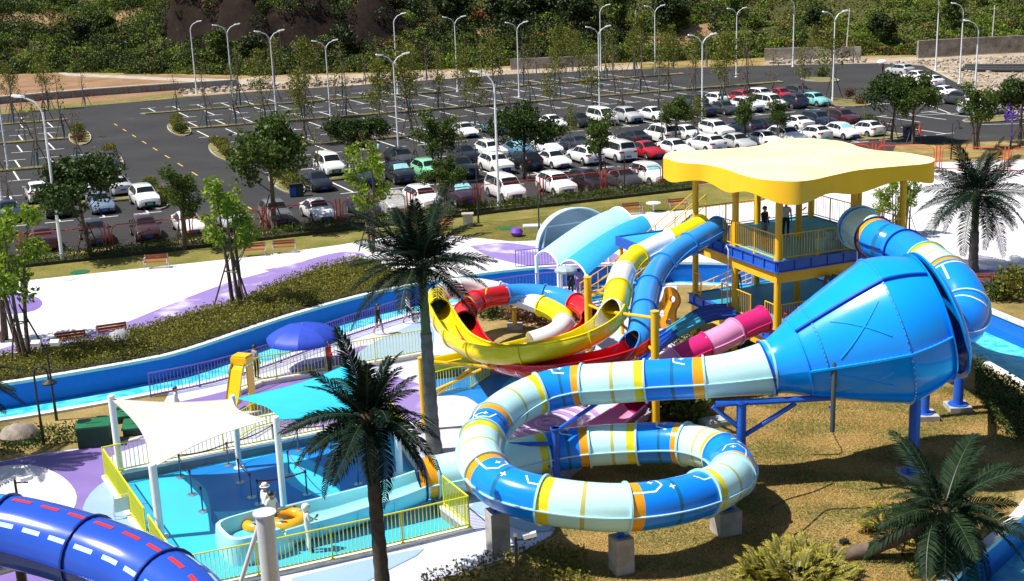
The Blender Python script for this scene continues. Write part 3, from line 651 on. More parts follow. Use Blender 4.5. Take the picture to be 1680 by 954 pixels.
cnt = {}
for row, px, kind, colour, face, plate, shade in CARLIST:
    i = cnt.get(row, 0); cnt[row] = i + 1
    v = ROWV[row] + R.uniform(-.25, .25)
    p = on_row(px, v); p.z = 0.006
    lab = '%s %s%s %s, %s from left in %s' % (colour, kind, ' with sunshade' if shade and face == 'f' else '', 'nose-out' if face == 'f' else 'tail-out', ORD[i], ROWNAME[row])
    place_car(kind, colour, p, ALPHA + .07 + R.uniform(-.04, .04) + (0 if face == 'f' else math.pi), lab, plate, shade and face == 'f')
for i, (px, py, kind, colour, rz, txt) in enumerate([(1476, 124, 'SUV', 'silver', 3.5, 'farthest of the cars by the rubble at right'), (1500, 134, 'hatchback', 'pearl white', 3.5, 'second farthest of the cars by the rubble at right'), (1522, 144, 'SUV', 'white', 3.5, 'half hidden by a tree crown'),
        (1545, 160, 'sedan', 'white', 3.5, 'by the rubble, next to a dark grey one'), (1572, 172, 'SUV', 'dark grey', 3.5, 'by the rubble, beside the last white one'), (1607, 187, 'SUV', 'white', 1.35, 'side-on at the right end by the white lamp post')]):
    p = at(px, py); p.z = .006
    place_car(kind, colour, p, rz + ALPHA * 0, '%s %s %s' % (colour, kind, txt))
# the car under a silver cover
cv = bpy.data.objects.new('covered_car', None); COL.objects.link(cv); cv.location = on_row(646, 91.4) + Vector((0, 0, .006)); cv.rotation_euler = (0, 0, ALPHA)
tag(cv, 'car under a crumpled silver cover behind the red fence', 'car', 'cars parked in the car park')
b = MB(); Rr = random.Random(3); st = CARS['sedan']['st']; rings = []
for (y, w_, z0, zb, zr, wr) in st:
    rings.append([Vector((x * Rr.uniform(.97, 1.05), y * 1.03, z + Rr.uniform(-.02, .04))) for x, z in ((w_ * 1.08, .12), (w_ * 1.06, zb * .6), (w_ * 1.0, zb + .03), (wr + .05, zr + .0), (wr * .6, zr + .05), (0, zr + .06), (-wr * .6, zr + .05), (-wr - .05, zr), (-w_, zb + .03), (-w_ * 1.06, zb * .6), (-w_ * 1.08, .12))])
n = 11; b.add([q for r_ in rings for q in r_], [(i * n + j, i * n + j + 1, (i + 1) * n + j + 1, (i + 1) * n + j) for i in range(len(rings) - 1) for j in range(n - 1)] + [tuple(range(n)), tuple((len(rings) - 1) * n + j for j in range(n - 1, -1, -1))])
COV = mat('silver_car_cover', (0.42, 0.43, 0.42), 0.35, var=0.3, scale=5, bump=.8, bscale=6)
o = link('cover', b.mesh('cover', COV), cv)
tw = MB()
for y in (-1.42, 1.33):
    for s in (-1, 1): tw.cyl((s * .78, y, .315), (s * .93, y, .315), .3, .3, 14)
link('wheel', tw.mesh('wheel', TYRE, True), cv)
# ------------------------------------------------------------------ plants
BARK = mat('bark', (0.14, 0.105, 0.075), 0.9, col2=(0.07, 0.05, 0.035), scale=9, bump=.5, bscale=18)
BARKG = mat('pale_bark', (0.20, 0.17, 0.14), 0.9, col2=(0.10, 0.085, 0.07), scale=9)
STAKE = mat('stake_wood', (0.10, 0.065, 0.045), 0.85, var=.3, scale=8)
WRAP = mat('blue_trunk_wrap', (0.03, 0.16, 0.22), 0.6, var=.2)
LF_DARK = leafmat('dark_green_leaf', (0.030, 0.062, 0.012), .5, .22)
LF_MID = leafmat('mid_green_leaf', (0.055, 0.10, 0.018), .4)
LF_LIME = leafmat('lime_leaf', (0.17, 0.27, 0.022), .35, .35)
LF_OLIVE = leafmat('olive_leaf', (0.13, 0.145, 0.022), .4)
LF_GOLD = leafmat('golden_hedge_leaf', (0.15, 0.165, 0.024), .5, .3)
LF_SAP = leafmat('sapling_leaf', (0.12, 0.15, 0.02), .45, .3)
LF_BROWN = leafmat('brown_twig_leaf', (0.12, 0.065, 0.035), .4, .1)
LF_STRAW = leafmat('straw_blade', (0.42, 0.275, 0.09), .35, .2)
LF_GRASS = leafmat('grass_blade', (0.15, 0.165, 0.028), .45, .3)
LF_PALM = leafmat('palm_leaflet', (0.008, 0.021, 0.014), .5, .06, rough=.55, spec=.06)
LF_PALMG = leafmat('palm_leaflet_green', (0.013, 0.030, 0.016), .5, .08, rough=.55, spec=.06)
LF_YPALM = leafmat('yellow_palm_leaflet', (0.27, 0.26, 0.035), .5, .3)
def limb(mb, p, d, L, r, rng, depth, tips, bend=.25, split=(2, 3), up=.15):
    """A tapered limb that forks; collects its tips."""
    pts_, q, v = [Vector(p)], Vector(p), Vector(d).normalized(); k = 4
    for i in range(k):
        v = (v + Vector((rng.uniform(-1, 1), rng.uniform(-1, 1), rng.uniform(-.4, 1) * up * 2)) * bend * .5).normalized(); q = q + v * L / k; pts_.append(q.copy())
    mb.pipe(pts_, [r * (1 - .5 * i / k) for i in range(k + 1)], 6 if depth > 1 else 4, caps=False)
    if depth <= 0: tips.append(q); tips.append(pts_[2]); return
    tips.append(q)
    for j in range(rng.randint(*split)):
        w = (v + Vector((rng.uniform(-1, 1), rng.uniform(-1, 1), rng.uniform(-.3, .7))) * .75).normalized()
        limb(mb, pts_[rng.choice([2, 3, 4])] if j else q, w, L * rng.uniform(.6, .85), r * .52, rng, depth - 1, tips, bend, split, up)
def tree_proto(name, cat, seed, H, clear, tr, bark, leaf, nleaf, lsize, spread, clump=.55, multi=1, stakes=None, depth=2, group=None, aspect=.55, up=.15, wrap=False, flat=.3):
    rng = random.Random(seed); nr = np.random.default_rng(seed); t = thing(name, '', cat, group=group)
    T = MB(); tips = []
    for m_ in range(multi):
        a_ = rng.uniform(0, 6.28); lean = .05 if multi == 1 else .10
        base = Vector((0, 0, 0)) if multi == 1 else Vector((math.cos(a_ + m_ * 2.1) * .22, math.sin(a_ + m_ * 2.1) * .22, 0))
        p, v = base.copy(), Vector((math.cos(a_) * lean, math.sin(a_) * lean, 1)).normalized(); line = [p.copy()]; k = 8
        hh = H * (rng.uniform(.85, 1) if multi > 1 else 1)
        for i in range(k):
            v = (v + Vector((rng.uniform(-1, 1), rng.uniform(-1, 1), .6)) * .06).normalized(); p = p + v * hh * .86 / k; line.append(p.copy())
        T.pipe(line, [tr * (1.15 - .85 * i / k) for i in range(k + 1)], 8)
        tips.append(line[-1])
        nb = max(4, int(9 / multi) + 2)
        for j in range(nb):
            f = clear + (1 - clear) * (j + rng.random() * .6) / nb; q = line[min(k - 1, int(f * k))].lerp(line[min(k, int(f * k) + 1)], (f * k) % 1)
            an = j * 2.4 + rng.uniform(-.4, .4); el = rng.uniform(.15, .6) + up
            d = Vector((math.cos(an), math.sin(an), el * 1.4)); L = spread * (1.1 - .55 * (f - clear) / (1 - clear + 1e-6)) * rng.uniform(.55, .85)
            limb(T, q, d, L * .75, tr * .36 * (1.2 - f), rng, depth - 1, tips, .35, (2, 3), up)
    T.build('trunk', bark, t, True)
    if nleaf:
        per = max(1, nleaf // len(tips)); C = []
        for q in tips:
            k = int(per * rng.uniform(.4, 1.6))
            if k: C.append(blob(nr, k, (q.x, q.y, q.z), (clump * rng.uniform(.7, 1.3), clump * rng.uniform(.7, 1.3), clump * rng.uniform(.5, .9)), .35))
        V, F = leaf_quads(np.concatenate(C), lsize, nr, aspect, flat); link('crown', npmesh('crown', V, F, leaf), t)
    if stakes:
        for j in range(3):
            an = j * 2.094 + .5; s = MB(); s.cyl((math.cos(an) * stakes * .42, math.sin(an) * stakes * .42, -.05), (math.cos(an) * .10, math.sin(an) * .10, stakes), .04, .035, 6); s.build('stake', STAKE, t)
        s = MB()
        for j in range(3):
            a0, a1 = j * 2.094 + .5, (j + 1) * 2.094 + .5; rr = .16 * stakes; z = stakes * .68
            s.cyl((math.cos(a0) * rr, math.sin(a0) * rr, z), (math.cos(a1) * rr, math.sin(a1) * rr, z), .03, .03, 5)
        s.build('stake_brace', STAKE, t)
    if wrap:
        s = MB(); s.cyl((0, 0, .25), (0, 0, 1.35), tr * 1.5, tr * 1.35, 8); s.build('trunk_wrap', WRAP, t)
    remember(t); return t
GS = 'staked saplings on the planting strips'
SAPS = [tree_proto('sapling', 'sapling', 11, 7.0, .3, .075, BARKG, LF_OLIVE, 90, .22, 1.3, .4, 1, 2.3, 3, GS, up=.55, wrap=True),
        tree_proto('sapling', 'sapling', 12, 7.2, .28, .07, BARKG, LF_SAP, 1100, .2, 1.5, .55, 1, 2.3, 3, GS, up=.5, wrap=True),
        tree_proto('sapling', 'sapling', 13, 6.2, .3, .07, BARKG, LF_BROWN, 120, .2, 1.0, .4, 1, 2.3, 3, GS, up=.6, wrap=True),
        tree_proto('sapling', 'sapling', 14, 7.6, .25, .08, BARKG, LF_SAP, 1900, .21, 1.8, .65, 1, 2.3, 3, GS, up=.45, wrap=True)]
GT = 'dense dark green trees in the car park'
DENSE = [tree_proto('broadleaf_tree', 'tree', 21, 5.8, .40, .14, BARK, LF_DARK, 9500, .27, 2.9, .85, 1, 2.2, 3, GT),
         tree_proto('broadleaf_tree', 'tree', 22, 6.2, .42, .15, BARK, LF_MID, 7000, .26, 2.6, .72, 1, 2.2, 3, GT)]
THIN = tree_proto('broadleaf_tree', 'tree', 23, 6.6, .33, .11, BARK, LF_MID, 3600, .24, 2.2, .55, 3, 2.2, 2, GT, up=.4)
GL = 'lime green young trees on the plaza'
LIMES = [tree_proto('young_tree', 'tree', 31, 6.4, .32, .09, BARK, LF_LIME, 1900, .22, 2.1, .34, 3, 2.4, 2, GL, up=.5, flat=.5),
         tree_proto('young_tree', 'tree', 32, 7.2, .28, .09, BARK, LF_LIME, 2100, .22, 2.2, .34, 3, 2.4, 2, GL, up=.5, flat=.5)]
tused = set()
def put_tree(proto, p, label, scale=1.0, rz=0.0, H=None):
    p = Vector(p)
    if proto.name in tused: return dup(proto, p, rz, label, scale)
    tused.add(proto.name); proto.location = p; proto.rotation_euler = (0, 0, rz); proto.scale = (scale,) * 3; proto['label'] = label; return proto
RT = random.Random(9)
STRIPN = {108.0: 'nearest', 131.0: 'second nearest', 153.0: 'second farthest', 173.0: 'farthest'}
WORD = {0: 'almost bare', 1: 'sparsely leaved', 2: 'brown-twigged', 3: 'yellow-green leafy'}
for v in STRIPS:
    i = 0; u = -26.0 + RT.uniform(0, 2)
    while u < 92 - (v - 108) * .1:
        c = road_u(v)
        if abs(u - c) > 7:
            px = proj(lot(u, v))[0]
            if -20 < px < 1480 and not (v < 110 and u < 60 and u > 8 and False):
                w = [.55, .1, .3, .05] if px < 420 else ([.25, .3, .15, .3] if px < 1000 else [.2, .35, .1, .35])
                k = RT.choices(range(4), w)[0]
                put_tree(SAPS[k], lot(u, v + RT.uniform(-.3, .3), .12), '%s staked sapling, %s from the left along the %s planting strip' % (WORD[k], ORD[min(i, 29)], STRIPN[v]), RT.uniform(.95, 1.35) * (.62 if v < 110 else 1), RT.uniform(0, 6.28)); i += 1
        u += RT.uniform(3.4, 5.2)
i = 0
for px, py in [(20, 184), (80, 180), (140, 174), (520, 143), (600, 139), (700, 132), (790, 126), (880, 121), (940, 118), (1005, 116), (1040, 114), (1105, 112), (1160, 110), (1225, 108), (1330, 106), (1400, 104)]:
    put_tree(SAPS[RT.choice([0, 1, 2, 3])], at(px, py), 'thin staked sapling, %s from the left along the far kerb of the car park' % ORD[i], RT.uniform(.8, 1.2), RT.uniform(0, 6)); i += 1
for px, py, k, s, lb in [(148, 420, 0, 1.05, 'dense round dark green tree by the red fence beside the white lamp post'), (300, 410, 2, .92, 'open-crowned multi-stemmed green tree beside the island shrubs near the red fence'), (450, 380, 1, 1.22, 'tall dark green tree standing over the grey car at the red fence'),
        (860, 296, 0, .98, 'dense dark green tree with a wide crown among the white cars'), (570, 275, 0, .72, 'small dense green tree over the black car, left of a pair'), (612, 272, 0, .70, 'small dense green tree over the black car, right of a pair'), (722, 300, 2, .98, 'loose green tree in front of the green car'), (735, 352, 1, .62, 'small green tree by the dark plum car at the red fence'),
        (990, 300, 2, .92, 'slender green tree behind the red fence beside the dark grey hatchback'), (1108, 240, 1, .70, 'small green tree left of the tower roof among white cars'), (1225, 240, 2, .75, 'small light green tree just above the yellow roof, left of two'), (1272, 240, 2, .72, 'small light green tree just above the yellow roof, right of two'),
        (1462, 232, 0, .96, 'dense dark tree by the car park exit beside the bin'), (1498, 236, 1, .95, 'gnarled tree with several stems by the car park exit'), (1600, 245, 2, .95, 'loose green tree on the right by the curved black lamp'), (1672, 240, 0, .95, 'green tree cut by the right edge of the picture')]:
    pr = [DENSE[0], DENSE[1], THIN][k]; put_tree(pr, at(px, py), lb, s, RT.uniform(0, 6))
for px, py, k, s, lb in [(388, 505, 0, 1.3, 'lime green multi-stemmed young tree by the purple painted floor'), (612, 415, 1, 1.1, 'lime green young tree rising in front of the green car, by the bench'), (40, 592, 1, 1.2, 'lime green staked young tree at the left edge by the hedge'), (8, 560, 0, 1.15, 'lime green young tree cut by the left edge'),
        (1445, 392, 0, .62, 'slim young tree behind the tower railing, left of three'), (1468, 390, 1, .62, 'slim young tree behind the tower railing, middle of three'), (1488, 385, 0, .66, 'slim young tree behind the tower railing, right of three')]:
    put_tree(LIMES[k], at(px, py), lb, s, RT.uniform(0, 6))
# shrubs: rounded clumps of leaves on short stems
def shrub_proto(name, seed, r, h, leaf, n, ls, group):
    nr = np.random.default_rng(seed); t = thing(name, '', 'shrub', group=group); T = MB(); rng = random.Random(seed); tips = []
    for k in range(6): limb(T, (0, 0, 0), (math.cos(k * 1.05) * .6, math.sin(k * 1.05) * .6, 1), h * .6, .03, rng, 1, tips)
    T.build('stem', BARK, t)
    C = np.concatenate([blob(nr, n // 5, (rng.uniform(-.4, .4) * r, rng.uniform(-.4, .4) * r, h * rng.uniform(.45, .65)), (r * .75, r * .75, h * .45), .6) for _ in range(5)]); C[:, 2] = np.maximum(C[:, 2], .08)
    V, F = leaf_quads(C, ls, nr, .6); link('foliage', npmesh('foliage', V, F, leaf), t); remember(t); return t
GSH = 'round shrubs on the car park islands'
SH = [shrub_proto('shrub', 41, .85, 1.2, LF_MID, 900, .17, GSH), shrub_proto('shrub', 42, .85, 1.25, LF_OLIVE, 900, .17, GSH), shrub_proto('shrub', 43, .8, 1.1, LF_BROWN, 900, .15, GSH)]
i = 0
SIDE = {}
for ei, (cu, v, d) in enumerate(ENDS):
    for j, dv in enumerate((-.62, -.3, .02, .34, .64)):
        k = RT.choice([0, 1, 1, 2]); side = 'left' if ei % 2 == 0 else 'right'
        put_tree(SH[k], lot(cu + RT.uniform(-.25, .25), v + dv * d, .12), 'round %s shrub, %s from the front on the %s island %s of the cross road' % (['green', 'olive', 'brown'][k], ORD[j], ['nearest', 'middle', 'farthest'][ei // 2], side), RT.uniform(.75, 1.1), RT.uniform(0, 6))
for px, py, k, s, lb in [(1395, 160, 2, 1, 'brown bush on the bare island under the two-armed lamp, left one'), (1410, 172, 2, .9, 'brown bush on the bare island under the two-armed lamp, right one'), (1350, 128, 0, 1.2, 'green bush on the small far island behind the red cars'), (1440, 215, 2, 1.0, 'reddish bush beside the bin at the car park exit'), (1425, 208, 0, 1.0, 'green bush beside the white hatchback at the car park exit'),
        (1655, 490, 1, 1.35, 'rounded leafy shrub behind the river coping at right'), (1630, 492, 0, .9, 'small leafy shrub beside the benches at right'), (845, 528, 2, .9, 'dry reddish shrub in the bed inside the yellow slide, left one'), (885, 535, 2, 1.25, 'tall dry reddish shrub in the bed inside the yellow slide'), (940, 525, 0, 1.0, 'green shrub in the bed under the red tube end'), (805, 520, 0, 1.1, 'dark shrub in the bed beneath the red tube'),
        (1120, 690, 0, 1.3, 'dark leafy shrub beside the yellow column behind the striped tube'), (1095, 680, 0, 1.1, 'dark shrub beneath the striped tube by the yellow column')]:
    put_tree(SH[k], at(px, py), lb, s, RT.uniform(0, 6))
# hedges
def hedge(name, label, poly, h, leaf, dens, ls, seed, core=True, ragged=.25):
    nr = np.random.default_rng(seed); rng = random.Random(seed); xs = [p[0] for p in poly]; ys = [p[1] for p in poly]
    A = abs(sum(poly[i][0] * poly[i - 1][1] - poly[i - 1][0] * poly[i][1] for i in range(len(poly)))) / 2; n = int(A * dens); C = scatter_in(poly, n, nr); top = h * (1 + ragged * np.sin(C[:, 0] * 2.1 + np.sin(C[:, 1] * 1.7) * 2) * .6 + ragged * nr.normal(size=n) * .5)
    z = top * (1 - nr.uniform(0, 1, n) ** 1.3 * .92)
    t = thing(name, label, 'hedge', (float(np.mean(xs)), float(np.mean(ys)), 0)); P = np.column_stack([C[:, 0] - t.location.x, C[:, 1] - t.location.y, z])
    V, F = leaf_quads(P, ls, nr, .6, .2); link('foliage', npmesh('foliage', V, F, leaf), t)
    if core:
        c = MB(); cen = Vector((np.mean(xs), np.mean(ys), 0)); c.prism([(p[0], p[1]) for p in poly], 0, h * .3); c.build('hedge_core', mat('hedge_inside', (0.05, 0.05, 0.018), .95, var=.5, scale=6, bump=1, bscale=10), t)  # solid dark block added inside so the leaf cloud isn't see-through
    return t
fl0 = [lot(u, 86.9 + max(0, (u - 5)) * .042 - .1) for u in range(-22, 50, 3)]; hw_ = Vector((E2.x, E2.y, 0))
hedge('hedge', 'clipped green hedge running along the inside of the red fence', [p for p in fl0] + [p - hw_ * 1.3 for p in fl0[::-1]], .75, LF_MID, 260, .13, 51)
hp = [p for p in offset(RIV, HW + .32) if p.x < -4.2]
up_ = pts([(-60, 600), (60, 578), (100, 569), (170, 561), (210, 549), (280, 529), (380, 502), (450, 472), (520, 446), (590, 428), (640, 446)])
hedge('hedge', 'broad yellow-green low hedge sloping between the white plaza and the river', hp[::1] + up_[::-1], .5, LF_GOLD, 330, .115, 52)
hedge('hedge', 'dark ground-cover bed behind the river coping at the right edge', pts([(1600, 600), (1640, 628), (1690, 660), (1720, 720), (1690, 735), (1640, 715), (1600, 655)]), .6, LF_DARK, 230, .15, 53, core=False)
hedge('hedge', 'low green planting around the boulder at the left edge', pts([(-30, 715), (60, 705), (140, 700), (138, 728), (60, 738), (0, 750), (-30, 752)]), .32, LF_MID, 150, .13, 54, core=False)
hedge('hedge', 'low weeds at the lawn edge in the lower middle', pts([(690, 950), (780, 922), (880, 895), (960, 905), (970, 960), (700, 990)]), .28, LF_OLIVE, 150, .12, 55, core=False)
hedge('hedge', 'low green weeds beside the river coping in the lower right corner', pts([(1480, 930), (1560, 905), (1600, 890), (1590, 920), (1500, 960)]), .3, LF_MID, 70, .16, 56, core=False)
hedge('hedge', 'green planting against the tower foot beneath the blue lanes', pts([(1090, 560), (1150, 555), (1230, 560), (1240, 585), (1120, 590)]), .5, LF_DARK, 90, .17, 57, core=False)
# grass: blades scattered over the near lawn, nobody could count them
def tufts(name, label, poly, n, seed, leafs, size, hmax):
    nr = np.random.default_rng(seed); xs = [p[0] for p in poly]; ys = [p[1] for p in poly]; C = scatter_in(poly, n, nr); cl = np.sin(C[:, 0] * 1.3 + 2 * np.sin(C[:, 1] * .9)) + np.sin(C[:, 1] * 2.3 + C[:, 0] * .7) + nr.normal(size=n) * .8
    ang = nr.uniform(0, 6.28, n); L = size * nr.uniform(.5, 1.4, n); H = hmax * nr.uniform(.3, 1, n) * (1 + .3 * cl.clip(-1, 1))
    b0 = np.column_stack([C, np.zeros(n) + .002]); d = np.column_stack([np.cos(ang), np.sin(ang), np.zeros(n)]); s = np.column_stack([-np.sin(ang), np.cos(ang), np.zeros(n)]) * .012
    top = b0 + d * L[:, None]; top[:, 2] += H
    V = np.stack([b0 - s, b0 + s, top], 1).reshape(-1, 3); F = np.arange(3 * n).reshape(n, 3); mi = (cl > .1).astype(int)
    o = link(name, npmesh(name, V, F, leafs, mi)); o['kind'] = 'stuff'; o['label'] = label; o['category'] = 'grass'; return o
tufts('grass', 'dry golden lawn blades under the looping slide', pts([(900, 890), (930, 760), (1010, 700), (1090, 640), (1260, 600), (1600, 640), (1700, 740), (1640, 870), (1590, 920), (1500, 990), (880, 990)]), 130000, 61, [LF_STRAW, LF_GRASS], .10, .07)
tufts('grass', 'green lawn blades on the strip below the red fence', pts([(640, 386), (745, 386), (840, 395), (888, 393), (976, 356), (1110, 345), (1100, 325), (960, 345), (820, 365), (640, 380)]), 30000, 62, [LF_GRASS, LF_GRASS], .1, .06)
# ------------------------------------------------------------------ palms
def frond_mesh(seed, L, droop, n, leaf, wid=.062, ll=.66, curl=.5):
    rng = random.Random(seed); k = 14; line = []
    for i in range(k + 1):
        f = i / k; line.append(Vector((L * (f - .10 * droop * f * f), 0, L * (.10 * f - .42 * droop * f * f))))
    b = MB(); b.pipe(line, [.032 * (1 - .8 * i / k) for i in range(k + 1)], 5, mi=1, caps=False)
    for j in range(n):
        f = .10 + .90 * (j + .5) / n; x = f * k; i = min(k - 1, int(x)); p = line[i].lerp(line[i + 1], x - i); t = (line[i + 1] - line[i]).normalized()
        l = ll * L / 2.8 * math.sin(math.pi * (.18 + .80 * f)) ** .6 * rng.uniform(.85, 1.1)
        for s in (-1, 1):
            fwd = .55 + .5 * f; d = (Vector((0, s, 0)) + t * fwd + Vector((0, 0, .22 + rng.uniform(-.18, .18)))).normalized()
            d2 = (d + Vector((0, 0, -curl - rng.uniform(0, .35)))).normalized(); w = t * wid * .5
            m1 = p + d * l * .5; m2 = m1 + d2 * l * .5; up2 = Vector((0, 0, .012))
            b.add([p - w * .5, p + w * .5, m1 + w, m1 - w, m2], [(0, 1, 2, 3), (3, 2, 4)], 0)
    return b.mesh('frond', leaf)
def palm(label, base, top, r0, r1, fronds, seed, L, leafM=LF_PALM, n=48, ring=True, mid=None, shaft=0.0, trunkM=None, elev=(-.5, 1.35), dark=True):
    rng = random.Random(seed); base, top = Vector(base), Vector(top); t = thing('palm_tree', label, 'palm tree', base)
    k = 16; line = spline([base, base.lerp(top, .5) + (Vector(mid) if mid else Vector((0, 0, 0))), top], .25); T = MB(); m_ = len(line)
    rad = []
    for i in range(m_):
        f = i / (m_ - 1); rad.append((r0 * (1 - f) + r1 * f) * (1.0 + (.10 if ring and i % 2 else 0)) * (1.25 - .25 * min(1, f * 8)))
    cut = int(m_ * (1 - shaft))
    T.pipe(line[:cut + 1] if shaft else line, rad[:cut + 1] if shaft else rad, 12); T.build('trunk', trunkM or BARK, t, True)
    if shaft:
        S = MB(); S.pipe(line[cut:], [x * .86 for x in rad[cut:]], 12); S.build('crownshaft', mat('palm_crownshaft', (0.055, 0.10, 0.035), .5, var=.35, scale=3), t, True)
    hb = MB(); hb.lathe([(0.02, -.35), (r1 * 1.15, -.28), (r1 * 1.5, -.05), (r1 * 1.15, .22), (.03, .42)], top, 10); hb.build('palm_heart', mat('palm_fibre', (0.10, 0.07, 0.035), .95, var=.5, scale=12, bump=.6), t, True)
    STEMM = mat('palm_rib', (0.045, 0.07, 0.03), .5, var=.3)
    ms = [frond_mesh(seed * 10 + q, L, dr, n, [leafM, STEMM]) for q, dr in enumerate((.5, .85, 1.2, 1.6))]
    for i in range(fronds):
        f = i / fronds; an = i * 2.399 + rng.uniform(-.2, .2); el = elev[1] + (elev[0] - elev[1]) * f ** .8 + rng.uniform(-.12, .12)
        me = ms[max(0, min(3, int((1 - max(0, min(1, (el + .4) / 1.6))) * 3 + rng.uniform(-.6, 1.2))))]
        o = link('frond', me, t, top - base + Vector((math.cos(an) * r1 * .7, math.sin(an) * r1 * .7, .12 * (1 - f))), (rng.uniform(-.55, .55), -el, an), rng.uniform(.72, 1.15))
    return t
PT = mat('palm_trunk_grey', (0.15, 0.145, 0.13), .85, col2=(0.085, 0.082, 0.075), scale=3, bump=.4)
PD = mat('palm_trunk_dark', (0.075, 0.062, 0.055), .9, col2=(0.04, 0.034, 0.03), scale=5, bump=.5)
PB = mat('palm_trunk_brown', (0.17, 0.115, 0.085), .85, col2=(0.10, 0.07, 0.055), scale=4, bump=.4)
def upright(px, py, tx, ty):
    """Foot on the ground, head straight above it as far as the photo allows."""
    b = at(px, py); h = lift(px, py, ty); p = Vector((b.x, b.y, h)); dx = tx - proj(p)[0]; s = FPX / (p - Vector((0, 0, CAM_H))).dot(_fw); p.x += dx / s; return b, p
b_, t_ = upright(712, 742, 692, 440)
palm('tall dark palm with grey trunk and green neck beside the yellow slide', b_, t_, .27, .18, 40, 71, 3.0, shaft=.36, trunkM=PT, elev=(-.2, 1.35))
b_, t_ = upright(630, 985, 604, 690)
palm('dark palm with blackish trunk in front of the blue pool pad', b_, t_, .22, .17, 36, 72, 2.45, trunkM=PD)
b_, t_ = upright(1596, 446, 1602, 322)
palm('dark palm on the white plaza right of the yellow roof', b_, t_, .27, .21, 46, 73, 3.6, shaft=.5, trunkM=PT)
b_ = at(1372, 915); t_ = at(1548, 842, 1.5)
palm('leaning palm with curved brown trunk low over the dry lawn', b_, t_, .24, .17, 38, 74, 2.75, LF_PALMG, mid=(0, 0, -.22), trunkM=PB, elev=(-.75, 1.2))
b_ = at(-60, 770); t_ = Vector((b_.x, b_.y, 3.4))
palm('palm outside the left edge, only frond tips in view', b_, t_, .22, .17, 24, 75, 2.9, trunkM=PD)
b_ = at(1740, 980); t_ = Vector((b_.x, b_.y, 2.6))
# low yellowish clumps (lady palms) at the bottom
def clump(label, px, py, r, n, seed, L):
    t = thing('palm_clump', label, 'shrub', at(px, py)); rng = random.Random(seed); ms = [frond_mesh(seed * 7 + q, L, d, 8, [LF_YPALM, mat('palm_rib', (0, 0, 0))], .10, .9, .7) for q, d in enumerate((.5, .9, 1.3))]
    for i in range(n):
        an = rng.uniform(0, 6.28); q = r * rng.random() ** .5; link('frond', rng.choice(ms), t, (math.cos(an) * q, math.sin(an) * q, rng.uniform(0, .35)), (rng.uniform(-.3, .3), -rng.uniform(.2, 1.3), an + rng.uniform(-1, 1)), rng.uniform(.7, 1.15))
clump('yellow-green feathery clump at the bottom beside the curved palm trunk', 1305, 955, 1.5, 300, 81, .7)
clump('yellow-green feathery clump under the leaning palm crown', 1465, 880, .6, 36, 82, .8)
# boulder
b = MB(); rg = random.Random(4); c = at(33, 722)
b.lathe([(.02, -.1), (.62, 0), (.75, .25), (.6, .5), (.3, .66), (.02, .7)], (0, 0, 0), 12); b.v = [(x * rg.uniform(.9, 1.08) * 1.15, y * rg.uniform(.9, 1.08), z) for x, y, z in b.v]
o = link('boulder', b.mesh('boulder', mat('boulder_stone', (0.30, 0.25, 0.21), .9, col2=(0.17, 0.14, 0.12), scale=3, bump=.5, bscale=8), True), None, c); tag(o, 'rounded brown boulder in the planting at the left edge', 'boulder')
b = MB(); c = at(197, 562); b.lathe([(.02, -.05), (.5, 0), (.62, .25), (.45, .52), (.2, .62), (.02, .64)], (0, 0, 0), 10); b.v = [(x * rg.uniform(.9, 1.1), y * rg.uniform(.9, 1.1), z) for x, y, z in b.v]
o = link('boulder', b.mesh('boulder', mat('grey_boulder_stone', (0.33, 0.34, 0.36), .9, var=.3, bump=.4), True), None, c); tag(o, 'pale grey stone behind the bench at the hedge', 'boulder')
# ------------------------------------------------------------------ hillside behind the car park
foot = [at(-260, 128), at(-60, 124), at(100, 119), at(300, 122), at(420, 124), at(620, 118), at(840, 108), at(1050, 102), at(1260, 95), at(1400, 92), at(1520, 90), at(1680, 84), at(1900, 76)]
def foot_y(x):
    for i in range(len(foot) - 1):
        if foot[i].x <= x <= foot[i + 1].x:
            f = (x - foot[i].x) / (foot[i + 1].x - foot[i].x); return foot[i].y * (1 - f) + foot[i + 1].y * f
    return foot[0].y if x < foot[0].x else foot[-1].y
def x_at(px, d=12.0):
    lo, hi = -150.0, 160.0
    for _ in range(40):
        md = (lo + hi) / 2
        if proj((md, foot_y(md) + d, d * .33))[0] < px: lo = md
        else: hi = md
    return lo
rx0, rx1 = x_at(255), x_at(705)
def hill_h(x, d):
    if d <= 0: return -0.05 + d * .02
    n = 1.1 * math.sin(x * .06 + .02 * d) + .9 * math.sin(x * .13 + d * .11 + 1) + .8 * math.sin(d * .21 + x * .03) + .35 * math.sin(x * .43 + d * .37)
    terr = 1.2 * math.tanh(3 * math.sin(d * .24 + .3 * math.sin(x * .05)))
    h = d * .33 + n * min(1, d / 12) + terr * min(1, d / 10)
    cl = max(0, min(1, (x - rx0) / 6)) * max(0, min(1, (rx1 - x) / 10))
    if cl > 0:
        st = max(0, min(1, (d - 8.5) / 2.5)); h += cl * st * (7.5 + 1.5 * math.sin(x * .5) + .8 * math.sin(x * 1.3 + d)) + cl * .7 * math.sin(x * 2.1) * math.sin(d * 1.7 + x) * st
    return max(h, -.05)
M_HILL = ground_mat('hillside_soil', [(0.028, 0.042, 0.012), (0.055, 0.075, 0.018), (0.075, 0.095, 0.025), (0.12, 0.10, 0.04)], 0.06, .9, .5)
M_ROCK = ground_mat('dark_rock', [(0.005, 0.004, 0.004), (0.010, 0.008, 0.007), (0.018, 0.012, 0.010), (0.034, 0.021, 0.016)], 0.3, 1.6, 1.0)
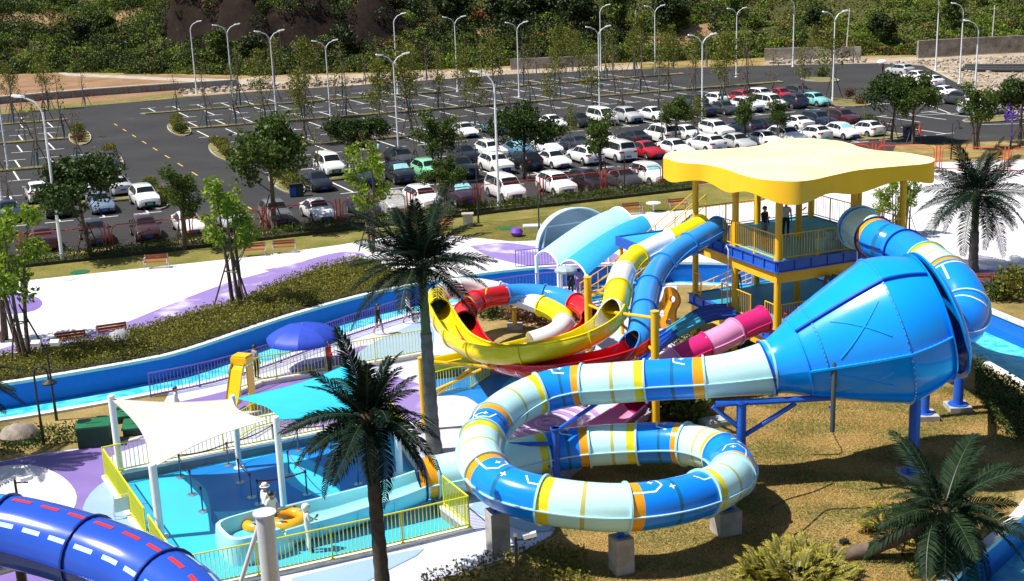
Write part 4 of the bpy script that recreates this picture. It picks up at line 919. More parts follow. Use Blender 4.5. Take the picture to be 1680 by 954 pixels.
EARTH = [(x_at(1085), 5, 5, 2.2), (x_at(1130), 7, 3, 3), (x_at(1350), 7, 3.5, 1.6), (x_at(60), 11, 6, 1.4), (x_at(20), 24, 7, 2), (x_at(240), 13, 4, 1.2), (x_at(1480), 8, 3, 1.5), (x_at(800), 9, 4, 1.5), (x_at(180), 24, 4, 2)]
V = []; F = []; MI = []; nx, nd = 260, 90
X = [-230 + 500 * i / nx for i in range(nx + 1)]; D = [-3 + 175 * (j / nd) ** 1.6 for j in range(nd + 1)]
for x in X:
    fy = foot_y(x)
    for d in D: V.append((x, fy + d, hill_h(x, d)))
for i in range(nx):
    for j in range(nd):
        F.append((i * (nd + 1) + j, (i + 1) * (nd + 1) + j, (i + 1) * (nd + 1) + j + 1, i * (nd + 1) + j + 1)); MI.append(2 if any(((X[i] - ax) / rx_) ** 2 + ((D[j] - ad) / rd_) ** 2 < 1 for ax, ad, rx_, rd_ in EARTH) else 1 if rx0 + 2 < X[i] < rx1 - 2 and 8 < D[j] < 22 else 0)
hm = npmesh('hill', np.array(V), np.array(F), [M_HILL, M_ROCK, M_DIRT], MI); o = link('hill', hm); o['kind'] = 'structure'; hm.polygons.foreach_set('use_smooth', [True] * len(hm.polygons))
# flat ground beyond the lot
def patch(name, poly, M, z): b = MB(); b.prism(pts(poly), None, z); return struct(name, b, M)
patch('earth_field', [(-300, 250), (-60, 196), (0, 186), (150, 172), (300, 158), (420, 150), (500, 146), (420, 128), (300, 124), (90, 122), (-60, 128), (-300, 140)], M_DIRT, 0.004)
patch('rubble_ground', [(300, 158), (420, 150), (600, 139), (840, 122), (1050, 114), (1050, 106), (840, 112), (620, 121), (420, 127), (310, 138)], M_SAND, 0.008)
patch('rubble_ground', [(1250, 108), (1440, 104), (1515, 108), (1600, 152), (1668, 190), (1800, 196), (1800, 80), (1680, 86), (1520, 93), (1260, 98)], M_SAND, 0.004)
patch('track', [(88, 119), (110, 125), (260, 132), (400, 138), (470, 137), (400, 131), (260, 127), (130, 121)], mat('pale_track', (0.42, 0.37, 0.30), .9, var=.3, scale=.5), 0.012)
patch('verge', [(-200, 224), (0, 187), (170, 172), (300, 158), (290, 153), (170, 166), (0, 180), (-200, 214)], M_ISLE, 0.012)
def wall_run(name, label, line, h, th, M, capM=None, cat='wall', posts=0):
    t = thing(name, label, cat, line[0]); b = MB()
    for i in range(len(line) - 1):
        a_, c_ = line[i], line[i + 1]; d = c_ - a_; b.box((a_ + c_) / 2 + Vector((0, 0, h / 2 - .1)), (d.length + .05, th, h + .2), math.atan2(d.y, d.x))
    b.build('wall', M, t)
    if capM:
        c = MB()
        for i in range(len(line) - 1):
            a_, c_ = line[i], line[i + 1]; d = c_ - a_; c.box((a_ + c_) / 2 + Vector((0, 0, h + .08)), (d.length + .06, th + .14, .16), math.atan2(d.y, d.x))
        c.build('coping', capM, t)
    return t
w1 = wall_run('low_wall', 'low grey concrete wall with pale top in front of the earth field', pts([(-200, 196), (0, 171), (150, 158), (290, 148), (390, 142)]), 1.0, .35, M_GREYW, COPING)
RUST = mat('rust_stain', (0.22, 0.12, 0.05), .9, var=.4)
for k in range(9):
    f = .12 + k * .1; i = int(f * 3); a_ = at(f * 290, 171 - 23 * f); b = MB(); b.box((a_.x, a_.y - .19, .5), (.45, .03, .8), -.0); q = b.build('drain_stain', RUST, w1)
STONEW = ground_mat('rubble_stone_wall', [(0.12, 0.10, 0.085), (0.25, 0.215, 0.18), (0.34, 0.29, 0.25), (0.44, 0.39, 0.34)], .8, 3.5, 1)
wall_run('stone_wall', 'rough grey stone wall below the slope, right of the lamp posts', pts([(1255, 100), (1330, 98), (1412, 97)]), 2.0, .6, STONEW)
wall_run('stone_wall', 'long rough stone wall climbing to the right edge', [p + Vector((0, 0, .3)) for p in pts([(1505, 96), (1590, 91), (1690, 86), (1800, 80)])], 2.5, .6, STONEW)
wall_run('stone_wall', 'rough stone wall half hidden by saplings in the middle distance', pts([(838, 115), (930, 111), (985, 108)]), 1.8, .6, STONEW)
# vegetation cover, one mass
nr = np.random.default_rng(77); rh = random.Random(77); Cs = []; Ms = []
def bushes(n, xr, dr, rr, wts, leaves, skip_cliff=True):
    for _ in range(n):
        x = rh.uniform(*xr); d = dr[0] + (dr[1] - dr[0]) * rh.random() ** 1.2
        if skip_cliff and rx0 + 3 < x < rx1 - 3 and 8.5 < d < 15 and rh.random() < .85: continue
        if any(((x - ax) / rx_) ** 2 + ((d - ad) / rd_) ** 2 < 1 for ax, ad, rx_, rd_ in EARTH): continue
        r = rh.uniform(*rr) * (1 + .15 * rh.random()); y = foot_y(x) + d; z = hill_h(x, d); k = int(leaves * 2.0 * r ** 1.3)
        Cs.append(blob(nr, k, (x, y, z + r * .35), (r, r, r * .75), .6)); Ms.append(np.full(k, rh.choices(range(5), wts)[0]))
def patchy(x, d): return math.sin(x * .07 + 1) + math.sin(d * .15 + x * .03)
XL, XM, XR = (-120, -45), (-45, 40), (40, 130)
bushes(900, XL, (0, 46), (.7, 2.4), (5, 4, 2, .4, .3), 62)
bushes(800, XM, (0, 46), (.7, 2.5), (6, 4, 1.2, .3, .5), 62)
bushes(620, XR, (1, 46), (.5, 1.7), (1.5, 4, 7, 1.2, .2), 60)
bushes(420, (-120, 130), (0, 6), (.5, 1.1), (.5, 3, 6, 1.2, .1), 70)
bushes(110, (rx0, rx1), (10, 26), (.8, 2.2), (6, 2, .6, 0, 1), 60, False)
# open gaps where soil shows
C = np.concatenate(Cs); Mi = np.concatenate(Ms); V, F = leaf_quads(C, .36, nr, .7)
HL = [leafmat('hill_dark_leaf', (0.024, 0.045, 0.012), .45, .15), leafmat('hill_mid_leaf', (0.062, 0.105, 0.018), .4, .2), leafmat('hill_bright_leaf', (0.125, 0.20, 0.024), .4, .25), leafmat('hill_straw_leaf', (0.16, 0.13, 0.04), .4, .2), leafmat('hill_rust_leaf', (0.16, 0.08, 0.03), .4, .15)]
o = link('vegetation', npmesh('vegetation', V, F, HL, Mi)); o['kind'] = 'stuff'; o['label'] = 'mixed scrub and bushes covering the hillside behind the car park'; o['category'] = 'scrub'
# grassy carpet on the slope
n = 170000; x = nr.uniform(-110, 125, n); d = 48 * nr.uniform(0, 1, n) ** 1.2; fy = np.array([foot_y(a) for a in x]); z = np.array([hill_h(a, b) for a, b in zip(x, d)])
keep = (np.sin(x * .09 + 1.3) + np.sin(d * .22 + x * .05) + np.sin(x * .31) * .5 + nr.normal(size=n) * .5 > -.6) & ~((x > rx0 + 2) & (x < rx1 - 2) & (d > 8) & (d < 16))
x, d, fy, z = x[keep], d[keep], fy[keep], z[keep]; V, F = leaf_quads(np.column_stack([x, fy + d, z + .15]), .6, nr, .35)
mi = np.where(np.sin(x * .12 + d * .1) + nr.normal(size=len(x)) * .5 > .9, 3, np.where(nr.random(len(x)) < .6, 2, 1))
o = link('hill_grass', npmesh('hill_grass', V, F, HL, mi)); o['kind'] = 'stuff'; o['label'] = 'rough grass patches on the hillside slope'; o['category'] = 'grass'
# single big bushes and trees on the slope that can be told apart
GH = 'bushy trees on the slope'
HT = [tree_proto('hill_tree', 'tree', 91, 5.0, .12, .16, BARK, HL[0], 2600, .55, 3.6, 1.1, 2, None, 2, GH), tree_proto('hill_tree', 'tree', 92, 6.5, .2, .18, BARK, HL[1], 2400, .5, 3.2, 1.0, 1, None, 2, GH), tree_proto('hill_tree', 'tree', 93, 4.6, .1, .14, BARK, HL[4], 1800, .5, 2.8, .9, 2, None, 2, GH)]
for px, d, k, s, lb in [(140, 12, 0, 1.0, 'big dark bushy tree on the left slope, left of two'), (175, 16, 1, .9, 'dark bushy tree on the left slope, right of two'), (360, 3, 1, 1.0, 'green bushy tree at the foot of the dark cliff, left end'), (415, 4, 0, .9, 'dark green bushy tree under the cliff behind the third two-armed lamp'), (735, 13, 0, 1.3, 'dark rounded tree right of the cliff'), (785, 17, 2, 1.0, 'rust-coloured dry bush right of the cliff'), (830, 14, 0, 1.3, 'dark tree behind the lamp post near the picture middle'), (880, 18, 0, 1.5, 'large dark tree on the upper slope, left of two'), (945, 10, 0, 1.2, 'dark shaded tree low on the wooded slope'), (950, 18, 1, 1.3, 'green tree on the upper wooded slope'), (1010, 9, 1, 1.1, 'green tree left of the concrete pole'), (1100, 9, 0, 1.2, 'dark round tree under the earth steps'), (560, 6, 0, 1.0, 'dark bush before the cliff behind the fourth two-armed lamp'), (1340, 6, 0, .9, 'dark bush above the stone wall, left of the small pole'), (1445, 5, 0, .9, 'dark bush in the gap between the stone walls'), (1210, 9, 1, .8, 'green bush on the right slope above the white lamp'), (1560, 12, 1, .9, 'green bush on the bright right slope')]:
    lo, hi = -150.0, 160.0
    for _ in range(40):
        md = (lo + hi) / 2; q = (md, foot_y(md) + d, hill_h(md, d))
        if proj(q)[0] < px: lo = md
        else: hi = md
    put_tree(HT[k], (lo, foot_y(lo) + d, hill_h(lo, d) - .1), lb, s, rh.uniform(0, 6))
# rubble
def stones(name, label, poly, n, rr, seed, M):
    rg = random.Random(seed); b = MB(); P = pts(poly); xs = [p.x for p in P]; ys = [p.y for p in P]; k = 0
    while k < n:
        x, y = rg.uniform(min(xs), max(xs)), rg.uniform(min(ys), max(ys))
        if not inside((x, y), P): continue
        r = rg.uniform(*rr) * rg.random() ** .5 + .08; b.box((x, y, r * .3), (r * rg.uniform(.7, 1.5), r, r * rg.uniform(.5, .9)), 0, M=Matrix.Rotation(rg.uniform(0, 6), 3, 'Z') @ Matrix.Rotation(rg.uniform(-.5, .5), 3, 'X')); k += 1
    o = b.build(name, M); o['kind'] = 'stuff'; o['label'] = label; o['category'] = 'rubble'
stones('rubble', 'heaps of pale broken stone and sand at the right edge', [(1440, 106), (1515, 100), (1690, 92), (1760, 100), (1760, 190), (1670, 186), (1600, 146), (1515, 106)], 1100, (.08, .4), 3, mat('broken_stone', (0.42, 0.36, 0.29), .95, var=.45, scale=.6))
stones('rubble', 'strip of rubble and broken slabs along the far kerb', [(290, 156), (420, 149), (600, 137), (720, 130), (700, 124), (560, 132), (420, 140), (300, 147)], 500, (.1, .6), 4, mat('broken_slab', (0.40, 0.33, 0.26), .95, var=.5, scale=.5))
stones('rubble', 'loose earth and stones below the right stone wall', [(1265, 106), (1420, 103), (1420, 98), (1265, 100)], 260, (.15, .7), 5, MATS['broken_stone'])
# poles and pipes
CP = mat('concrete_pole', (0.50, 0.49, 0.46), .8, var=.2)
def pole(px, py, top, r, label, lean=0.0, M=CP):
    b = MB(); p = at(px, py); h = lift(px, py, top); b.cyl((0, 0, 0), (lean * h, 0, h), r, r * .6, 8); t = thing('utility_pole', label, 'pole', p); link('pole', b.mesh('pole', M, True), t)
    c = MB(); c.cyl((lean * h * .93, 0, h * .93), (lean * h * .93 + .01, 0, h * .95), r * .95, r * .95, 8); c.box((lean * h * .93, 0, h * .94), (.5, .06, .06)); link('clamp', c.mesh('clamp', GALV), t)
pole(1044, 97, 17, .16, 'pale concrete utility pole at the foot of the wooded slope', .0)
pole(1388, 92, 14, .14, 'small utility pole with a box above the stone wall', .05)
pole(1626, 88, 10, .14, 'utility pole above the right stone wall', .02)
pole(467, 122, 48, .10, 'slanting old pole before the dark cliff', -.05, STAKE)
b = MB()
for k in range(3): a_ = at(1583 - k * 3, 112 + k * 3); c_ = at(1720, 112 + k * 4); b.cyl(a_ + Vector((0, 0, .3)), c_ + Vector((0, 0, .3)), .3, .3, 10)
t = thing('pipe_pile', 'black plastic pipes lying on the rubble at the right edge', 'pipes', at(1640, 114)); b.build('pipe', BLACK, t)
# ------------------------------------------------------------------ railings
def bal_mesh(h, r, M, n=6): b = MB(); b.cyl((0, 0, 0), (0, 0, h), r, r, n, caps=False); return b.mesh('baluster', M, True)
BALM = {}
def railing(name, label, line, M, h=1.1, gap=.13, post=2.2, r=.016, rail=.028, lowz=.10, parent=None, postr=.03, cat='railing', partname='railing'):
    """Top rail, bottom rail, posts and every baluster of one run."""
    line = [Vector(p) for p in line]
    if parent is None: t = thing(name, label, cat, line[0])
    else: t = link(partname, None, parent, line[0] - wloc(parent)); t.empty_display_size = .1
    o = line[0]
    for z, nm in ((h, 'top_rail'), (lowz, 'bottom_rail')):
        b = MB(); b.pipe([p + Vector((0, 0, z)) for p in line], rail, 8); b.build(nm, M, t, True)
    key = (round(h - lowz, 2), r, M.name)
    if key not in BALM: BALM[key] = bal_mesh(h - lowz, r, M)
    pk = ('p', h, postr, M.name)
    if pk not in BALM: b = MB(); b.cyl((0, 0, -.02), (0, 0, h + .02), postr, postr, 8); b.cyl((0, 0, 0), (0, 0, .02), postr * 2.4, postr * 2.4, 10); BALM[pk] = b.mesh('post', M, True)
    cum = [0.0]
    for i in range(1, len(line)): cum.append(cum[-1] + (line[i] - line[i - 1]).length)
    def pt(s):
        for i in range(len(line) - 1):
            if s <= cum[i + 1] + 1e-6: return line[i].lerp(line[i + 1], (s - cum[i]) / max(1e-6, cum[i + 1] - cum[i]))
        return line[-1]
    L = cum[-1]; npst = max(1, round(L / post))
    for i in range(npst + 1): link('post', BALM[pk], t, pt(L * i / npst) - o)
    n = max(1, int(L / gap))
    for i in range(1, n):
        s = L * i / n
        if min(abs(s - L * k / npst) for k in range(npst + 1)) > postr + .02: link('baluster', BALM[key], t, pt(s) - o + Vector((0, 0, lowz)))
    return t
UP = Vector((0, 0, .10))
railing('purple_railing', 'purple metal railing along the near side of the river', [p + Vector((0, 0, 0)) for p in offset(RIV, -HW - .42) if -16.6 < p.x < -3.2], PURP, 1.12, .16, 2.4)
railing('purple_railing', 'purple metal railing behind the red and blue tube by the river', [p for p in offset(RIV, -HW - .42) if -3.1 < p.x < 8.5 and p.y > 55], PURP, 1.12, .20, 2.4)
railing('purple_railing', 'purple railing on the far bank beside the shade canopies', [p for p in offset(RIV, HW + .42) if -.2 < p.x < 6.0], PURP, 1.15, .18, 2.4)
railing('purple_railing', 'purple slatted railing far behind the tower on the river bank', [p for p in offset(RIV, HW + .42) if 13.5 < p.x < 19.0 and p.y > 60], PURP, 1.15, .18, 2.4)
K = [p for p in pad_poly]
ko2 = ring_offset(pad_poly, -0.16 * sgn)
railing('yellow_railing', 'lime yellow railing along the near side of the blue pool pad', [p + UP for p in (ko2[8], ko2[9], ko2[10], ko2[11])], LIME, 1.12, .135, 2.3)
railing('yellow_railing', 'lime yellow railing along the left side of the blue pool pad', [p + UP for p in (ko2[0].lerp(ko2[11], .02), ko2[0].lerp(ko2[11], .60))], LIME, 1.12, .11, 2.3)
railing('yellow_railing', 'short lime yellow railing left of the navy tube, beside the gap', [p + UP for p in (ko2[0].lerp(ko2[11], .66), ko2[0].lerp(ko2[11], .97))], LIME, 1.12, .12, 2.0)
railing('yellow_railing', 'lime yellow railing on the far side of the blue pool pad', [p + UP for p in ko2[0:5]], LIME, 1.12, .16, 2.3)
railing('yellow_railing', 'lime yellow railing on the right of the pad behind the white mast', [p + UP for p in (ko2[4], ko2[5].lerp(ko2[4], .12))], LIME, 1.12, .12, 2.0)
railing('yellow_railing', 'lime yellow railing at the right end of the pad by the striped tube', [p + UP for p in (ko2[7], ko2[8])], LIME, 1.12, .12, 2.0)
kb = MB(); kl = pts([(385, 650), (430, 632), (560, 610), (693, 586)])
for i in range(3): d = kl[i + 1] - kl[i]; kb.box((kl[i] + kl[i + 1]) / 2 + Vector((0, 0, .1)), (d.length, .3, .2), math.atan2(d.y, d.x))
struct('walk_kerb', kb, COPING)
railing('yellow_railing', 'long lime yellow railing behind the sails, beyond the parasol', [p + Vector((0, 0, .2)) for p in kl[0:]], LIME, 1.15, .16, 2.3)
railing('yellow_railing', 'short lime yellow railing beside the yellow play slide', pts([(390, 722), (418, 705), (470, 690)]), LIME, 1.12, .15, 1.8)
railing('yellow_railing', 'lime yellow railing at the foot of the yellow and red slides', pts([(715, 650), (745, 642), (772, 640), (803, 618)]), LIME, 1.1, .15, 1.6)
# ------------------------------------------------------------------ red arched mesh fence
REDF = mat('red_fence_paint', (0.58, 0.045, 0.018), 0.4, var=.15)
REDW = mat('red_fence_wire', (0.28, 0.05, 0.03), 0.6, var=.2)
def red_fence(label, line, h=1.95):
    t = thing('red_fence', label, 'fence', line[0]); o = line[0]; cache = {}
    for i in range(len(line)):
        p = line[i] - o; b = MB()
        for s in (-.14, .14):
            d = (line[min(i + 1, len(line) - 1)] - line[max(i - 1, 0)]).normalized(); b.cyl(p + d * s + o, p + d * s + o + Vector((0, 0, h + .12)), .055, .055, 8)
        b.build('post', REDF, t, True)
    for i in range(len(line) - 1):
        a_, c_ = line[i], line[i + 1]; d = c_ - a_; L = d.length - .62; k = round(L, 1)
        if k not in cache:
            f = MB(); q = .45; r = [(0, 0, .1), (0, 0, h - q)] + [(q - q * math.cos(x), 0, h - q + q * math.sin(x)) for x in (.4, .8, 1.2, 1.57)] + [(L - q + q * math.sin(x), 0, h - q + q * math.cos(x)) for x in (0, .4, .8, 1.2)] + [(L, 0, h - q), (L, 0, .1)]
            f.pipe(r, .036, 8); f.pipe([(0, 0, .1), (L, 0, .1)], .03, 6); m1 = f.mesh('panel_frame', REDF, True)
            w = MB(); x = .08
            while x < L:
                w.box((x, 0, h * .52), (.006, .006, h - .2)); x += .11
            z = .2
            while z < h - .1: w.box((L / 2, .004, z), (L, .006, .006)); z += .22
            cache[k] = (m1, w.mesh('wire_mesh', REDW))
        pn = link('panel_frame', cache[k][0], t, a_ - o + d.normalized() * .31, (0, 0, math.atan2(d.y, d.x))); link('wire_mesh', cache[k][1], pn)
fx = [(-100, None)]
red_fence('tall red mesh fence with rounded panels along the car park', [lot(2.0 + 5.33 * k, 86.9 + max(0, 5.33 * k) * .042) for k in range(-5, 13)])
fr = [lot(66.2, 89.6)] + [at(1380, 273), at(1433, 275), at(1538, 278), at(1650, 281), at(1762, 284)]
red_fence('red mesh fence turning towards the palm at the right', fr[1:], 1.9)
# ------------------------------------------------------------------ benches
WOOD = mat('red_brown_slat', (0.36, 0.085, 0.03), .6, var=.25, scale=6)
def bench_proto():
    t = thing('park_bench', '', 'bench', group='red-brown slatted benches on the plaza')
    for k in range(3): b = MB(); b.box((0, -.16 + .15 * k, .44), (1.5, .12, .045)); b.build('seat_slat', WOOD, t)
    for k in range(2): b = MB(); b.box((0, .30 + .03 * k, .60 + .15 * k), (1.5, .035, .12)); b.build('back_slat', WOOD, t)
    for s in (-1, 1):
        b = MB(); b.pipe([(s * .72, -.32, 0), (s * .70, -.28, .3), (s * .68, -.2, .41), (s * .68, .2, .42), (s * .70, .30, .55), (s * .70, .34, .84)], .03, 6); b.pipe([(s * .68, .1, .41), (s * .70, .28, .2), (s * .74, .36, 0)], .03, 6)
        b.pipe([(s * .70, -.27, .32), (s * .74, -.26, .60), (s * .74, .1, .64), (s * .70, .32, .66)], .025, 6); b.build('leg_frame', STEEL, t, True)
    remember(t); return t
BN = bench_proto(); first = True
for px, py, rz, lb in [(257, 440, .1, 'red-brown bench on the white plaza edge at left, alone'), (467, 415, .15, 'red-brown bench on the lawn edge, right of a pair'), (418, 420, .15, 'red-brown bench on the lawn edge, left of a pair'), (1037, 352, .25, 'red-brown bench at the plaza edge left of the tower roof'), (1112, 345, .25, 'red-brown bench half hidden behind the tower stairs'), (727, 378, .2, 'red-brown bench behind the tall palm crown'),
                       (117, 566, 3.5, 'dark slatted bench seen from behind at the hedge, left one'), (184, 553, 3.55, 'dark slatted bench seen from behind at the hedge, right one'), (1610, 470, 2.9, 'slatted bench on purple paint at right, left of two'), (1648, 476, 2.9, 'slatted bench on purple paint at right, right of two'), (1315, 318, .2, 'bench behind the tower under the yellow roof')]:
    p = at(px, py, .012)
    if first: BN.location = p; BN.rotation_euler = (0, 0, rz); BN['label'] = lb; first = False
    else: dup(BN, p, rz, lb)
# ------------------------------------------------------------------ bins, boxes, small street furniture
def bin_(px, py, label):
    t = thing('litter_bin', label, 'bin', at(px, py), ALPHA)
    b = MB(); b.box((0, 0, .5), (1.1, .45, 1.0)); b.box((0, 0, 1.05), (1.2, .55, .1)); link('bin_body', b.mesh('bin_body', BLACK), t)
    for s, M in ((-.27, BLUEP), (.27, mat('dark_green_panel', (0.02, 0.05, 0.03), .5))): b = MB(); b.box((s, -.24, .45), (.44, .03, .7)); link('door', b.mesh('door', M), t)
bin_(487, 323, 'black and blue twin litter bin on the island behind the tree'); bin_(1491, 226, 'black and blue twin litter bin by the trees at the car park exit')
GRB = mat('green_box_plastic', (0.012, 0.14, 0.055), .45, var=.2); GRB2 = mat('dark_green_box_side', (0.006, 0.05, 0.02), .5, var=.2)
def gbox(px, py, w_, d, h, rz, label):
    t = thing('utility_box', label, 'box', at(px, py), rz); b = MB(); b.box((0, 0, h / 2), (w_, d, h)); link('body', b.mesh('body', GRB2), t); b = MB(); b.box((0, 0, h + .03), (w_ + .1, d + .1, .07)); b.box((0, 0, h + .075), (w_ * .5, d * .1, .02)); link('lid', b.mesh('lid', GRB), t)
gbox(158, 728, 1.25, 1.0, .85, .18, 'tall dark green box beside the white sail mast'); gbox(213, 685, 1.5, 1.3, .25, .25, 'low green hatch cover farther behind the sail mast'); gbox(232, 706, 1.35, 1.2, .28, .2, 'low green hatch cover nearer the pool pad')
def disc(px, py, r, label, M): b = MB(); b.cyl((0, 0, 0), (0, 0, .03), r, r, 18); b.cyl((0, 0, .03), (0, 0, .04), r * .2, r * .2, 8); o = link('manhole_cover', b.mesh('manhole_cover', M), None, at(px, py, .007)); tag(o, label, 'manhole cover')
disc(131, 447, .6, 'round green manhole cover on the lawn strip at left', GRB); disc(832, 375, .6, 'round green manhole cover on the lawn near mid picture', GRB); disc(112, 459, .45, 'pale round manhole cover beside the plaza at left', mat('pale_cover', (0.45, 0.55, 0.55), .6))
b = MB(); b.box((0, 0, .06), (1.3, .9, .12)); b.box((0, 0, .14), (1.2, .8, .03)); o = link('hatch_cover', b.mesh('hatch_cover', mat('pale_hatch', (0.5, 0.56, 0.56), .6)), None, at(873, 373)); tag(o, 'pale square hatch on the lawn beside the black post', 'hatch cover')
b = MB(); b.box((0, 0, .45), (.7, .5, .9)); b.box((0, 0, .93), (.85, .65, .08)); o = link('ash_bin', b.mesh('ash_bin', mat('beige_bin', (0.42, 0.38, 0.3), .7)), None, at(768, 372)); tag(o, 'beige box bin on the lawn beside the hedge and black post', 'bin')
b = MB(); b.cyl((0, 0, 0), (0, 0, .62), .08, .08, 8); b.cyl((0, 0, .62), (0, 0, .70), .55, .55, 16); o = link('round_table', b.mesh('round_table', mat('pale_stone_table', (.62, .62, .6), .6), True), None, at(1072, 348)); tag(o, 'small pale round table on the lawn left of the tower', 'table')
b = MB(); b.lathe([(.02, 0), (.32, .05), (.45, .3), (.32, .55), (.02, .6)], n=12); o = link('lawn_ornament', b.mesh('lawn_ornament', [mat('violet_ornament', (.16, .05, .42), .5)], True), None, at(848, 388)); tag(o, 'small violet ball ornament on the lawn', 'ornament')
# black park lamps and camera posts
def black_lamp(px, py, top, label, style):
    h = lift(px, py, top); t = thing('park_lamp', label, 'lamp post', at(px, py)); b = MB(); b.cyl((0, 0, 0), (0, 0, h * .3), .07, .06, 8); b.cyl((0, 0, h * .3), (0, 0, h if style != 'hook' else h - .35), .05, .045, 8); link('pole', b.mesh('pole', BLACK, True), t)
    if style == 'hook':
        b = MB(); b.pipe([(0, 0, h - .35)] + [(.28 - .28 * math.cos(x), 0, h - .35 + .35 * math.sin(x)) for x in (.5, 1, 1.57, 2.1, 2.6, 3.1)] + [(.56, 0, h - .55)], .04, 7); link('hook_arm', b.mesh('hook_arm', BLACK, True), t)
        b = MB(); b.lathe([(.06, h - .55), (.30, h - .68), (.32, h - .74), (.02, h - .74)], (.56, 0, 0), 14); link('lamp_shade', b.mesh('lamp_shade', BLACK, True), t)
    elif style == 'flood':
        b = MB(); b.box((0, 0, h), (.9, .06, .06)); link('cross_bar', b.mesh('cross_bar', BLACK), t)
        for s in (-1, 1): b = MB(); b.box((s * .4, -.05, h + .12), (.36, .22, .2), M=Matrix.Rotation(.5, 3, 'X')); link('floodlight', b.mesh('floodlight', mat('floodlight_white', (.75, .76, .76), .4)), t)
    elif style == 'camera':
        b = MB(); b.cyl((0, 0, h), (0, 0, h + .1), .07, .05, 8); link('cap', b.mesh('cap', STEEL), t); b = MB(); b.box((.22, 0, h - .12), (.44, .04, .04)); link('bracket', b.mesh('bracket', BLACK), t)
        b = MB(); b.box((.42, -.02, h + .02), (.40, .13, .13), M=Matrix.Rotation(-.25, 3, 'Y')); link('camera_housing', b.mesh('camera_housing', WHITE), t)
    return t
black_lamp(72, 730, 602, 'black park lamp with hooked arm at the left by the river', 'hook'); black_lamp(93, 690, 567, 'black pole with two white floodlights by the river at left', 'flood'); black_lamp(38, 880, 787, 'short black post with a white camera behind the navy tube', 'camera')
black_lamp(785, 366, 238, 'thin black lamp pole at the hedge before the white van', 'plain'); black_lamp(885, 392, 310, 'black lamp post on the lawn left of the canopies', 'hook'); black_lamp(1025, 322, 256, 'thin black pole in front of the dark grey hatchback', 'plain'); black_lamp(1560, 262, 198, 'black lamp with hooked arm by the red fence at right', 'hook')
black_lamp(850, 990, 880, 'short black post with a white camera at the lower middle lawn edge', 'camera')
t = thing('flower_lamp', 'purple post topped with violet flower sculpture at the right edge', 'lamp post', at(1658, 240)); b = MB(); b.cyl((0, 0, 0), (0, 0, 2.6), .1, .08, 8); link('pole', b.mesh('pole', PURP, True), t)
rg = random.Random(8)
for k in range(9):
    b = MB(); c = Vector((rg.uniform(-.6, .6), rg.uniform(-.4, .4), 2.7 + rg.uniform(-.3, 1.0)))
    for q in range(5): an = q * 1.2566; b.add([c, c + Vector((math.cos(an - .5) * .25, .03, math.sin(an - .5) * .25)), c + Vector((math.cos(an) * .36, -.05, math.sin(an) * .36)), c + Vector((math.cos(an + .5) * .25, .03, math.sin(an + .5) * .25))], [(0, 1, 2, 3)])
    b.cyl(Vector((0, 0, 2.5)), c, .025, .02, 5); link('flower', b.mesh('flower', mat('violet_flower', (.18, .10, .62), .4)), t)
# traffic cones by the exit
b = MB(); b.box((0, 0, .03), (.4, .4, .06)); b.lathe([(.17, .06), (.12, .4), (.08, .75), (.03, 1.0)], n=10); o = link('traffic_cone', b.mesh('traffic_cone', mat('cone_red_white', (.65, .05, .03), .5)), None, at(1509, 219)); tag(o, 'red and white traffic cone by the gnarled tree at the exit', 'traffic cone')
# ------------------------------------------------------------------ parasol
def parasol(px, py, top, r, label, M, ribs=8, rim=.75, h2=None):
    h = h2 or lift(px, py, top); t = thing('parasol', label, 'parasol', at(px, py, .012)); b = MB(); b.cyl((0, 0, 0), (0, 0, h), .03, .025, 8); link('pole', b.mesh('pole', STEEL, True), t)
    b = MB(); b.cyl((0, 0, 0), (0, 0, .12), .35, .32, 16); link('base', b.mesh('base', CONC, True), t)
    for k in range(ribs):
        a0, a1 = k * 2 * math.pi / ribs, (k + 1) * 2 * math.pi / ribs; b = MB(); vs = []; n = 6
        for i in range(n + 1):
            f = i / n; rr = r * math.sin(f * 1.25) / math.sin(1.25); z = h - rim * (1 - math.cos(f * 1.25)) / (1 - math.cos(1.25))
            am = (a0 + a1) / 2; sag = 1 - .045 * f
            vs += [(rr * math.cos(a0), rr * math.sin(a0), z), (rr * sag * math.cos(am) , rr * sag * math.sin(am), z - .02 * f), (rr * math.cos(a1), rr * math.sin(a1), z)]
        vs += [(x, y, z - .12) for x, y, z in vs[-3:]]
        b.add(vs, [(3 * i + j, 3 * i + j + 1, 3 * i + 4 + j, 3 * i + 3 + j) for i in range(n + 1) for j in range(2)]); link('canopy_panel', b.mesh('canopy_panel', M, True), t)
    b = MB()
    for k in range(ribs): a0 = k * 2 * math.pi / ribs; b.pipe([(0, 0, h - .03), (r * .6 * math.cos(a0), r * .6 * math.sin(a0), h - rim * .35), (r * math.cos(a0), r * math.sin(a0), h - rim - .01)], .01, 4)
    b.cyl((0, 0, h - .02), (0, 0, h + .08), .03, .02, 8); link('ribs', b.mesh('ribs', STEEL), t)
    return t
parasol(502, 605, 533, 1.75, 'large royal blue parasol beside the river railing', mat('blue_parasol_cloth', (0.03, 0.085, 0.60), .55, var=.15, translucent=.25), 8, .62)
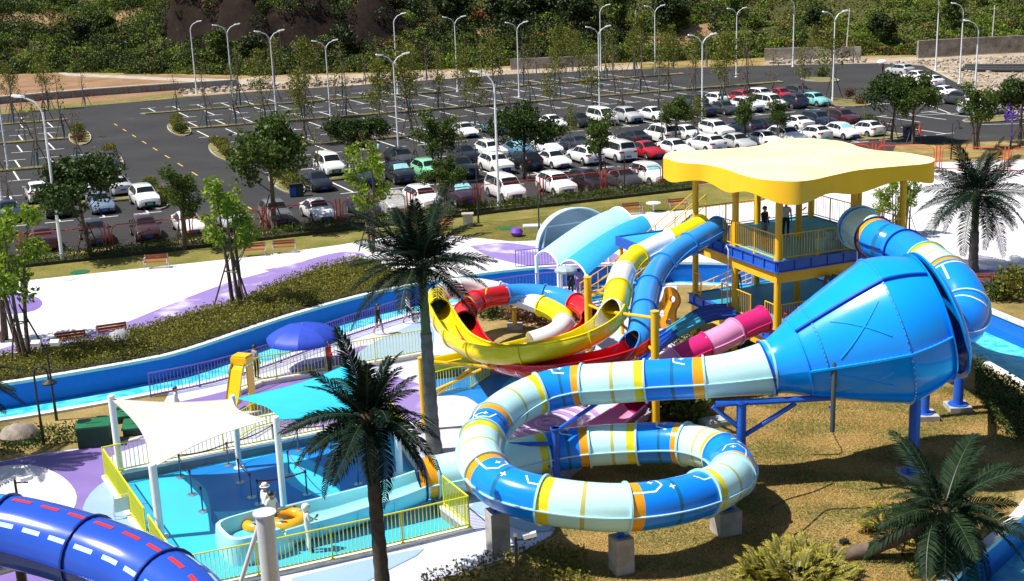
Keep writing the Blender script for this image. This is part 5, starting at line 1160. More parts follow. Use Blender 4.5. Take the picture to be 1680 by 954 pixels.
# ------------------------------------------------------------------ shade sails on masts
def mast(px, py, top, r, label, z=0.0):
    h = lift(px, py, top, z); p = at(px, py, z); t = thing('sail_mast', label, 'mast', p, group='white masts holding the shade sails'); b = MB(); b.cyl((0, 0, 0), (0, 0, h), r, r, 14); link('post', b.mesh('post', WHITE, True), t)
    b = MB(); b.cyl((0, 0, h), (0, 0, h + .03), r * 1.02, r * .9, 14); link('cap', b.mesh('cap', WHITE, True), t); b = MB(); b.cyl((0, 0, 0), (0, 0, .03), r * 2, r * 2, 14); link('base_plate', b.mesh('base_plate', GALV, True), t)
    return p + Vector((0, 0, h - .12))
m1 = mast(198, 776, 650, .13, 'white mast at the far left corner of the cream sail'); m2 = mast(393, 768, 650, .11, 'white mast between the cream and the turquoise sail', -.3); m3 = mast(467, 842, 685, .12, 'white mast at the right corner of the cream sail', -.3); m4 = mast(264, 882, 763, .14, 'white mast at the near corner of the cream sail', -.3)
m5 = mast(656, 778, 688, .13, 'white mast right of the dark palm at the pad corner', 0); m6 = mast(580, 690, 592, .11, 'white mast hidden behind the dark palm', 0)
def sail(name, label, corners, M, sag=.10, n=14):
    c = [Vector(p) for p in corners]; cen = sum(c, Vector()) / 4; t = thing(name, label, 'shade sail', Vector((cen.x, cen.y, 0))); b = MB(); vs = []
    for i in range(n + 1):
        for j in range(n + 1):
            u, v = i / n, j / n; p = (c[0] * (1 - u) + c[1] * u) * (1 - v) + (c[3] * (1 - u) + c[2] * u) * v
            eu, ev = 4 * u * (1 - u), 4 * v * (1 - v)          # pull the edges in between the corners
            du = (u - .5) * (1 - 0) ; dv = (v - .5)
            p = p + (cen - p) * (sag * (abs(2 * du) ** 3 * ev + abs(2 * dv) ** 3 * eu)); vs.append(p)
    b.add(vs, [(i * (n + 1) + j, (i + 1) * (n + 1) + j, (i + 1) * (n + 1) + j + 1, i * (n + 1) + j + 1) for i in range(n) for j in range(n)]); b.build('membrane', M, t, True)
    e = MB(); idx = [i * (n + 1) for i in range(n + 1)] + [n * (n + 1) + j for j in range(1, n + 1)] + [i * (n + 1) + n for i in range(n - 1, -1, -1)] + [j for j in range(n - 1, 0, -1)]; e.pipe([vs[i] for i in idx] + [vs[idx[0]]], .016, 5); e.build('edge_cable', M, t)
    return t
S_W = mat('cream_sail_cloth', (0.66, 0.62, 0.54), .75, col2=(0.60, 0.56, 0.49), scale=1.2, translucent=.2, bump=.1, bscale=3)
S_T = mat('turquoise_sail_cloth', (0.03, 0.56, 0.80), .7, col2=(0.035, 0.60, 0.84), scale=1.2, translucent=.25, bump=.1, bscale=3)
sail('shade_sail', 'cream shade sail stretched over the left half of the pool pad', [m1, m2, m3 + Vector((-.35, .1, 0)), m4], S_W, .16)
sail('shade_sail', 'turquoise shade sail behind the dark palm', [m2 + Vector((.15, 0, .02)), m6, m5, m3 + Vector((.1, .1, -.02))], S_T, .16)
# big grey post in front
p = at(450, 1010); h = lift(450, 1010, 843); t = thing('support_post', 'thick pale grey post with round cap and brace at the bottom edge', 'post', p); b = MB(); b.cyl((0, 0, 0), (0, 0, h), .27, .27, 20); link('post', b.mesh('post', GALV, True), t); b = MB(); b.cyl((0, 0, h), (0, 0, h + .05), .34, .34, 20); link('cap', b.mesh('cap', GALV, True), t)
b = MB(); b.cyl((-1.3, -.1, 0), (-.2, 0, h - .35), .07, .07, 10); link('brace', b.mesh('brace', GALV, True), t)
# ------------------------------------------------------------------ belt posts on the pad
BELT = mat('red_belt', (0.42, 0.01, 0.02), .6, var=.15)
def stan_proto():
    t = thing('belt_post', '', 'belt post', group='steel belt posts on the pool pad'); b = MB(); b.lathe([(.0, 0), (.17, 0), (.17, .03), (.05, .06), (.0, .06)], n=16); b.build('base', STEEL, t, True); b = MB(); b.cyl((0, 0, .05), (0, 0, .88), .03, .03, 10); b.build('pole', mat('dark_post_chrome', (.10, .16, .26), .3, metal=.4, var=0), t, True); b = MB(); b.cyl((0, 0, .86), (0, 0, .97), .04, .04, 10); b.build('belt_head', BLACK, t, True); remember(t); return t
SP = stan_proto(); SPP = []
spots = [(297, 784), (315, 812), (333, 840), (375, 764), (394, 793), (413, 817), (475, 779), (504, 812), (450, 733), (533, 734), (588, 795), (425, 828), (490, 740)]
desc = ['nearest the cream sail edge, first in the left line', 'second in the left line under the cream sail', 'front one of the left line, on light blue paint', 'by the far kerb beneath the cream sail edge', 'second of the middle line on deep blue paint', 'front of the middle line near the people', 'in the right line behind the white mast', 'front of the right line on the pale blue leaf shape', 'far one left of the palm by the kerb', 'far one just left of the palm trunk top', 'alone right of the palm trunk', 'next to the man in the hat', 'far one behind the white mast']
for i, (px, py) in enumerate(spots):
    p = at(px, py, -.298); SPP.append(p); lb = 'steel belt post %s' % desc[i]
    if i == 0: SP.location = p; SP['label'] = lb
    else: dup(SP, p, 0, lb)
for a_, c_ in ((0, 1), (1, 2), (3, 4), (4, 5), (6, 7), (8, 9), (0, 3), (11, 7), (3, 8), (12, 6)):
    A, B = SPP[a_] + Vector((0, 0, .92)), SPP[c_] + Vector((0, 0, .92)); d = (B - A).normalized(); b = MB(); n = 8; L_ = []; R_ = []
    for k in range(n + 1): f = k / n; q = A.lerp(B, f) - Vector((0, 0, .10 * 4 * f * (1 - f))); L_.append(q + Vector((0, 0, .025))); R_.append(q - Vector((0, 0, .025)))
    s_ = Vector((-d.y, d.x, 0)) * .004; b.strip([q + s_ for q in L_], [q + s_ for q in R_]); b.strip([q - s_ for q in R_], [q - s_ for q in L_])
    t = thing('belt', 'red belt stretched between the belt posts %s and %s' % (desc[a_].split(',')[0], desc[c_].split(',')[0]), 'belt', Vector((A.x, A.y, -.298)), group='red belts on the pool pad'); t['label'] = 'red queue belt ' + {0: 'of the left line, rear span', 1: 'of the left line, front span', 3: 'of the middle line, rear span', 4: 'of the middle line, front span', 6: 'of the right line', 8: 'at the far kerb left of the palm', 11: 'beside the man in the hat', 12: 'behind the white mast'}.get(a_, '') if (a_, c_) not in ((0, 3), (3, 8)) else ('red queue belt across the back under the cream sail' if a_ == 0 else 'red queue belt along the far kerb'); b.build('belt', BELT, t)
# ------------------------------------------------------------------ fibreglass slides
def fg(name, c, var=.06): return mat(name, c, .18, var=var, scale=.8, coat=.15, spec=.35)
F_PALE = fg('pale_aqua_fibreglass', (0.50, 0.80, 0.82)); F_AZ = fg('azure_fibreglass', (0.006, 0.235, 0.92)); F_YB = fg('yellow_fibreglass_band', (0.75, 0.66, 0.02)); F_OR = fg('orange_fibreglass_band', (0.78, 0.32, 0.01))
F_OLV = fg('olive_stripe', (0.48, 0.46, 0.14)); F_TEAL = fg('dark_teal_stripe', (0.01, 0.14, 0.30)); F_LIP = fg('pale_blue_flange', (0.40, 0.70, 0.82)); F_NAVL = fg('navy_flange', (0.008, 0.03, 0.20))
F_FUN = fg('funnel_blue_fibreglass', (0.004, 0.30, 0.95)); F_FRIB = fg('funnel_dark_rib', (0.006, 0.06, 0.42)); F_YEL = fg('lemon_fibreglass', (0.80, 0.66, 0.012)); F_WHT = fg('white_fibreglass', (0.78, 0.78, 0.76)); F_BLU = fg('sky_blue_fibreglass', (0.03, 0.26, 0.72)); F_RED = fg('red_fibreglass', (0.60, 0.012, 0.018))
F_MAG = fg('magenta_fibreglass', (0.62, 0.02, 0.16)); F_PNK = fg('pink_fibreglass', (0.78, 0.30, 0.52)); F_MAU = fg('mauve_fibreglass', (0.42, 0.10, 0.26)); F_NAV = fg('navy_fibreglass', (0.02, 0.08, 0.50)); F_CYN = fg('cyan_flume_fibreglass', (0.40, 0.78, 0.84)); F_TQ = fg('teal_lane_fibreglass', (0.06, 0.38, 0.50)); F_DB = fg('deep_blue_lane_fibreglass', (0.01, 0.08, 0.42))
DEC_W = mat('white_decal', (0.80, 0.82, 0.82), .3, var=0)
class Path:
    def __init__(s, P, step=.16):
        s.p = spline(P, step); n = len(s.p); s.L = sum((s.p[i + 1] - s.p[i]).length for i in range(n - 1)); s.t = []; s.x = []; s.u = []
        for i in range(n):
            t = (s.p[min(i + 1, n - 1)] - s.p[max(i - 1, 0)]).normalized(); x = t.cross(Vector((0, 0, 1))).normalized(); s.t.append(t); s.x.append(x); s.u.append(x.cross(t))
    def fr(s, d):
        f = max(0, min(1, d / s.L)) * (len(s.p) - 1); i = min(len(s.p) - 2, int(f)); k = f - i; lp = lambda a: a[i].lerp(a[i + 1], k)
        return lp(s.p), lp(s.t).normalized(), lp(s.x).normalized(), lp(s.u).normalized()
    def at(s, d, ph, r): p, t, x, u = s.fr(d); return p + (x * math.cos(ph) + u * math.sin(ph)) * r
def rfun(r): return r if callable(r) else (lambda d: r)
def shell(mb, P, d0, d1, r, ph0, ph1, mi, n=26, step=.18, off=0.0):
    k = max(1, int(math.ceil((d1 - d0) / step))); R_ = rfun(r); vs = []
    for i in range(k + 1):
        d = d0 + (d1 - d0) * i / k; p, t, x, u = P.fr(d); rr = R_(d) + off
        vs += [p + (x * math.cos(ph0 + (ph1 - ph0) * j / n) + u * math.sin(ph0 + (ph1 - ph0) * j / n)) * rr for j in range(n + 1)]
    w = n + 1; mb.add(vs, [(i * w + j, i * w + j + 1, (i + 1) * w + j + 1, (i + 1) * w + j) for i in range(k) for j in range(n)], mi)
def flange(P, d, r, ph0, ph1, w=.07, th=.035, n=28):
    b = MB(); p, t, x, u = P.fr(d); vs = []; R_ = rfun(r)(d)
    for j in range(n + 1):
        a = ph0 + (ph1 - ph0) * j / n; e = x * math.cos(a) + u * math.sin(a)
        vs += [p + e * (R_ - .005) - t * th, p + e * (R_ + w) - t * th, p + e * (R_ + w) + t * th, p + e * (R_ - .005) + t * th]
    b.add(vs, [(4 * j + a, 4 * j + (a + 1) % 4, 4 * j + 4 + (a + 1) % 4, 4 * j + 4 + a) for j in range(n) for a in range(4)]); return b
def seam(P, d0, d1, r, ph, w=.075, th=.018, step=.2):
    b = MB(); k = max(1, int((d1 - d0) / step)); vs = []; R_ = rfun(r)
    for i in range(k + 1):
        d = d0 + (d1 - d0) * i / k; p, t, x, u = P.fr(d); e = x * math.cos(ph) + u * math.sin(ph); q = t.cross(e); rr = R_(d)
        vs += [p + e * (rr - .01) - q * th, p + e * (rr + w) - q * th, p + e * (rr + w) + q * th, p + e * (rr - .01) + q * th]
    b.add(vs, [(4 * i + a, 4 * i + (a + 1) % 4, 4 * i + 4 + (a + 1) % 4, 4 * i + 4 + a) for i in range(k) for a in range(4)]); return b
def decal(mb, P, r, poly, w, closed=False, off=.006, sign=1):
    """A painted line on the shell: poly in (distance, degrees)."""
    R_ = rfun(r); Q = []
    for i in range(len(poly) - (0 if closed else 1)):
        a, b = poly[i], poly[(i + 1) % len(poly)]
        k = max(1, int(max(abs(b[0] - a[0]) / .2, abs(b[1] - a[1]) / 8)))
        Q += [(a[0] + (b[0] - a[0]) * j / k, a[1] + (b[1] - a[1]) * j / k) for j in range(k)]
    Q.append(poly[0] if closed else poly[-1]); L_ = []; Rr = []
    for i, (d, ph) in enumerate(Q):
        rr = R_(d); a, b = Q[max(0, i - 1)], Q[min(len(Q) - 1, i + 1)]; dd, dp = b[0] - a[0], math.radians(b[1] - a[1]) * rr; l = math.hypot(dd, dp) or 1
        nd, npz = -dp / l * w / 2, dd / l * w / 2
        L_.append(P.at(d + nd, math.radians(ph) + npz / rr, rr + off * sign)); Rr.append(P.at(d - nd, math.radians(ph) - npz / rr, rr + off * sign))
    mb.strip(L_, Rr)
def plus(mb, P, r, d, ph, s=.16, w=.05):
    q = math.degrees(s / rfun(r)(d)); decal(mb, P, r, [(d - s, ph), (d + s, ph)], w); decal(mb, P, r, [(d, ph - q), (d, ph + q)], w, off=.008)
TAU = 2 * math.pi
def tube_seg(parent, P, d0, d1, r, main, bands=(), lipM=F_LIP, seams=True, start_flange=True, name='tube_segment'):
    """One closed fibreglass piece: bands are (from, to, material) along it; flange and side seams are its sub-parts."""
    b = MB(); mats = [main]; cuts = sorted(bands, key=lambda q: q[0]); d = d0
    for a, c, M in cuts:
        if a > d + 1e-4: shell(b, P, d, a, r, 0, TAU, 0)
        if M not in mats: mats.append(M)
        shell(b, P, a, c, r, 0, TAU, mats.index(M)); d = c
    if d < d1 - 1e-4: shell(b, P, d, d1, r, 0, TAU, 0)
    o = b.build(name, mats, parent, True)
    if start_flange: f = flange(P, d0, r, 0, TAU).mesh('flange', lipM, True, wloc(parent)); link('flange', f, o)
    if seams:
        for ph in (0, math.pi): link('seam', seam(P, d0, d1, r, ph + .0).mesh('seam', lipM, False, wloc(parent)), o)
    return o
def flume_seg(parent, P, d0, d1, r, M, ph0=170, ph1=370, th=.04, lipM=None, name='flume_segment', inner=None, start_flange=True, rim=.045):
    a, c = math.radians(ph0), math.radians(ph1); b = MB(); shell(b, P, d0, d1, r, a, c, 0, 20); mats = [M]
    if inner: mats.append(inner)
    shell(b, P, d0, d1, r, a, c, len(mats) - 1, 20, off=-th); o = b.build(name, mats, parent, True)
    k = max(2, int((d1 - d0) / .2)); R_ = rfun(r)
    for ph in (a, c):
        e = MB(); e.pipe([P.at(d0 + (d1 - d0) * i / k, ph, R_(d0 + (d1 - d0) * i / k) - th / 2) for i in range(k + 1)], rim, 6); link('rim', e.mesh('rim', lipM or M, True, wloc(parent)), o)
    if start_flange: link('flange', flange(P, d0, r, a, c, .06).mesh('flange', lipM or M, True, wloc(parent)), o)
    return o
def scoop(parent, P, d0, d1, r, M, lipM=None):
    """A tube end cut on the slant so that it opens upward into a flume."""
    b = MB(); k, n = 12, 24; vs = []
    for i in range(k + 1):
        f = i / k; op = math.radians(8 + 97 * f ** .8); p, t, x, u = P.fr(d0 + (d1 - d0) * f)
        vs += [p + (x * math.cos(a) + u * math.sin(a)) * r for a in [math.pi / 2 + op + (TAU - 2 * op) * j / n for j in range(n + 1)]]
    b.add(vs, [(i * (n + 1) + j, i * (n + 1) + j + 1, (i + 1) * (n + 1) + j + 1, (i + 1) * (n + 1) + j) for i in range(k) for j in range(n)]); o = b.build('scoop_end', M, parent, True)
    for j in (0, n): e = MB(); e.pipe([vs[i * (n + 1) + j] for i in range(k + 1)], .035, 6); link('rim', e.mesh('rim', lipM or M, True, wloc(parent)), o)
# ---------------------------------------------------------------- striped tube: funnel to coil to pool
coil_px = [(1258, 605, 4.1), (1205, 614, 4.0), (1150, 620, 3.9), (1075, 624, 3.75), (1000, 629, 3.6), (930, 635, 3.4), (870, 652, 3.15), (818, 684, 2.9), (789, 728, 2.7), (796, 772, 2.5), (838, 806, 2.38), (930, 827, 2.25), (1030, 833, 2.1), (1120, 820, 1.95), (1185, 795, 1.8), (1204, 768, 1.7), (1178, 743, 1.6), (1120, 728, 1.5), (1040, 728, 1.35), (950, 734, 1.2), (880, 746, 1.05), (800, 766, .92), (740, 777, .86), (692, 786, .82)]
PC = Path([at(*q) for q in coil_px]); RC = .74
coil = thing('striped_tube_slide', 'looping pale aqua and blue tube slide with yellow and orange bands', 'water slide', at(1040, 760))
def frac(P, q):
    """Distance along the path nearest to a photo point."""
    best = min(range(len(P.p)), key=lambda i: (proj(P.p[i])[0] - q[0]) ** 2 + (proj(P.p[i])[1] - q[1]) ** 2 + (0 if q[2] is None else 3e3 * (P.p[i].z - q[2]) ** 2)); return best / (len(P.p) - 1) * P.L
CUT = [0.0] + [frac(PC, q) for q in ((1155, 620, 3.9), (1057, 625, 3.72), (957, 632, 3.5), (886, 646, 3.2), (808, 692, 2.85), (787, 718, 2.72), (797, 778, 2.48), (888, 820, 2.3), (1025, 833, 2.1), (1152, 812, 1.88), (1204, 783, 1.73), (1184, 750, 1.62), (1125, 729, 1.5), (1045, 728, 1.36), (964, 733, 1.22), (893, 744, 1.08), (716, 781, .84))] + [PC.L]
nseg = len(CUT) - 1
rr_c = lambda d: RC + .22 * max(0, 1 - d / 2.2) ** 2
for i in range(nseg):
    d0, d1 = CUT[i], CUT[i + 1]
    if i == nseg - 1: tube_seg(coil, PC, d0, d1, rr_c, F_OR); continue
    if i == 0: tube_seg(coil, PC, d0, d1, rr_c, F_PALE); continue
    if i % 2 == 0: tube_seg(coil, PC, d0, d1, rr_c, F_PALE, [(d0, d0 + .36, F_YB), ((d0 + d1) / 2 - .05, (d0 + d1) / 2 + .07, F_OLV)])
    else:
        o = tube_seg(coil, PC, d0, d1, rr_c, F_AZ, [(d0, d0 + .36, F_OR), ((d0 + d1) / 2 - .05, (d0 + d1) / 2 + .07, F_TEAL)]); b = MB()
        decal(b, PC, RC, [(d0 + .02, 58), (d0 + .75, 58), (d0 + 1.05, 76), (d0 + 1.0, 108), (d0 + .6, 120)], .06); plus(b, PC, RC, d0 + .75, 92, .1); plus(b, PC, RC, d0 + 1.35, 66, .1)
        decal(b, PC, RC, [(d1 - .02, 62), (d1 - .35, 62), (d1 - .55, 84)], .055); link('white_marking', b.mesh('white_marking', DEC_W, False, wloc(coil)), o)
link('mouth_flange', flange(PC, PC.L - .02, rr_c, 0, TAU, .08).mesh('mouth_flange', F_NAVL, True, wloc(coil)), coil)
# run-out flume and splash tub
PF = Path([at(693, 786, .82), at(640, 805, .66), at(580, 822, .56), at(530, 836, .50), at(490, 846, .47), at(452, 857, .46)])
flu = thing('splash_flume', 'wide cyan open run-out flume ending in a pale tub on the pool pad', 'water slide', at(560, 850, -.3))
rf = lambda d: .74 + .16 * min(1, d / 4)
n = 4
for i in range(n): flume_seg(flu, PF, PF.L * i / n, PF.L * (i + 1) / n, rf, F_CYN, 178, 362, lipM=F_LIP, inner=F_CYN, start_flange=i > 0)
p, tdir, xs_, us_ = PF.fr(PF.L); an = math.atan2(tdir.y, tdir.x)
tb = MB(); ctr = p + tdir * .75; ctr.z = -.3
prof = [(1.0, 0, 0), (1.06, .45, .1), (1.0, .95, 0), (.88, .97, 0), (.84, .5, 0), (.80, .34, 0), (.02, .32, 0)]
ring = []
for r_, z, _ in prof:
    for k in range(28):
        a = 2 * math.pi * k / 28; ca, sa = math.cos(a), math.sin(a); q = (abs(ca) ** 4 + abs(sa) ** 4) ** -.25; zz = z
        if ca < -.55 and z > .4: zz = .34 + (z - .34) * .1
        v_ = Vector((ca * q * r_ * 1.15, sa * q * r_ * .98, zz)); v_.rotate(Matrix.Rotation(an, 3, 'Z')); ring.append(ctr + v_)
tb.add(ring, [(i * 28 + j, i * 28 + (j + 1) % 28, (i + 1) * 28 + (j + 1) % 28, (i + 1) * 28 + j) for i in range(len(prof) - 1) for j in range(28)]); tb.build('splash_tub', F_CYN, flu, True)
wv = MB(); wv.lathe([(.84, .0), (.02, .0)], (ctr.x, ctr.y, .16), 20); wv.build('tub_water', mat('tub_water_surface', (.10, .55, .68), .05, var=.2, scale=3), flu)
def float_tube(px, py, z, label, R_=.52, r_=.21):
    t = thing('swim_ring', label, 'swim ring', at(px, py, z)); b = MB(); N1, N2 = 26, 12; vs = [((R_ + r_ * math.cos(v)) * math.cos(u), (R_ + r_ * math.cos(v)) * math.sin(u), r_ + r_ * math.sin(v)) for u in [TAU * i / N1 for i in range(N1)] for v in [TAU * j / N2 for j in range(N2)]]
    b.add(vs, [(i * N2 + j, ((i + 1) % N1) * N2 + j, ((i + 1) % N1) * N2 + (j + 1) % N2, i * N2 + (j + 1) % N2) for i in range(N1) for j in range(N2)]); link('ring', b.mesh('ring', mat('yellow_vinyl', (0.80, 0.36, 0.008), .18, var=.1, coat=.6), True), t)
    for a in (.6, 2.6, 4.4): b = MB(); b.box((R_ * math.cos(a), R_ * math.sin(a), r_ * 2 + .005), (.16, .1, .012), a); link('print_patch', b.mesh('print_patch', mat('print_blue_patch', (.1, .35, .6), .4)), t)
    for a in (1.4, -1.6): b = MB(); b.pipe([(R_ * 1.2 * math.cos(a + d), R_ * 1.2 * math.sin(a + d), r_ * 1.7 + h) for d, h in ((-.2, 0), (-.1, .07), (.1, .07), (.2, 0))], .018, 6); link('handle', b.mesh('handle', BLACK), t)
float_tube(430, 866, .02, 'yellow inflatable double swim ring in the splash tub, left ring', .5); float_tube(474, 862, .02, 'yellow inflatable swim ring beside the man in white, right ring', .5)
# ---------------------------------------------------------------- funnel
fun = thing('funnel_slide', 'huge glossy blue funnel with ribs feeding the striped tube', 'water slide', at(1390, 800))
A0 = at(*coil_px[0]); th_, el_, LF, RF = math.radians(2.2), math.radians(15.5), 5.9, 2.68
dF = Vector((math.cos(el_) * math.cos(th_), math.cos(el_) * math.sin(th_), math.sin(el_))); xF = Vector((math.sin(th_), -math.cos(th_), 0)); uF = xF.cross(dF)
if uF.z < 0: uF = -uF
def fpt(s, ph, off=0.0):
    f = s / LF; r = .96 + (RF - .96) * (.15 * f + .85 * (3 * f * f - 2 * f ** 3) if f < .35 else (.15 * f + .85 * (f * 1.0 - .035 * (1 - f)) ) if False else f ** 1.0) if s > 0 else .96
    g_ = min(1.0, s / 4.35); ease = min(1, s / 1.3); r = .96 + (2.66 - .96) * g_ * (ease * (2 - ease)) * (1 + .06 * math.sin(math.pi * g_))
    if s > 4.0: r -= .42 * ((s - 4.0) / 1.9) ** 2.2
    c = A0 + dF * s; return c + (xF * math.cos(ph) + uF * math.sin(ph)) * (r + off)
FS = [0, 1.15, 1.75, 4.3, 5.9]
PAN = [math.radians(a) for a in (0, 60, 130, 195, 260, 318)]
for i in range(1, 4 + 0):
    for j in range(6):
        a0, a1 = PAN[j], PAN[(j + 1) % 6] + (TAU if j == 5 else 0); b = MB(); k, n = 8, 9; vs = [fpt(FS[i] + (FS[i + 1] - FS[i]) * q / k, a0 + (a1 - a0) * w / n) for q in range(k + 1) for w in range(n + 1)]
        b.add(vs, [(q * (n + 1) + w, q * (n + 1) + w + 1, (q + 1) * (n + 1) + w + 1, (q + 1) * (n + 1) + w) for q in range(k) for w in range(n)]); b.build('funnel_panel', F_FUN, fun, True)
b = MB(); k, n = 6, 40; vs = [fpt(FS[1] * q / k, TAU * w / n) for q in range(k + 1) for w in range(n + 1)]; b.add(vs, [(q * (n + 1) + w, q * (n + 1) + w + 1, (q + 1) * (n + 1) + w + 1, (q + 1) * (n + 1) + w) for q in range(k) for w in range(n)]); shell_ = b.build('funnel_neck', F_FUN, fun, True)
for j, a in enumerate(PAN):
    b = MB(); vs = []; k = 30
    for q in range(k + 1):
        s = FS[1] + (FS[-1] - FS[1]) * q / k
        for o_, w in ((-.01, -.03), (.10, -.03), (.10, .03), (-.01, .03)): vs.append(fpt(s, a + w / (.96 + s * .3), o_))
    b.add(vs, [(4 * q + c, 4 * q + (c + 1) % 4, 4 * q + 4 + (c + 1) % 4, 4 * q + 4 + c) for q in range(k) for c in range(4)]); b.build('seam_rib', F_FRIB if j in (1, 4) else F_FUN, fun)
for s, w_ in ((FS[0], .08), (FS[1], .06), (FS[2], .035), (FS[3], .035), (FS[4], .13)):
    b = MB(); vs = []; n = 56
    for k in range(n + 1):
        a = TAU * k / n
        for o_, ds in ((-.01, -.03), (w_, -.03), (w_, .03), (-.01, .03)): vs.append(fpt(s + ds, a, o_))
    b.add(vs, [(4 * q + c, 4 * q + (c + 1) % 4, 4 * q + 4 + (c + 1) % 4, 4 * q + 4 + c) for q in range(n) for c in range(4)]); b.build('flange', F_FUN if s else F_FRIB, fun, True)
BOLT = mat('bolt_steel', (.6, .62, .65), .3, metal=.8, var=0); bb = MB()
for s in (FS[2], FS[3]):
    for k in range(70):
        q = fpt(s, TAU * k / 70, .04); bb.box(q, (.035, .035, .035))
for j in (0, 1): 
    for k in range(26): q = fpt(FS[1] + (FS[4] - FS[1]) * k / 26, PAN[j] + .02, .03); bb.box(q, (.03, .03, .03))
o = bb.build('bolt', BOLT, fun); o['kind'] = 'stuff'
# raised crosses on the panels
for a0, a1, s0, s1 in ((-.0, 1.0, 2.2, 3.9), (-.78, -.02, 2.0, 3.7)):
    am = (a0 + a1) / 2
    for (sa, pa), (sb, pb) in (((s0, a0 + .15), (s1, a1 - .2)), ((s0 + .1, a1 - .15), (s1, a0 + .3))):
        b = MB(); b.pipe([fpt(sa + (sb - sa) * k / 8, pa + (pb - pa) * k / 8, .0) for k in range(9)], .03, 5); b.build('cross_rib', F_FUN, fun, True)
# rear cap: a shallow bowl hinged a little open
cap = MB(); cB = A0 + dF * (LF + .12); dC = (dF + Vector((0, 0, .0)) + xF * .10).normalized(); n, k = 48, 8; vs = []
for i in range(k + 1):
    f = i / k * math.pi / 2
    for w in range(n):
        a = TAU * w / n; gap = .30 * (.5 + .5 * math.cos(a + .9)); e = xF * math.cos(a) + uF * math.sin(a); vs.append(cB + dF * (gap * math.cos(f)) + e * (RF * .84 * math.cos(f) ** .7 if i < k else .02) + dF * (.55 * math.sin(f)))
cap.add(vs, [(i * n + w, i * n + (w + 1) % n, (i + 1) * n + (w + 1) % n, (i + 1) * n + w) for i in range(k) for w in range(n)]); cap.build('rear_cap', F_FUN, fun, True)
b = MB(); vs = []
for w in range(n + 1):
    a = TAU * w / n; gap = .30 * (.5 + .5 * math.cos(a + .9)); e = xF * math.cos(a) + uF * math.sin(a); c = cB + dF * gap
    for r_, ds in ((RF * .82, 0), (RF * .84 + .12, 0), (RF * .84 + .12, .06), (RF * .82, .06)): vs.append(c + e * r_ + dF * ds)
b.add(vs, [(4 * q + c, 4 * q + (c + 1) % 4, 4 * q + 4 + (c + 1) % 4, 4 * q + 4 + c) for q in range(n) for c in range(4)]); b.build('cap_flange', F_FUN, fun, True)
# supports of funnel and coil
def post(parent, base, top, r, M, name='support_post', foot=True):
    b = MB(); b.cyl(base, top, r, r, 14); b.cyl(top - Vector((0, 0, .06)), top, r * 1.35, r * 1.35, 14); b.build(name, M, parent, True)
    if foot: f = MB(); f.box(Vector((base.x, base.y, .09)), (.9, .9, .26)); f.build('footing', CONC, parent); c = MB(); c.cyl((base.x, base.y, .2), (base.x, base.y, .26), r * 2, r * 2, 12); c.build('base_plate', BLUEP, parent)
pA = at(1215, 800); post(fun, pA, Vector((pA.x, pA.y, 3.25)), .17, BLUEP); pB = Vector((14.0, 41.2, 0)); post(fun, pB, Vector((pB.x, pB.y, 3.3)), .2, BLUEP); pD = at(1571, 672); post(fun, pD, Vector((pD.x, pD.y, 2.4)), .2, BLUEP); b = MB(); b.cyl(Vector((pD.x, pD.y, 2.3)), Vector((15.2, 43.0, 3.9)), .16, .16, 10); b.build('support_arm', BLUEP, fun)
for a_, c_, r_ in ((Vector((pA.x - .9, pA.y, 3.18)), Vector((pA.x + 3.1, pA.y + .0, 3.25)), .12), (Vector((pA.x, pA.y, 1.9)), Vector((pA.x + 1.9, pA.y, 3.1)), .09), (Vector((pA.x, pA.y, 2.2)), Vector((pA.x - 1.0, pA.y, 3.1)), .09)):
    b = MB(); b.cyl(a_, c_, r_, r_, 8); b.build('support_arm', BLUEP, fun)
b = MB(); gp = at(1356, 690, 2.4); b.pipe([Vector((gp.x, gp.y - .8, 2.3)), Vector((gp.x, gp.y - .8, 4.7)), Vector((gp.x + .06, gp.y - .75, 4.95)), Vector((gp.x + .1, gp.y - .3, 5.0))], .085, 10); b.build('grey_pipe', mat('grey_plastic_pipe', (.06, .07, .08), .45, var=.15), fun, True)
b = MB(); b.cyl((pA.x + 3.0, pA.y - .3, 3.0), (gp.x, gp.y - .7, 3.0), .05, .05, 6); b.build('pipe_bracket', BLUEP, fun)
def pier(q, w_, d, label, rz=.35):
    c_ = PC.fr(frac(PC, q))[0]; h = c_.z - RC - .22; p = Vector((c_.x, c_.y, 0)); t = thing('concrete_pier', label, 'pier', p, rz); b = MB(); b.box((0, 0, h / 2), (w_, d, h)); link('shaft', b.mesh('shaft', CONC), t); b = MB(); b.box((0, 0, h + .02), (w_ * .5, d * .5, .05)); b.cyl((0, 0, h + .03), (0, 0, h + .26), .09, .13, 10); link('saddle', b.mesh('saddle', BLUEP), t)
pier((815, 790, 2.45), .62, .62, 'concrete pier under the left bend of the striped tube'); pier((1022, 833, 2.1), .60, .60, 'concrete pier under the front of the striped loop'); pier((1192, 790, 1.78), .8, .7, 'short wide concrete pier under the right bend of the striped loop')
sc = thing('slide_support', 'blue steel post with braces inside the striped loop', 'support', at(914, 800)); b0 = at(914, 800); hh = lift(914, 800, 702); post(sc, b0, Vector((b0.x, b0.y, hh)), .14, BLUEP)
for a_, c_ in ((Vector((b0.x, b0.y, hh - .15)), Vector((b0.x + 1.6, b0.y + .9, hh + .55))), (Vector((b0.x, b0.y, hh - .6)), Vector((b0.x - 1.7, b0.y + .2, hh - .65))), (Vector((b0.x, b0.y, .7)), Vector((b0.x - 1.6, b0.y + .2, hh - .7)))): b = MB(); b.cyl(a_, c_, .08, .08, 8); b.build('brace', BLUEP, sc)
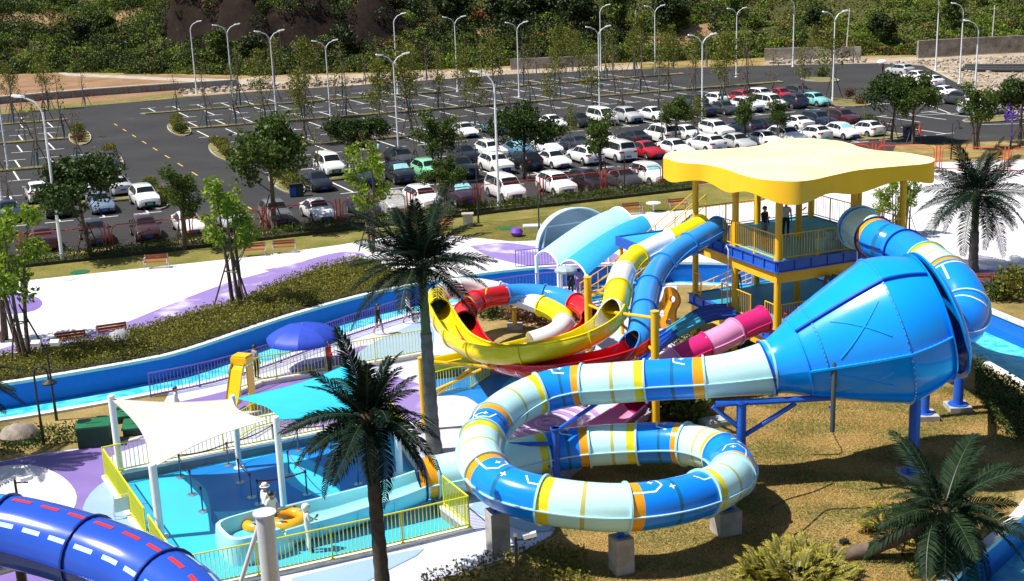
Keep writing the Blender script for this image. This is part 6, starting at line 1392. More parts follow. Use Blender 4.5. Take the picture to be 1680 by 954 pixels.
# ---------------------------------------------------------------- feeder tube: tower to funnel
PU = Path([Vector((15.25, 53.3, 6.47)), at(1446, 396, 6.43), at(1478, 409, 6.3), at(1530, 440, 6.2), at(1566, 470, 6.05), at(1582, 506, 5.5), Vector((15.9, 42.6, 5.2)), Vector((15.2, 42.2, 5.3))])
up_t = thing('feeder_tube_slide', 'banded aqua and orange tube from the tower deck into the funnel', 'water slide', (16.5, 49, 0)); n = 6; S_ = PU.L / n; RU = .86
tube_seg(up_t, PU, 0, .35, RU + .06, F_AZ, seams=False); seq = [(F_PALE, []), (F_AZ, [(0, .32, F_OR), (.9, 1.0, F_TEAL)]), (F_AZ, []), (F_PALE, [(0, .28, F_YB), (1.0, 1.12, F_YB)]), (F_AZ, [(0, .25, F_OR)]), (F_AZ, [])]
for i in range(n):
    d0 = max(.35, i * S_); M, bd = seq[i]; o = tube_seg(up_t, PU, d0, (i + 1) * S_, RU, M, [(d0 + a, d0 + c, q) for a, c, q in bd], lipM=F_NAVL if i in (1, 2) else F_LIP)
    if i >= 4: b = MB(); decal(b, PU, RU, [(d0 + .4, 30), (d0 + .5, 60), (d0 + .5, 120), (d0 + .4, 150)], .08); decal(b, PU, RU, [(d0 + .5, 60), (d0 + 1.2, 52)], .08); link('white_marking', b.mesh('white_marking', DEC_W, False, wloc(up_t)), o)
q_ = PU.fr(PU.L * .55)[0]; post(up_t, Vector((q_.x, q_.y, 0)), Vector((q_.x, q_.y, q_.z - RU)), .16, BLUEP)
# ---------------------------------------------------------------- yellow and white slide
def px_path(l): return Path([at(*q) for q in l])
ys = thing('yellow_slide', 'yellow and white slide curling from the tower into an open lemon flume', 'water slide', at(860, 640))
PY = px_path([(1152, 371, 6.1), (1115, 388, 5.85), (1070, 408, 5.5), (1034, 431, 5.2), (1018, 460, 4.95), (1013, 488, 4.72), (1007, 508, 4.52), (992, 530, 4.3), (955, 552, 4.05), (900, 568, 3.8), (845, 576, 3.55), (795, 573, 3.35), (757, 557, 3.2), (738, 536, 3.1), (727, 517, 3.0), (716, 494, 2.85), (735, 476, 2.7), (775, 472, 2.45), (830, 482, 2.1), (890, 502, 1.7), (925, 522, 1.45), (913, 545, 1.25), (870, 562, 1.05), (800, 578, .85), (740, 590, .7), (690, 600, .6)])
RY = .50; c1 = frac(PY, (1007, 508, 4.5)); c2 = frac(PY, (722, 508, 2.95)); c3 = frac(PY, (870, 562, 1.05))
k = 5
for i in range(k): tube_seg(ys, PY, c1 * i / k, c1 * (i + 1) / k, RY, F_YEL if i % 2 == 0 else F_WHT, lipM=F_YEL if i % 2 == 0 else F_WHT)
scoop(ys, PY, c1 - .02, c1 + 1.15, RY + .015, F_WHT)
k = 6
for i in range(k):
    d0, d1 = c1 + (c2 - c1) * i / k, c1 + (c2 - c1) * (i + 1) / k; o = flume_seg(ys, PY, d0, d1, lambda d: .56, F_YEL, 150, 372, lipM=F_YEL)
    for j in range(3):
        b = MB(); s = d0 + (d1 - d0) * (j + .3) / 3; decal(b, PY, .56 - .04, [(s, 196), (s + .9, 300)], .05, off=.01, sign=-1); link('diagonal_stripe', b.mesh('diagonal_stripe', [mat('stripe_blue', (.05, .3, .6), .3), mat('stripe_grey', (.35, .33, .28), .3), mat('stripe_green', (.05, .38, .1), .3)][(i + j) % 3], False, wloc(ys)), o)
k = 6
for i in range(k): d0, d1 = c2 + (c3 - c2) * i / k, c2 + (c3 - c2) * (i + 1) / k; tube_seg(ys, PY, d0, d1, RY, [F_YEL, F_WHT, F_WHT, F_WHT, F_YEL, F_WHT][i], lipM=[F_YEL, F_WHT, F_WHT, F_WHT, F_YEL, F_WHT][i])
flume_seg(ys, PY, c3, PY.L, RY, F_YEL, 170, 370)
# ---------------------------------------------------------------- blue and red slide
rs = thing('red_slide', 'sky blue tube from the tower running into a red flume with white stars', 'water slide', at(900, 640))
PR = px_path([(1178, 374, 6.0), (1145, 392, 5.8), (1104, 418, 5.4), (1073, 453, 5.0), (1060, 488, 4.6), (1056, 518, 4.3), (1052, 545, 3.95), (1040, 566, 3.7), (1008, 581, 3.5), (960, 592, 3.3), (900, 600, 3.1), (850, 597, 2.95), (808, 583, 2.8), (782, 562, 2.7), (768, 540, 2.6), (762, 518, 2.5), (775, 498, 2.4), (805, 488, 2.3), (850, 482, 2.2), (900, 485, 2.1), (940, 497, 2.0), (966, 514, 1.9), (968, 532, 1.75), (940, 552, 1.5), (890, 568, 1.3), (830, 582, 1.0), (770, 597, .8), (730, 605, .65), (690, 614, .55)])
c1 = frac(PR, (1043, 562, 3.75)); c2 = frac(PR, (766, 528, 2.55)); c3 = frac(PR, (966, 522, 1.85)); k = 5
for i in range(k): tube_seg(rs, PR, c1 * i / k, c1 * (i + 1) / k, RY, F_BLU, lipM=F_BLU)
scoop(rs, PR, c1 - .02, c1 + 1.0, RY + .015, F_BLU)
k = 4
for i in range(k):
    d0, d1 = c1 + (c2 - c1) * i / k, c1 + (c2 - c1) * (i + 1) / k; o = flume_seg(rs, PR, d0, d1, lambda d: .54, F_RED, 165, 372); b = MB()
    for s in (.2, .5, .8):
        for ph in (212, 330): plus(b, PR, .54, d0 + (d1 - d0) * s, ph, .15, .055)
    link('white_star', b.mesh('white_star', DEC_W, False, wloc(rs)), o)
k = 6
for i in range(k):
    d0, d1 = c2 + (c3 - c2) * i / k, c2 + (c3 - c2) * (i + 1) / k; M = [F_RED, F_RED, F_RED, F_BLU, F_BLU, F_RED][i]; o = tube_seg(rs, PR, d0, d1, RY, M, lipM=M)
    if i in (1, 2): b = MB(); decal(b, PR, RY, [(d0 + .3, 40), (d0 + 1.4, 130)], .07); link('yellow_stripe', b.mesh('yellow_stripe', F_YEL, False, wloc(rs)), o)
flume_seg(rs, PR, c3, PR.L * .93, RY, F_RED, 165, 372)
# supports of the two slides
ss = thing('slide_trestle', 'yellow steel columns and arms carrying the yellow and red slides', 'support', at(1075, 720))
def ycol(px, py, top, r=.16): p = at(px, py); h = lift(px, py, top); b = MB(); b.cyl(p, p + Vector((0, 0, h)), r, r, 14); b.cyl(p + Vector((0, 0, h)), p + Vector((0, 0, h + .04)), r * 1.1, r * 1.1, 14); b.build('column', YEL, ss, True); f = MB(); f.box((p.x, p.y, .12), (.8, .8, .26)); f.build('footing', CONC, ss); return p, h
q1, h1 = ycol(1076, 722, 512); q2, h2 = ycol(968, 640, 456); q3, h3 = ycol(697, 706, 588, .12); q4, h4 = ycol(845, 540, 506, .12)
for a_, c_, r_ in ((q1 + Vector((0, 0, h1 - .25)), at(984, 510, 4.2), .07), (q1 + Vector((0, 0, h1 - 1.6)), at(998, 515, 4.1), .06), (q3 + Vector((0, 0, h3 - .1)), at(815, 604, 2.75), .07), (q3 + Vector((0, 0, h3 - .15)), at(775, 600, 2.7), .07), (q3 + Vector((0, 0, h3 - 1.6)), at(790, 606, 2.6), .06), (q3 + Vector((0, 0, h3 - 2.0)), at(770, 606, 2.6), .06), (q2 + Vector((0, 0, h2 - .6)), at(1005, 485, 4.3), .06), (q2 + Vector((0, 0, h2 - 1.2)), at(1000, 515, 4.0), .06), (q4 + Vector((0, 0, h4 - .1)), at(826, 503, 1.65), .07)):
    b = MB(); b.cyl(a_, c_, r_, r_, 8); b.build('arm', YEL, ss)
# ---------------------------------------------------------------- pink tube
pk = thing('pink_slide', 'magenta and pink tube slide running into a mauve run-out flume', 'water slide', at(1100, 680)); PP = px_path([(1252, 524, 2.95), (1218, 538, 2.75), (1175, 560, 2.45), (1130, 580, 2.1), (1090, 604, 1.7), (1062, 636, 1.25), (1040, 662, .9), (1000, 692, .62), (950, 722, .52), (895, 750, .46)])
c1 = frac(PP, (1040, 662, .9)); RP = .56; seq = [F_MAG, F_PNK, F_MAG, F_PNK, F_MAG]
for i in range(5): tube_seg(pk, PP, c1 * i / 5, c1 * (i + 1) / 5, RP, seq[i], lipM=seq[i])
for i in range(2): flume_seg(pk, PP, c1 + (PP.L - c1) * i / 2, c1 + (PP.L - c1) * (i + 1) / 2, lambda d: RP + .12 * min(1, (d - c1) / 2), F_MAU, 178, 362, inner=[F_PNK, fg('lilac_fibreglass', (.55, .38, .56))][i], lipM=F_PNK)
pst = at(1180, 640); b = MB(); b.cyl((pst.x, pst.y, 0), (pst.x, pst.y, 1.9), .1, .1, 10); b.build('support_post', YEL, pk)
# ---------------------------------------------------------------- three-lane blue slide
ml = thing('lane_slide', 'three-lane blue and teal open slide beside the tower', 'water slide', at(1100, 610)); base = [at(*q) for q in ((1205, 507, 2.6), (1165, 510, 2.55), (1125, 528, 2.1), (1085, 553, 1.35), (1045, 583, .55), (1018, 602, .40))]
for k in range(3):
    off_ = (k - 1) * .62; pts_ = []
    for i, p in enumerate(base): t = base[min(i + 1, 5)] - base[max(i - 1, 0)]; s = Vector((t.y, -t.x, 0)).normalized(); pts_.append(p + s * off_ * -1)
    PL = Path(pts_)
    for a, c, M in ((0, .26, F_DB), (.26, .48, F_TQ), (.48, 1.0, F_DB)): flume_seg(ml, PL, PL.L * a, PL.L * c, .31, M, 185, 355, .03, rim=.03, start_flange=False, name='lane_segment')
for f in (.25, .6):
    p = base[1].lerp(base[4], f); b = MB(); b.cyl((p.x, p.y, 0), (p.x, p.y, p.z - .3), .08, .08, 8); b.box((p.x, p.y, p.z - .34), (1.6, .1, .08), .9); b.build('support_post', YEL, ml)
# ---------------------------------------------------------------- navy tube in the near left corner
nv = thing('navy_tube_slide', 'navy blue tube with dashed red and pale blue lines in the lower left corner', 'water slide', at(60, 1000)); zN = 2.6
PN = Path([at(-170, 882, zN + .55), at(-60, 868, zN + .45), at(20, 873, zN + .35), at(100, 892, zN + .2), at(175, 917, zN + .05), at(240, 945, zN - .15), at(300, 985, zN - .35), at(340, 1030, zN - .6)]); RN = 1.04
cuts = [0, frac(PN, (12, 872, None)), frac(PN, (150, 908, None)), frac(PN, (268, 962, None)), PN.L]
for i in range(4): tube_seg(nv, PN, cuts[i], cuts[i + 1], RN, F_NAV if i else F_BLU, lipM=F_NAVL)
for ph, M, nm in ((90, mat('dash_red', (.68, .035, .03), .3, var=0), 'red_dash'), (40, mat('dash_pale_blue', (.42, .70, .86), .3, var=0), 'pale_blue_dash'), (160, MATS['dash_pale_blue'] if 'dash_pale_blue' in MATS else DEC_W, 'pale_blue_dash')):
    d = cuts[1] + .25
    while d < PN.L - .8:
        b = MB(); decal(b, PN, RN, [(d, ph if ph < 150 else 122), (d + .62, ph if ph < 150 else 122)], .13); b.build(nm, M, nv); d += .98
a_ = at(45, 1010); b = MB(); b.cyl((a_.x, a_.y, 0), (a_.x, a_.y, 2.0), .15, .15, 12); b.build('support_post', BLACK, nv); b = MB(); b.cyl((a_.x - 1.6, a_.y - .1, 1.25), (a_.x + .6, a_.y + .1, 1.75), .12, .12, 10); b.build('support_arm', GALV, nv)
# ------------------------------------------------------------------ slide tower
TA = math.radians(22); TAx = Vector((math.cos(TA), math.sin(TA), 0)); TBx = Vector((-math.sin(TA), math.cos(TA), 0)); TF = Vector((11.41, 51.95, 0))
def tw(a, b, z=0.0): return TF + TAx * a + TBx * b + Vector((0, 0, z))
DA, DB, Z1, Z2 = 6.8, 7.2, 2.3, 5.4
tower = thing('slide_tower', 'two-storey yellow and blue slide tower with railings and stairs', 'tower', tw(0, 0))
M_DECK = mat('deck_blue_floor', (0.02, 0.30, 0.46), .5, col2=(0.03, 0.36, 0.52), scale=.8)
def tbox(mb, a0, a1, b0, b1, z0, z1): c = tw((a0 + a1) / 2, (b0 + b1) / 2, (z0 + z1) / 2); mb.box(c, (a1 - a0, b1 - b0, z1 - z0), TA)
for z, nm in ((Z1, 'lower_deck'), (Z2, 'upper_deck')):
    b = MB(); tbox(b, 0.05, DA - .05, .05, DB - .05, z - .10, z); dk = b.build(nm, M_DECK, tower)
    for (a0, a1, b0, b1) in ((-.08, DA + .08, -.08, .06), (-.08, DA + .08, DB - .06, DB + .08), (-.08, .06, .06, DB - .06), (DA - .06, DA + .08, .06, DB - .06)):
        f = MB(); tbox(f, a0, a1, b0, b1, z - .46, z + .03); link('edge_beam', f.mesh('edge_beam', BLUEP, False, wloc(tower)), dk)
        # flange lips and stiffeners of the steel channel
    g_ = MB()
    for a in [x * .85 for x in range(0, 9)]: g_.box(tw(min(a, DA), -.11, z - .22), (.04, .05, .38), TA); g_.box(tw(-.11, min(a, DB), z - .22), (.05, .04, .38), TA)
    g_.box(tw(DA / 2, -.12, z + .02), (DA + .2, .09, .03), TA); g_.box(tw(DA / 2, -.12, z - .45), (DA + .2, .09, .03), TA); g_.box(tw(-.12, DB / 2, z + .02), (.09, DB + .2, .03), TA); g_.box(tw(-.12, DB / 2, z - .45), (.09, DB + .2, .03), TA); link('stiffeners', g_.mesh('stiffeners', BLUEP, False, wloc(tower)), dk)
    for (a0, a1, b0, b1) in ((.0, DA, .0, .22), (0, .22, .22, DB), (DA - .22, DA, .22, DB), (.22, DA - .22, DB - .22, DB)):
        f = MB(); tbox(f, a0, a1, b0, b1, z - .98, z - .46); link('girder', f.mesh('girder', YEL, False, wloc(tower)), dk)
cols = [(.12, .12), (.12, 3.5), (.12, 7.0), (4.0, .12), (3.6, 7.0), (6.65, 3.2), (6.65, 6.9), (3.6, 3.6), (6.65, .12)]
for a, bq in cols:
    b = MB(); b.cyl(tw(a, bq, 0), tw(a, bq, 8.6), .15, .15, 14); b.cyl(tw(a, bq, 0), tw(a, bq, .05), .3, .3, 14); b.build('column', YEL, tower, True)
b = MB(); tbox(b, -.3, DA + .3, -.3, DB + .3, 0.0, .16); b.build('plinth', CONC, tower)
def trail(a0, b0, a1, b1, z, gap=.14, post=1.6): railing('', '', [tw(a0, b0, z + .03), tw(a1, b1, z + .03)], YEL, 1.12, gap, post, .011, .026, .1, tower, .035)
# upper deck: front left side, front right side, back sides with gaps for the slides
trail(.0, .15, .0, 3.35, Z2); trail(.0, 3.65, .0, 4.3, Z2); trail(.25, 0, 3.9, 0, Z2); trail(4.1, 0, 4.6, 0, Z2); trail(DA, .6, DA, DB, Z2, .18); trail(.3, DB, DA, DB, Z2, .18); trail(5.9, 0, DA, 0, Z2)
trail(.0, .15, .0, .85, Z1); trail(.0, 2.0, .0, 3.3, Z1); trail(.0, 3.7, .0, 4.4, Z1); trail(.0, 6.3, .0, 6.9, Z1); trail(.25, 0, 3.9, 0, Z1); trail(4.1, 0, 6.7, 0, Z1); trail(DA, .3, DA, DB, Z1, .2)
# landing and stair flights on the left
b = MB(); tbox(b, -2.7, -.1, 6.2, 9.6, 4.86, 4.96); ld = b.build('landing', M_DECK, tower)
for (a0, a1, b0, b1) in ((-2.8, 0, 6.08, 6.2), (-2.8, 0, 9.6, 9.72), (-2.8, -2.68, 6.2, 9.6)): f = MB(); tbox(f, a0, a1, b0, b1, 4.55, 5.02); link('edge_beam', f.mesh('edge_beam', BLUEP, False, wloc(tower)), ld)
for a, bq in ((-2.6, 6.3), (-2.6, 9.5)): b = MB(); b.cyl(tw(a, bq, 0), tw(a, bq, 4.7), .1, .1, 10); b.build('column', YEL, tower, True)
def stair(p0, p1, w_, n, nm='stair'):
    d = p1 - p0; s = Vector((d.y, -d.x, 0)).normalized() * w_ / 2; t = link(nm, None, tower, p0 - wloc(tower)); st = MB()
    for k in range(n): q = p0 + d * ((k + .5) / n); m_ = MB(); m_.box(q, (.28, w_, .05), math.atan2(d.y, d.x)); m_.build('tread', M_DECK, t)
    for e in (-1, 1):
        m_ = MB(); m_.pipe([p0 + s * e, p1 + s * e], .07, 6); m_.build('stringer', YEL, t); m_ = MB()
        for h in (.55, 1.1): m_.pipe([p0 + s * e + Vector((0, 0, h)), p1 + s * e + Vector((0, 0, h))], .028, 6)
        for k in range(5): q = p0 + d * (k / 4) + s * e; m_.cyl(q, q + Vector((0, 0, 1.1)), .025, .025, 6)
        m_.build('handrail', YEL, t)
stair(tw(-2.2, 10.4, 2.4), tw(2.4, 10.4, Z2), 1.1, 11); stair(tw(-1.5, 15.5, .1), tw(-1.5, 11.0, 2.4), 1.1, 9); stair(tw(4.2, 12.2, .1), tw(4.2, 7.4, Z1), 1.2, 9)
b = MB(); tbox(b, -2.6, -.9, 9.8, 11.2, 2.3, 2.4); b.build('landing', M_DECK, tower)
# roof: wavy-edged slab
outline = [(1088, 259), (1110, 266), (1135, 269), (1161, 271), (1194, 279), (1219, 288), (1253, 295), (1303, 298), (1335, 295), (1366, 288), (1411, 279), (1474, 273), (1519, 269), (1534, 263), (1526, 258), (1486, 251), (1440, 247), (1412, 242), (1395, 236), (1373, 231), (1323, 227), (1285, 228), (1265, 232), (1245, 239), (1219, 242), (1161, 246), (1119, 247), (1095, 251)]
O = spline([at(x, y, 9.2) for x, y in outline] + [at(1088, 259, 9.2)], .3)[:-1]; n = len(O); cR = sum(O, Vector()) / n; b = MB()
vs = []
for rr, dz in ((0.0, .12), (.35, .11), (.7, .07), (.95, .02), (1.0, 0.0)): vs += [cR + (p - cR) * rr + Vector((0, 0, dz)) for p in O]
b.add(vs, [(i * n + j, i * n + (j + 1) % n, (i + 1) * n + (j + 1) % n, (i + 1) * n + j) for i in range(4) for j in range(n)]); rf_ = b.build('roof', YELROOF, tower, True)
b = MB(); cum = 0; L_ = []; Rr = []
for j in range(n + 1):
    p = O[j % n]; L_.append(p); Rr.append(p - Vector((0, 0, .84 + .15 * math.sin(cum * 1.55 + .6) + .05 * math.sin(cum * .7)))); cum += (O[(j + 1) % n] - p).length
b.strip(L_, Rr); inn = [cR + (p - cR) * .985 for p in Rr]; b.strip(Rr, inn); b.strip(inn, [q + Vector((0, 0, .5)) for q in inn]); link('fascia', b.mesh('fascia', mat('yellow_fascia_sheet', (0.92, 0.52, 0.012), .4, var=.08, scale=.6), True, wloc(tower)), rf_)
b = MB(); b.prism([(cR + (p - cR) * .985) for p in O], None, 8.75); link('soffit', b.mesh('soffit', YEL, False, wloc(tower)), rf_)
# climbing wall with holes, orange
cwp = at(1092, 540); b = MB(); ol = [(-.5, 0), (.55, 0), (.62, .5), (.5, 1.0), (.6, 1.5), (.35, 2.0), (.0, 2.15), (-.3, 2.0), (-.42, 1.5), (-.62, 1.1), (-.7, .6)]; P2 = [Vector((x, y, 0)) for x, y in ol]; P2 = spline(P2 + [P2[0]], .12)[:-1]
def circ(x, y, r): return [(x + r * math.cos(TAU * k / 14), y + r * math.sin(TAU * k / 14)) for k in range(14)]
b.prism([(p.x, p.y) for p in P2], -.09, .09, holes=[circ(.18, 1.55, .17), circ(-.25, .75, .2), circ(.25, .4, .17)])
Mx = Matrix.Rotation(math.radians(78), 3, 'X'); Mz = Matrix.Rotation(-.7, 3, 'Z'); b.v = [tuple(Mz @ (Mx @ Vector((x, y, z + .12 * math.sin(y * 3))))) for x, y, z in b.v]
t = thing('climbing_panel', 'bulging orange climbing panel with round holes beside the tower', 'climbing panel', cwp + Vector((0, 0, .0))); link('panel', b.mesh('panel', fg('orange_play_plastic', (.75, .30, .008)), True), t)
b = MB(); b.cyl((0, .25, 0), (0, .35, 1.7), .05, .05, 8); link('rear_post', b.mesh('rear_post', YEL), t)
# things on the decks
b = MB(); b.box((0, 0, .42), (.95, .7, .05)); b.box((0, 0, .2), (1.0, .75, .4)); b.lathe([(.2, .46), (.28, .75), (.24, .8)], (.1, 0, 0), 12); o = link('foot_tub', b.mesh('foot_tub', mat('aqua_tub_plastic', (.20, .55, .62), .4), False), None, tw(3.3, .9, Z2), (0, 0, TA)); tag(o, 'aqua plastic tub on the upper deck by the front railing', 'tub')
for i, (a, bq) in enumerate(((1.2, .8), (2.0, .9))):
    t = thing('plastic_stool', 'red plastic stool on the lower deck, %s one' % ('left', 'right')[i], 'stool', tw(a, bq, Z1)); b = MB(); b.box((0, 0, .44), (.38, .38, .05)); link('seat', b.mesh('seat', mat('red_plastic', (.55, .02, .04), .4)), t)
    for sx in (-1, 1):
        for sy in (-1, 1): b = MB(); b.cyl((sx * .19, sy * .19, 0), (sx * .14, sy * .14, .43), .025, .025, 6); link('leg', b.mesh('leg', MATS['red_plastic']), t)
for i, (px, a, bq) in enumerate(((1345, 2.3, -.2), (1357, 2.65, -.2), (1374, 3.2, -.2))):
    b = MB(); b.pipe([tw(a, -.28, 2.6), tw(a, -.28, 4.3), tw(a + .05, -.30, 4.5), tw(a + .25, -.3, 4.4)], .10, 10); t = thing('vent_pipe', 'grey bent pipe under the front girder, %s of three' % ORD[i], 'pipe', tw(a, -.28, 0)); b.cyl(tw(a, -.28, 0.0), tw(a, -.28, 2.6), .07, .07, 8); b.build('pipe', MATS['grey_plastic_pipe'], t, True)
for a, bq, z0, z1, lb in ((4.0, -.2, 3.2, 6.3, 'pale hose hanging from the upper deck at the front right column'), (0.0 - .2, 3.6, .4, 5.4, 'pale hose hanging down the middle left column')):
    b = MB(); b.pipe([tw(a, bq, z0), tw(a - .03, bq - .05, (z0 + z1) / 2), tw(a + .02, bq, z1 - .2), tw(a, bq + .15, z1), tw(a, bq + .25, z1 - .15)], .028, 6); t = thing('hose', lb, 'hose', tw(a, bq, 0)); b.build('hose', WHITE, t)
# ------------------------------------------------------------------ vaulted canopies and shell by the river
def vault(label, fa, fb, ba, bb, rise0, rise1, M, n=16, k=14):
    fa, fb, ba, bb = map(Vector, (fa, fb, ba, bb)); cen = (fa + bb) / 2; t = thing('vaulted_canopy', label, 'canopy', Vector((cen.x, cen.y, 0))); b = MB(); vs = []
    for i in range(k + 1):
        f = i / k; A, B = fa.lerp(ba, f), fb.lerp(bb, f); lift_ = .75 * math.sin(math.pi * min(1, f * 1.1) * .55); r = rise0 + (rise1 - rise0) * f
        for j in range(n + 1): g_ = j / n; vs.append(A.lerp(B, g_) + Vector((0, 0, r * math.sin(math.pi * g_) ** .7 + lift_)))
    b.add(vs, [(i * (n + 1) + j, (i + 1) * (n + 1) + j, (i + 1) * (n + 1) + j + 1, i * (n + 1) + j + 1) for i in range(k) for j in range(n)]); b.build('membrane', M, t, True)
    e = MB(); e.pipe([vs[j] for j in range(n + 1)], .05, 6); e.build('front_arch', WHITE, t, True); e = MB(); e.pipe([vs[k * (n + 1) + j] for j in range(n + 1)], .05, 6); e.build('back_arch', WHITE, t, True)
    for P in (fa, fb): q = MB(); q.cyl((P.x, P.y, 0), P + Vector((0, 0, .05)), .11, .11, 10); q.build('post', WHITE, t, True)
    for P in (ba, bb): q = MB(); q.cyl((P.x, P.y, 0), P + Vector((0, 0, .72)), .08, .08, 10); q.build('post', WHITE, t, True)
zc = 1.75
fA, fB, fC = at(880, 421, zc), at(918, 436, zc), at(962, 453, zc)
bA, bB, bC = fA + Vector((4.6, 5.2, .55)), fB + Vector((4.7, 4.8, .55)), fC + Vector((4.2, 5.0, .5))
C1 = mat('pale_cyan_membrane', (.42, .78, .84), .6, var=.08, translucent=.2); C2 = mat('azure_membrane', (.02, .38, .72), .6, var=.08, translucent=.2)
vault('pale cyan vaulted canopy on white posts by the river', fA, fB - Vector((.06, 0, 0)), bA, bB - Vector((.06, 0, 0)), .55, .6, C1); vault('azure vaulted canopy next to the yellow tube', fB + Vector((.06, 0, 0)), fC, bB + Vector((.06, 0, 0)), bC, .55, .6, C2)
sp = at(945, 405); t = thing('shell_shelter', 'pale blue half-round shell shelter behind the canopies', 'shelter', sp, .25); t.scale = (1.35, 1.35, 1.35); b = MB(); n = 22; vs = []
for i in range(9):
    f = i / 8 * .75
    for j in range(n + 1): a = math.pi * j / n; r = 1.95 * (1 - .35 * f ** 2) * 1.0; vs.append((math.cos(a) * r, -.2 + 2.2 * f, max(0, math.sin(a) * r * .98)))
b.add(vs, [(i * (n + 1) + j, (i + 1) * (n + 1) + j, (i + 1) * (n + 1) + j + 1, i * (n + 1) + j + 1) for i in range(8) for j in range(n)]); C3 = mat('shell_pale_blue', (.50, .78, .84), .4, var=.08); link('shell', b.mesh('shell', C3, True), t)
b = MB(); b.add([(math.cos(math.pi * j / n) * 1.95 * .80, 1.45, max(0, math.sin(math.pi * j / n) * 1.95 * .8)) for j in range(n + 1)], [tuple(range(n + 1))]); link('back_panel', b.mesh('back_panel', C3), t)
b = MB(); b.pipe([(math.cos(math.pi * j / n) * 1.97, -.22, max(0, math.sin(math.pi * j / n) * 1.94)) for j in range(n + 1)], .05, 6); link('rim', b.mesh('rim', C3, True), t); b = MB(); b.pipe([(-1.5, -.15, 1.15), (1.5, -.15, 1.3)], .05, 6); b.pipe([(-1.5, -.15, 1.15), (-1.8, -.3, 0)], .05, 6); b.pipe([(1.5, -.15, 1.3), (1.8, -.3, 0)], .05, 6); link('frame', b.mesh('frame', C3), t)
# yellow play slide with navy net side, beside the sails
pp = at(400, 675); t = thing('play_slide', 'small yellow play slide with navy lattice side behind the cream sail', 'play slide', pp, -.35); PYL = fg('yellow_play_plastic', (.82, .50, .008))
b = MB(); prof = [(-.1, 2.05), (.3, 2.1), (.55, 1.95), (.75, 1.5), (1.05, .8), (1.45, .25), (1.9, .1)]
for s, w0 in ((0, .62),):
    L_ = [Vector((-w0 / 2, -x + .3, z)) for x, z in prof]; R__ = [Vector((w0 / 2, -x + .3, z)) for x, z in prof]; b.strip(L_, R__)
    for side, S in ((-1, L_), (1, R__)): b.strip([q + Vector((0, 0, .16)) for q in S], S) if side < 0 else b.strip(S, [q + Vector((0, 0, .16)) for q in S])
link('chute', b.mesh('chute', PYL), t); b = MB(); b.box((0, .25, 2.25), (.75, .62, .3)); b.box((0, .25, 2.42), (.68, .55, .12)); link('top_hood', b.mesh('top_hood', PYL), t)
b = MB(); b.box((-.38, .15, 1.15), (.06, .7, 1.9)); link('side_panel', b.mesh('side_panel', mat('play_panel_white', (.72, .74, .74), .5)), t); b = MB()
for k in range(5): b.box((-.42, .15, .35 + k * .24), (.03, .66, .05))
for k in range(4): b.box((-.425, -.1 + k * .18, .8), (.03, .05, 1.1))
b.box((-.40, .15, .8), (.02, .66, 1.15)); link('lattice', b.mesh('lattice', mat('navy_lattice', (.008, .03, .22), .5)), t); b = MB(); b.box((.3, .3, 1.0), (.06, .5, 2.0)); link('rear_panel', b.mesh('rear_panel', PYL), t)
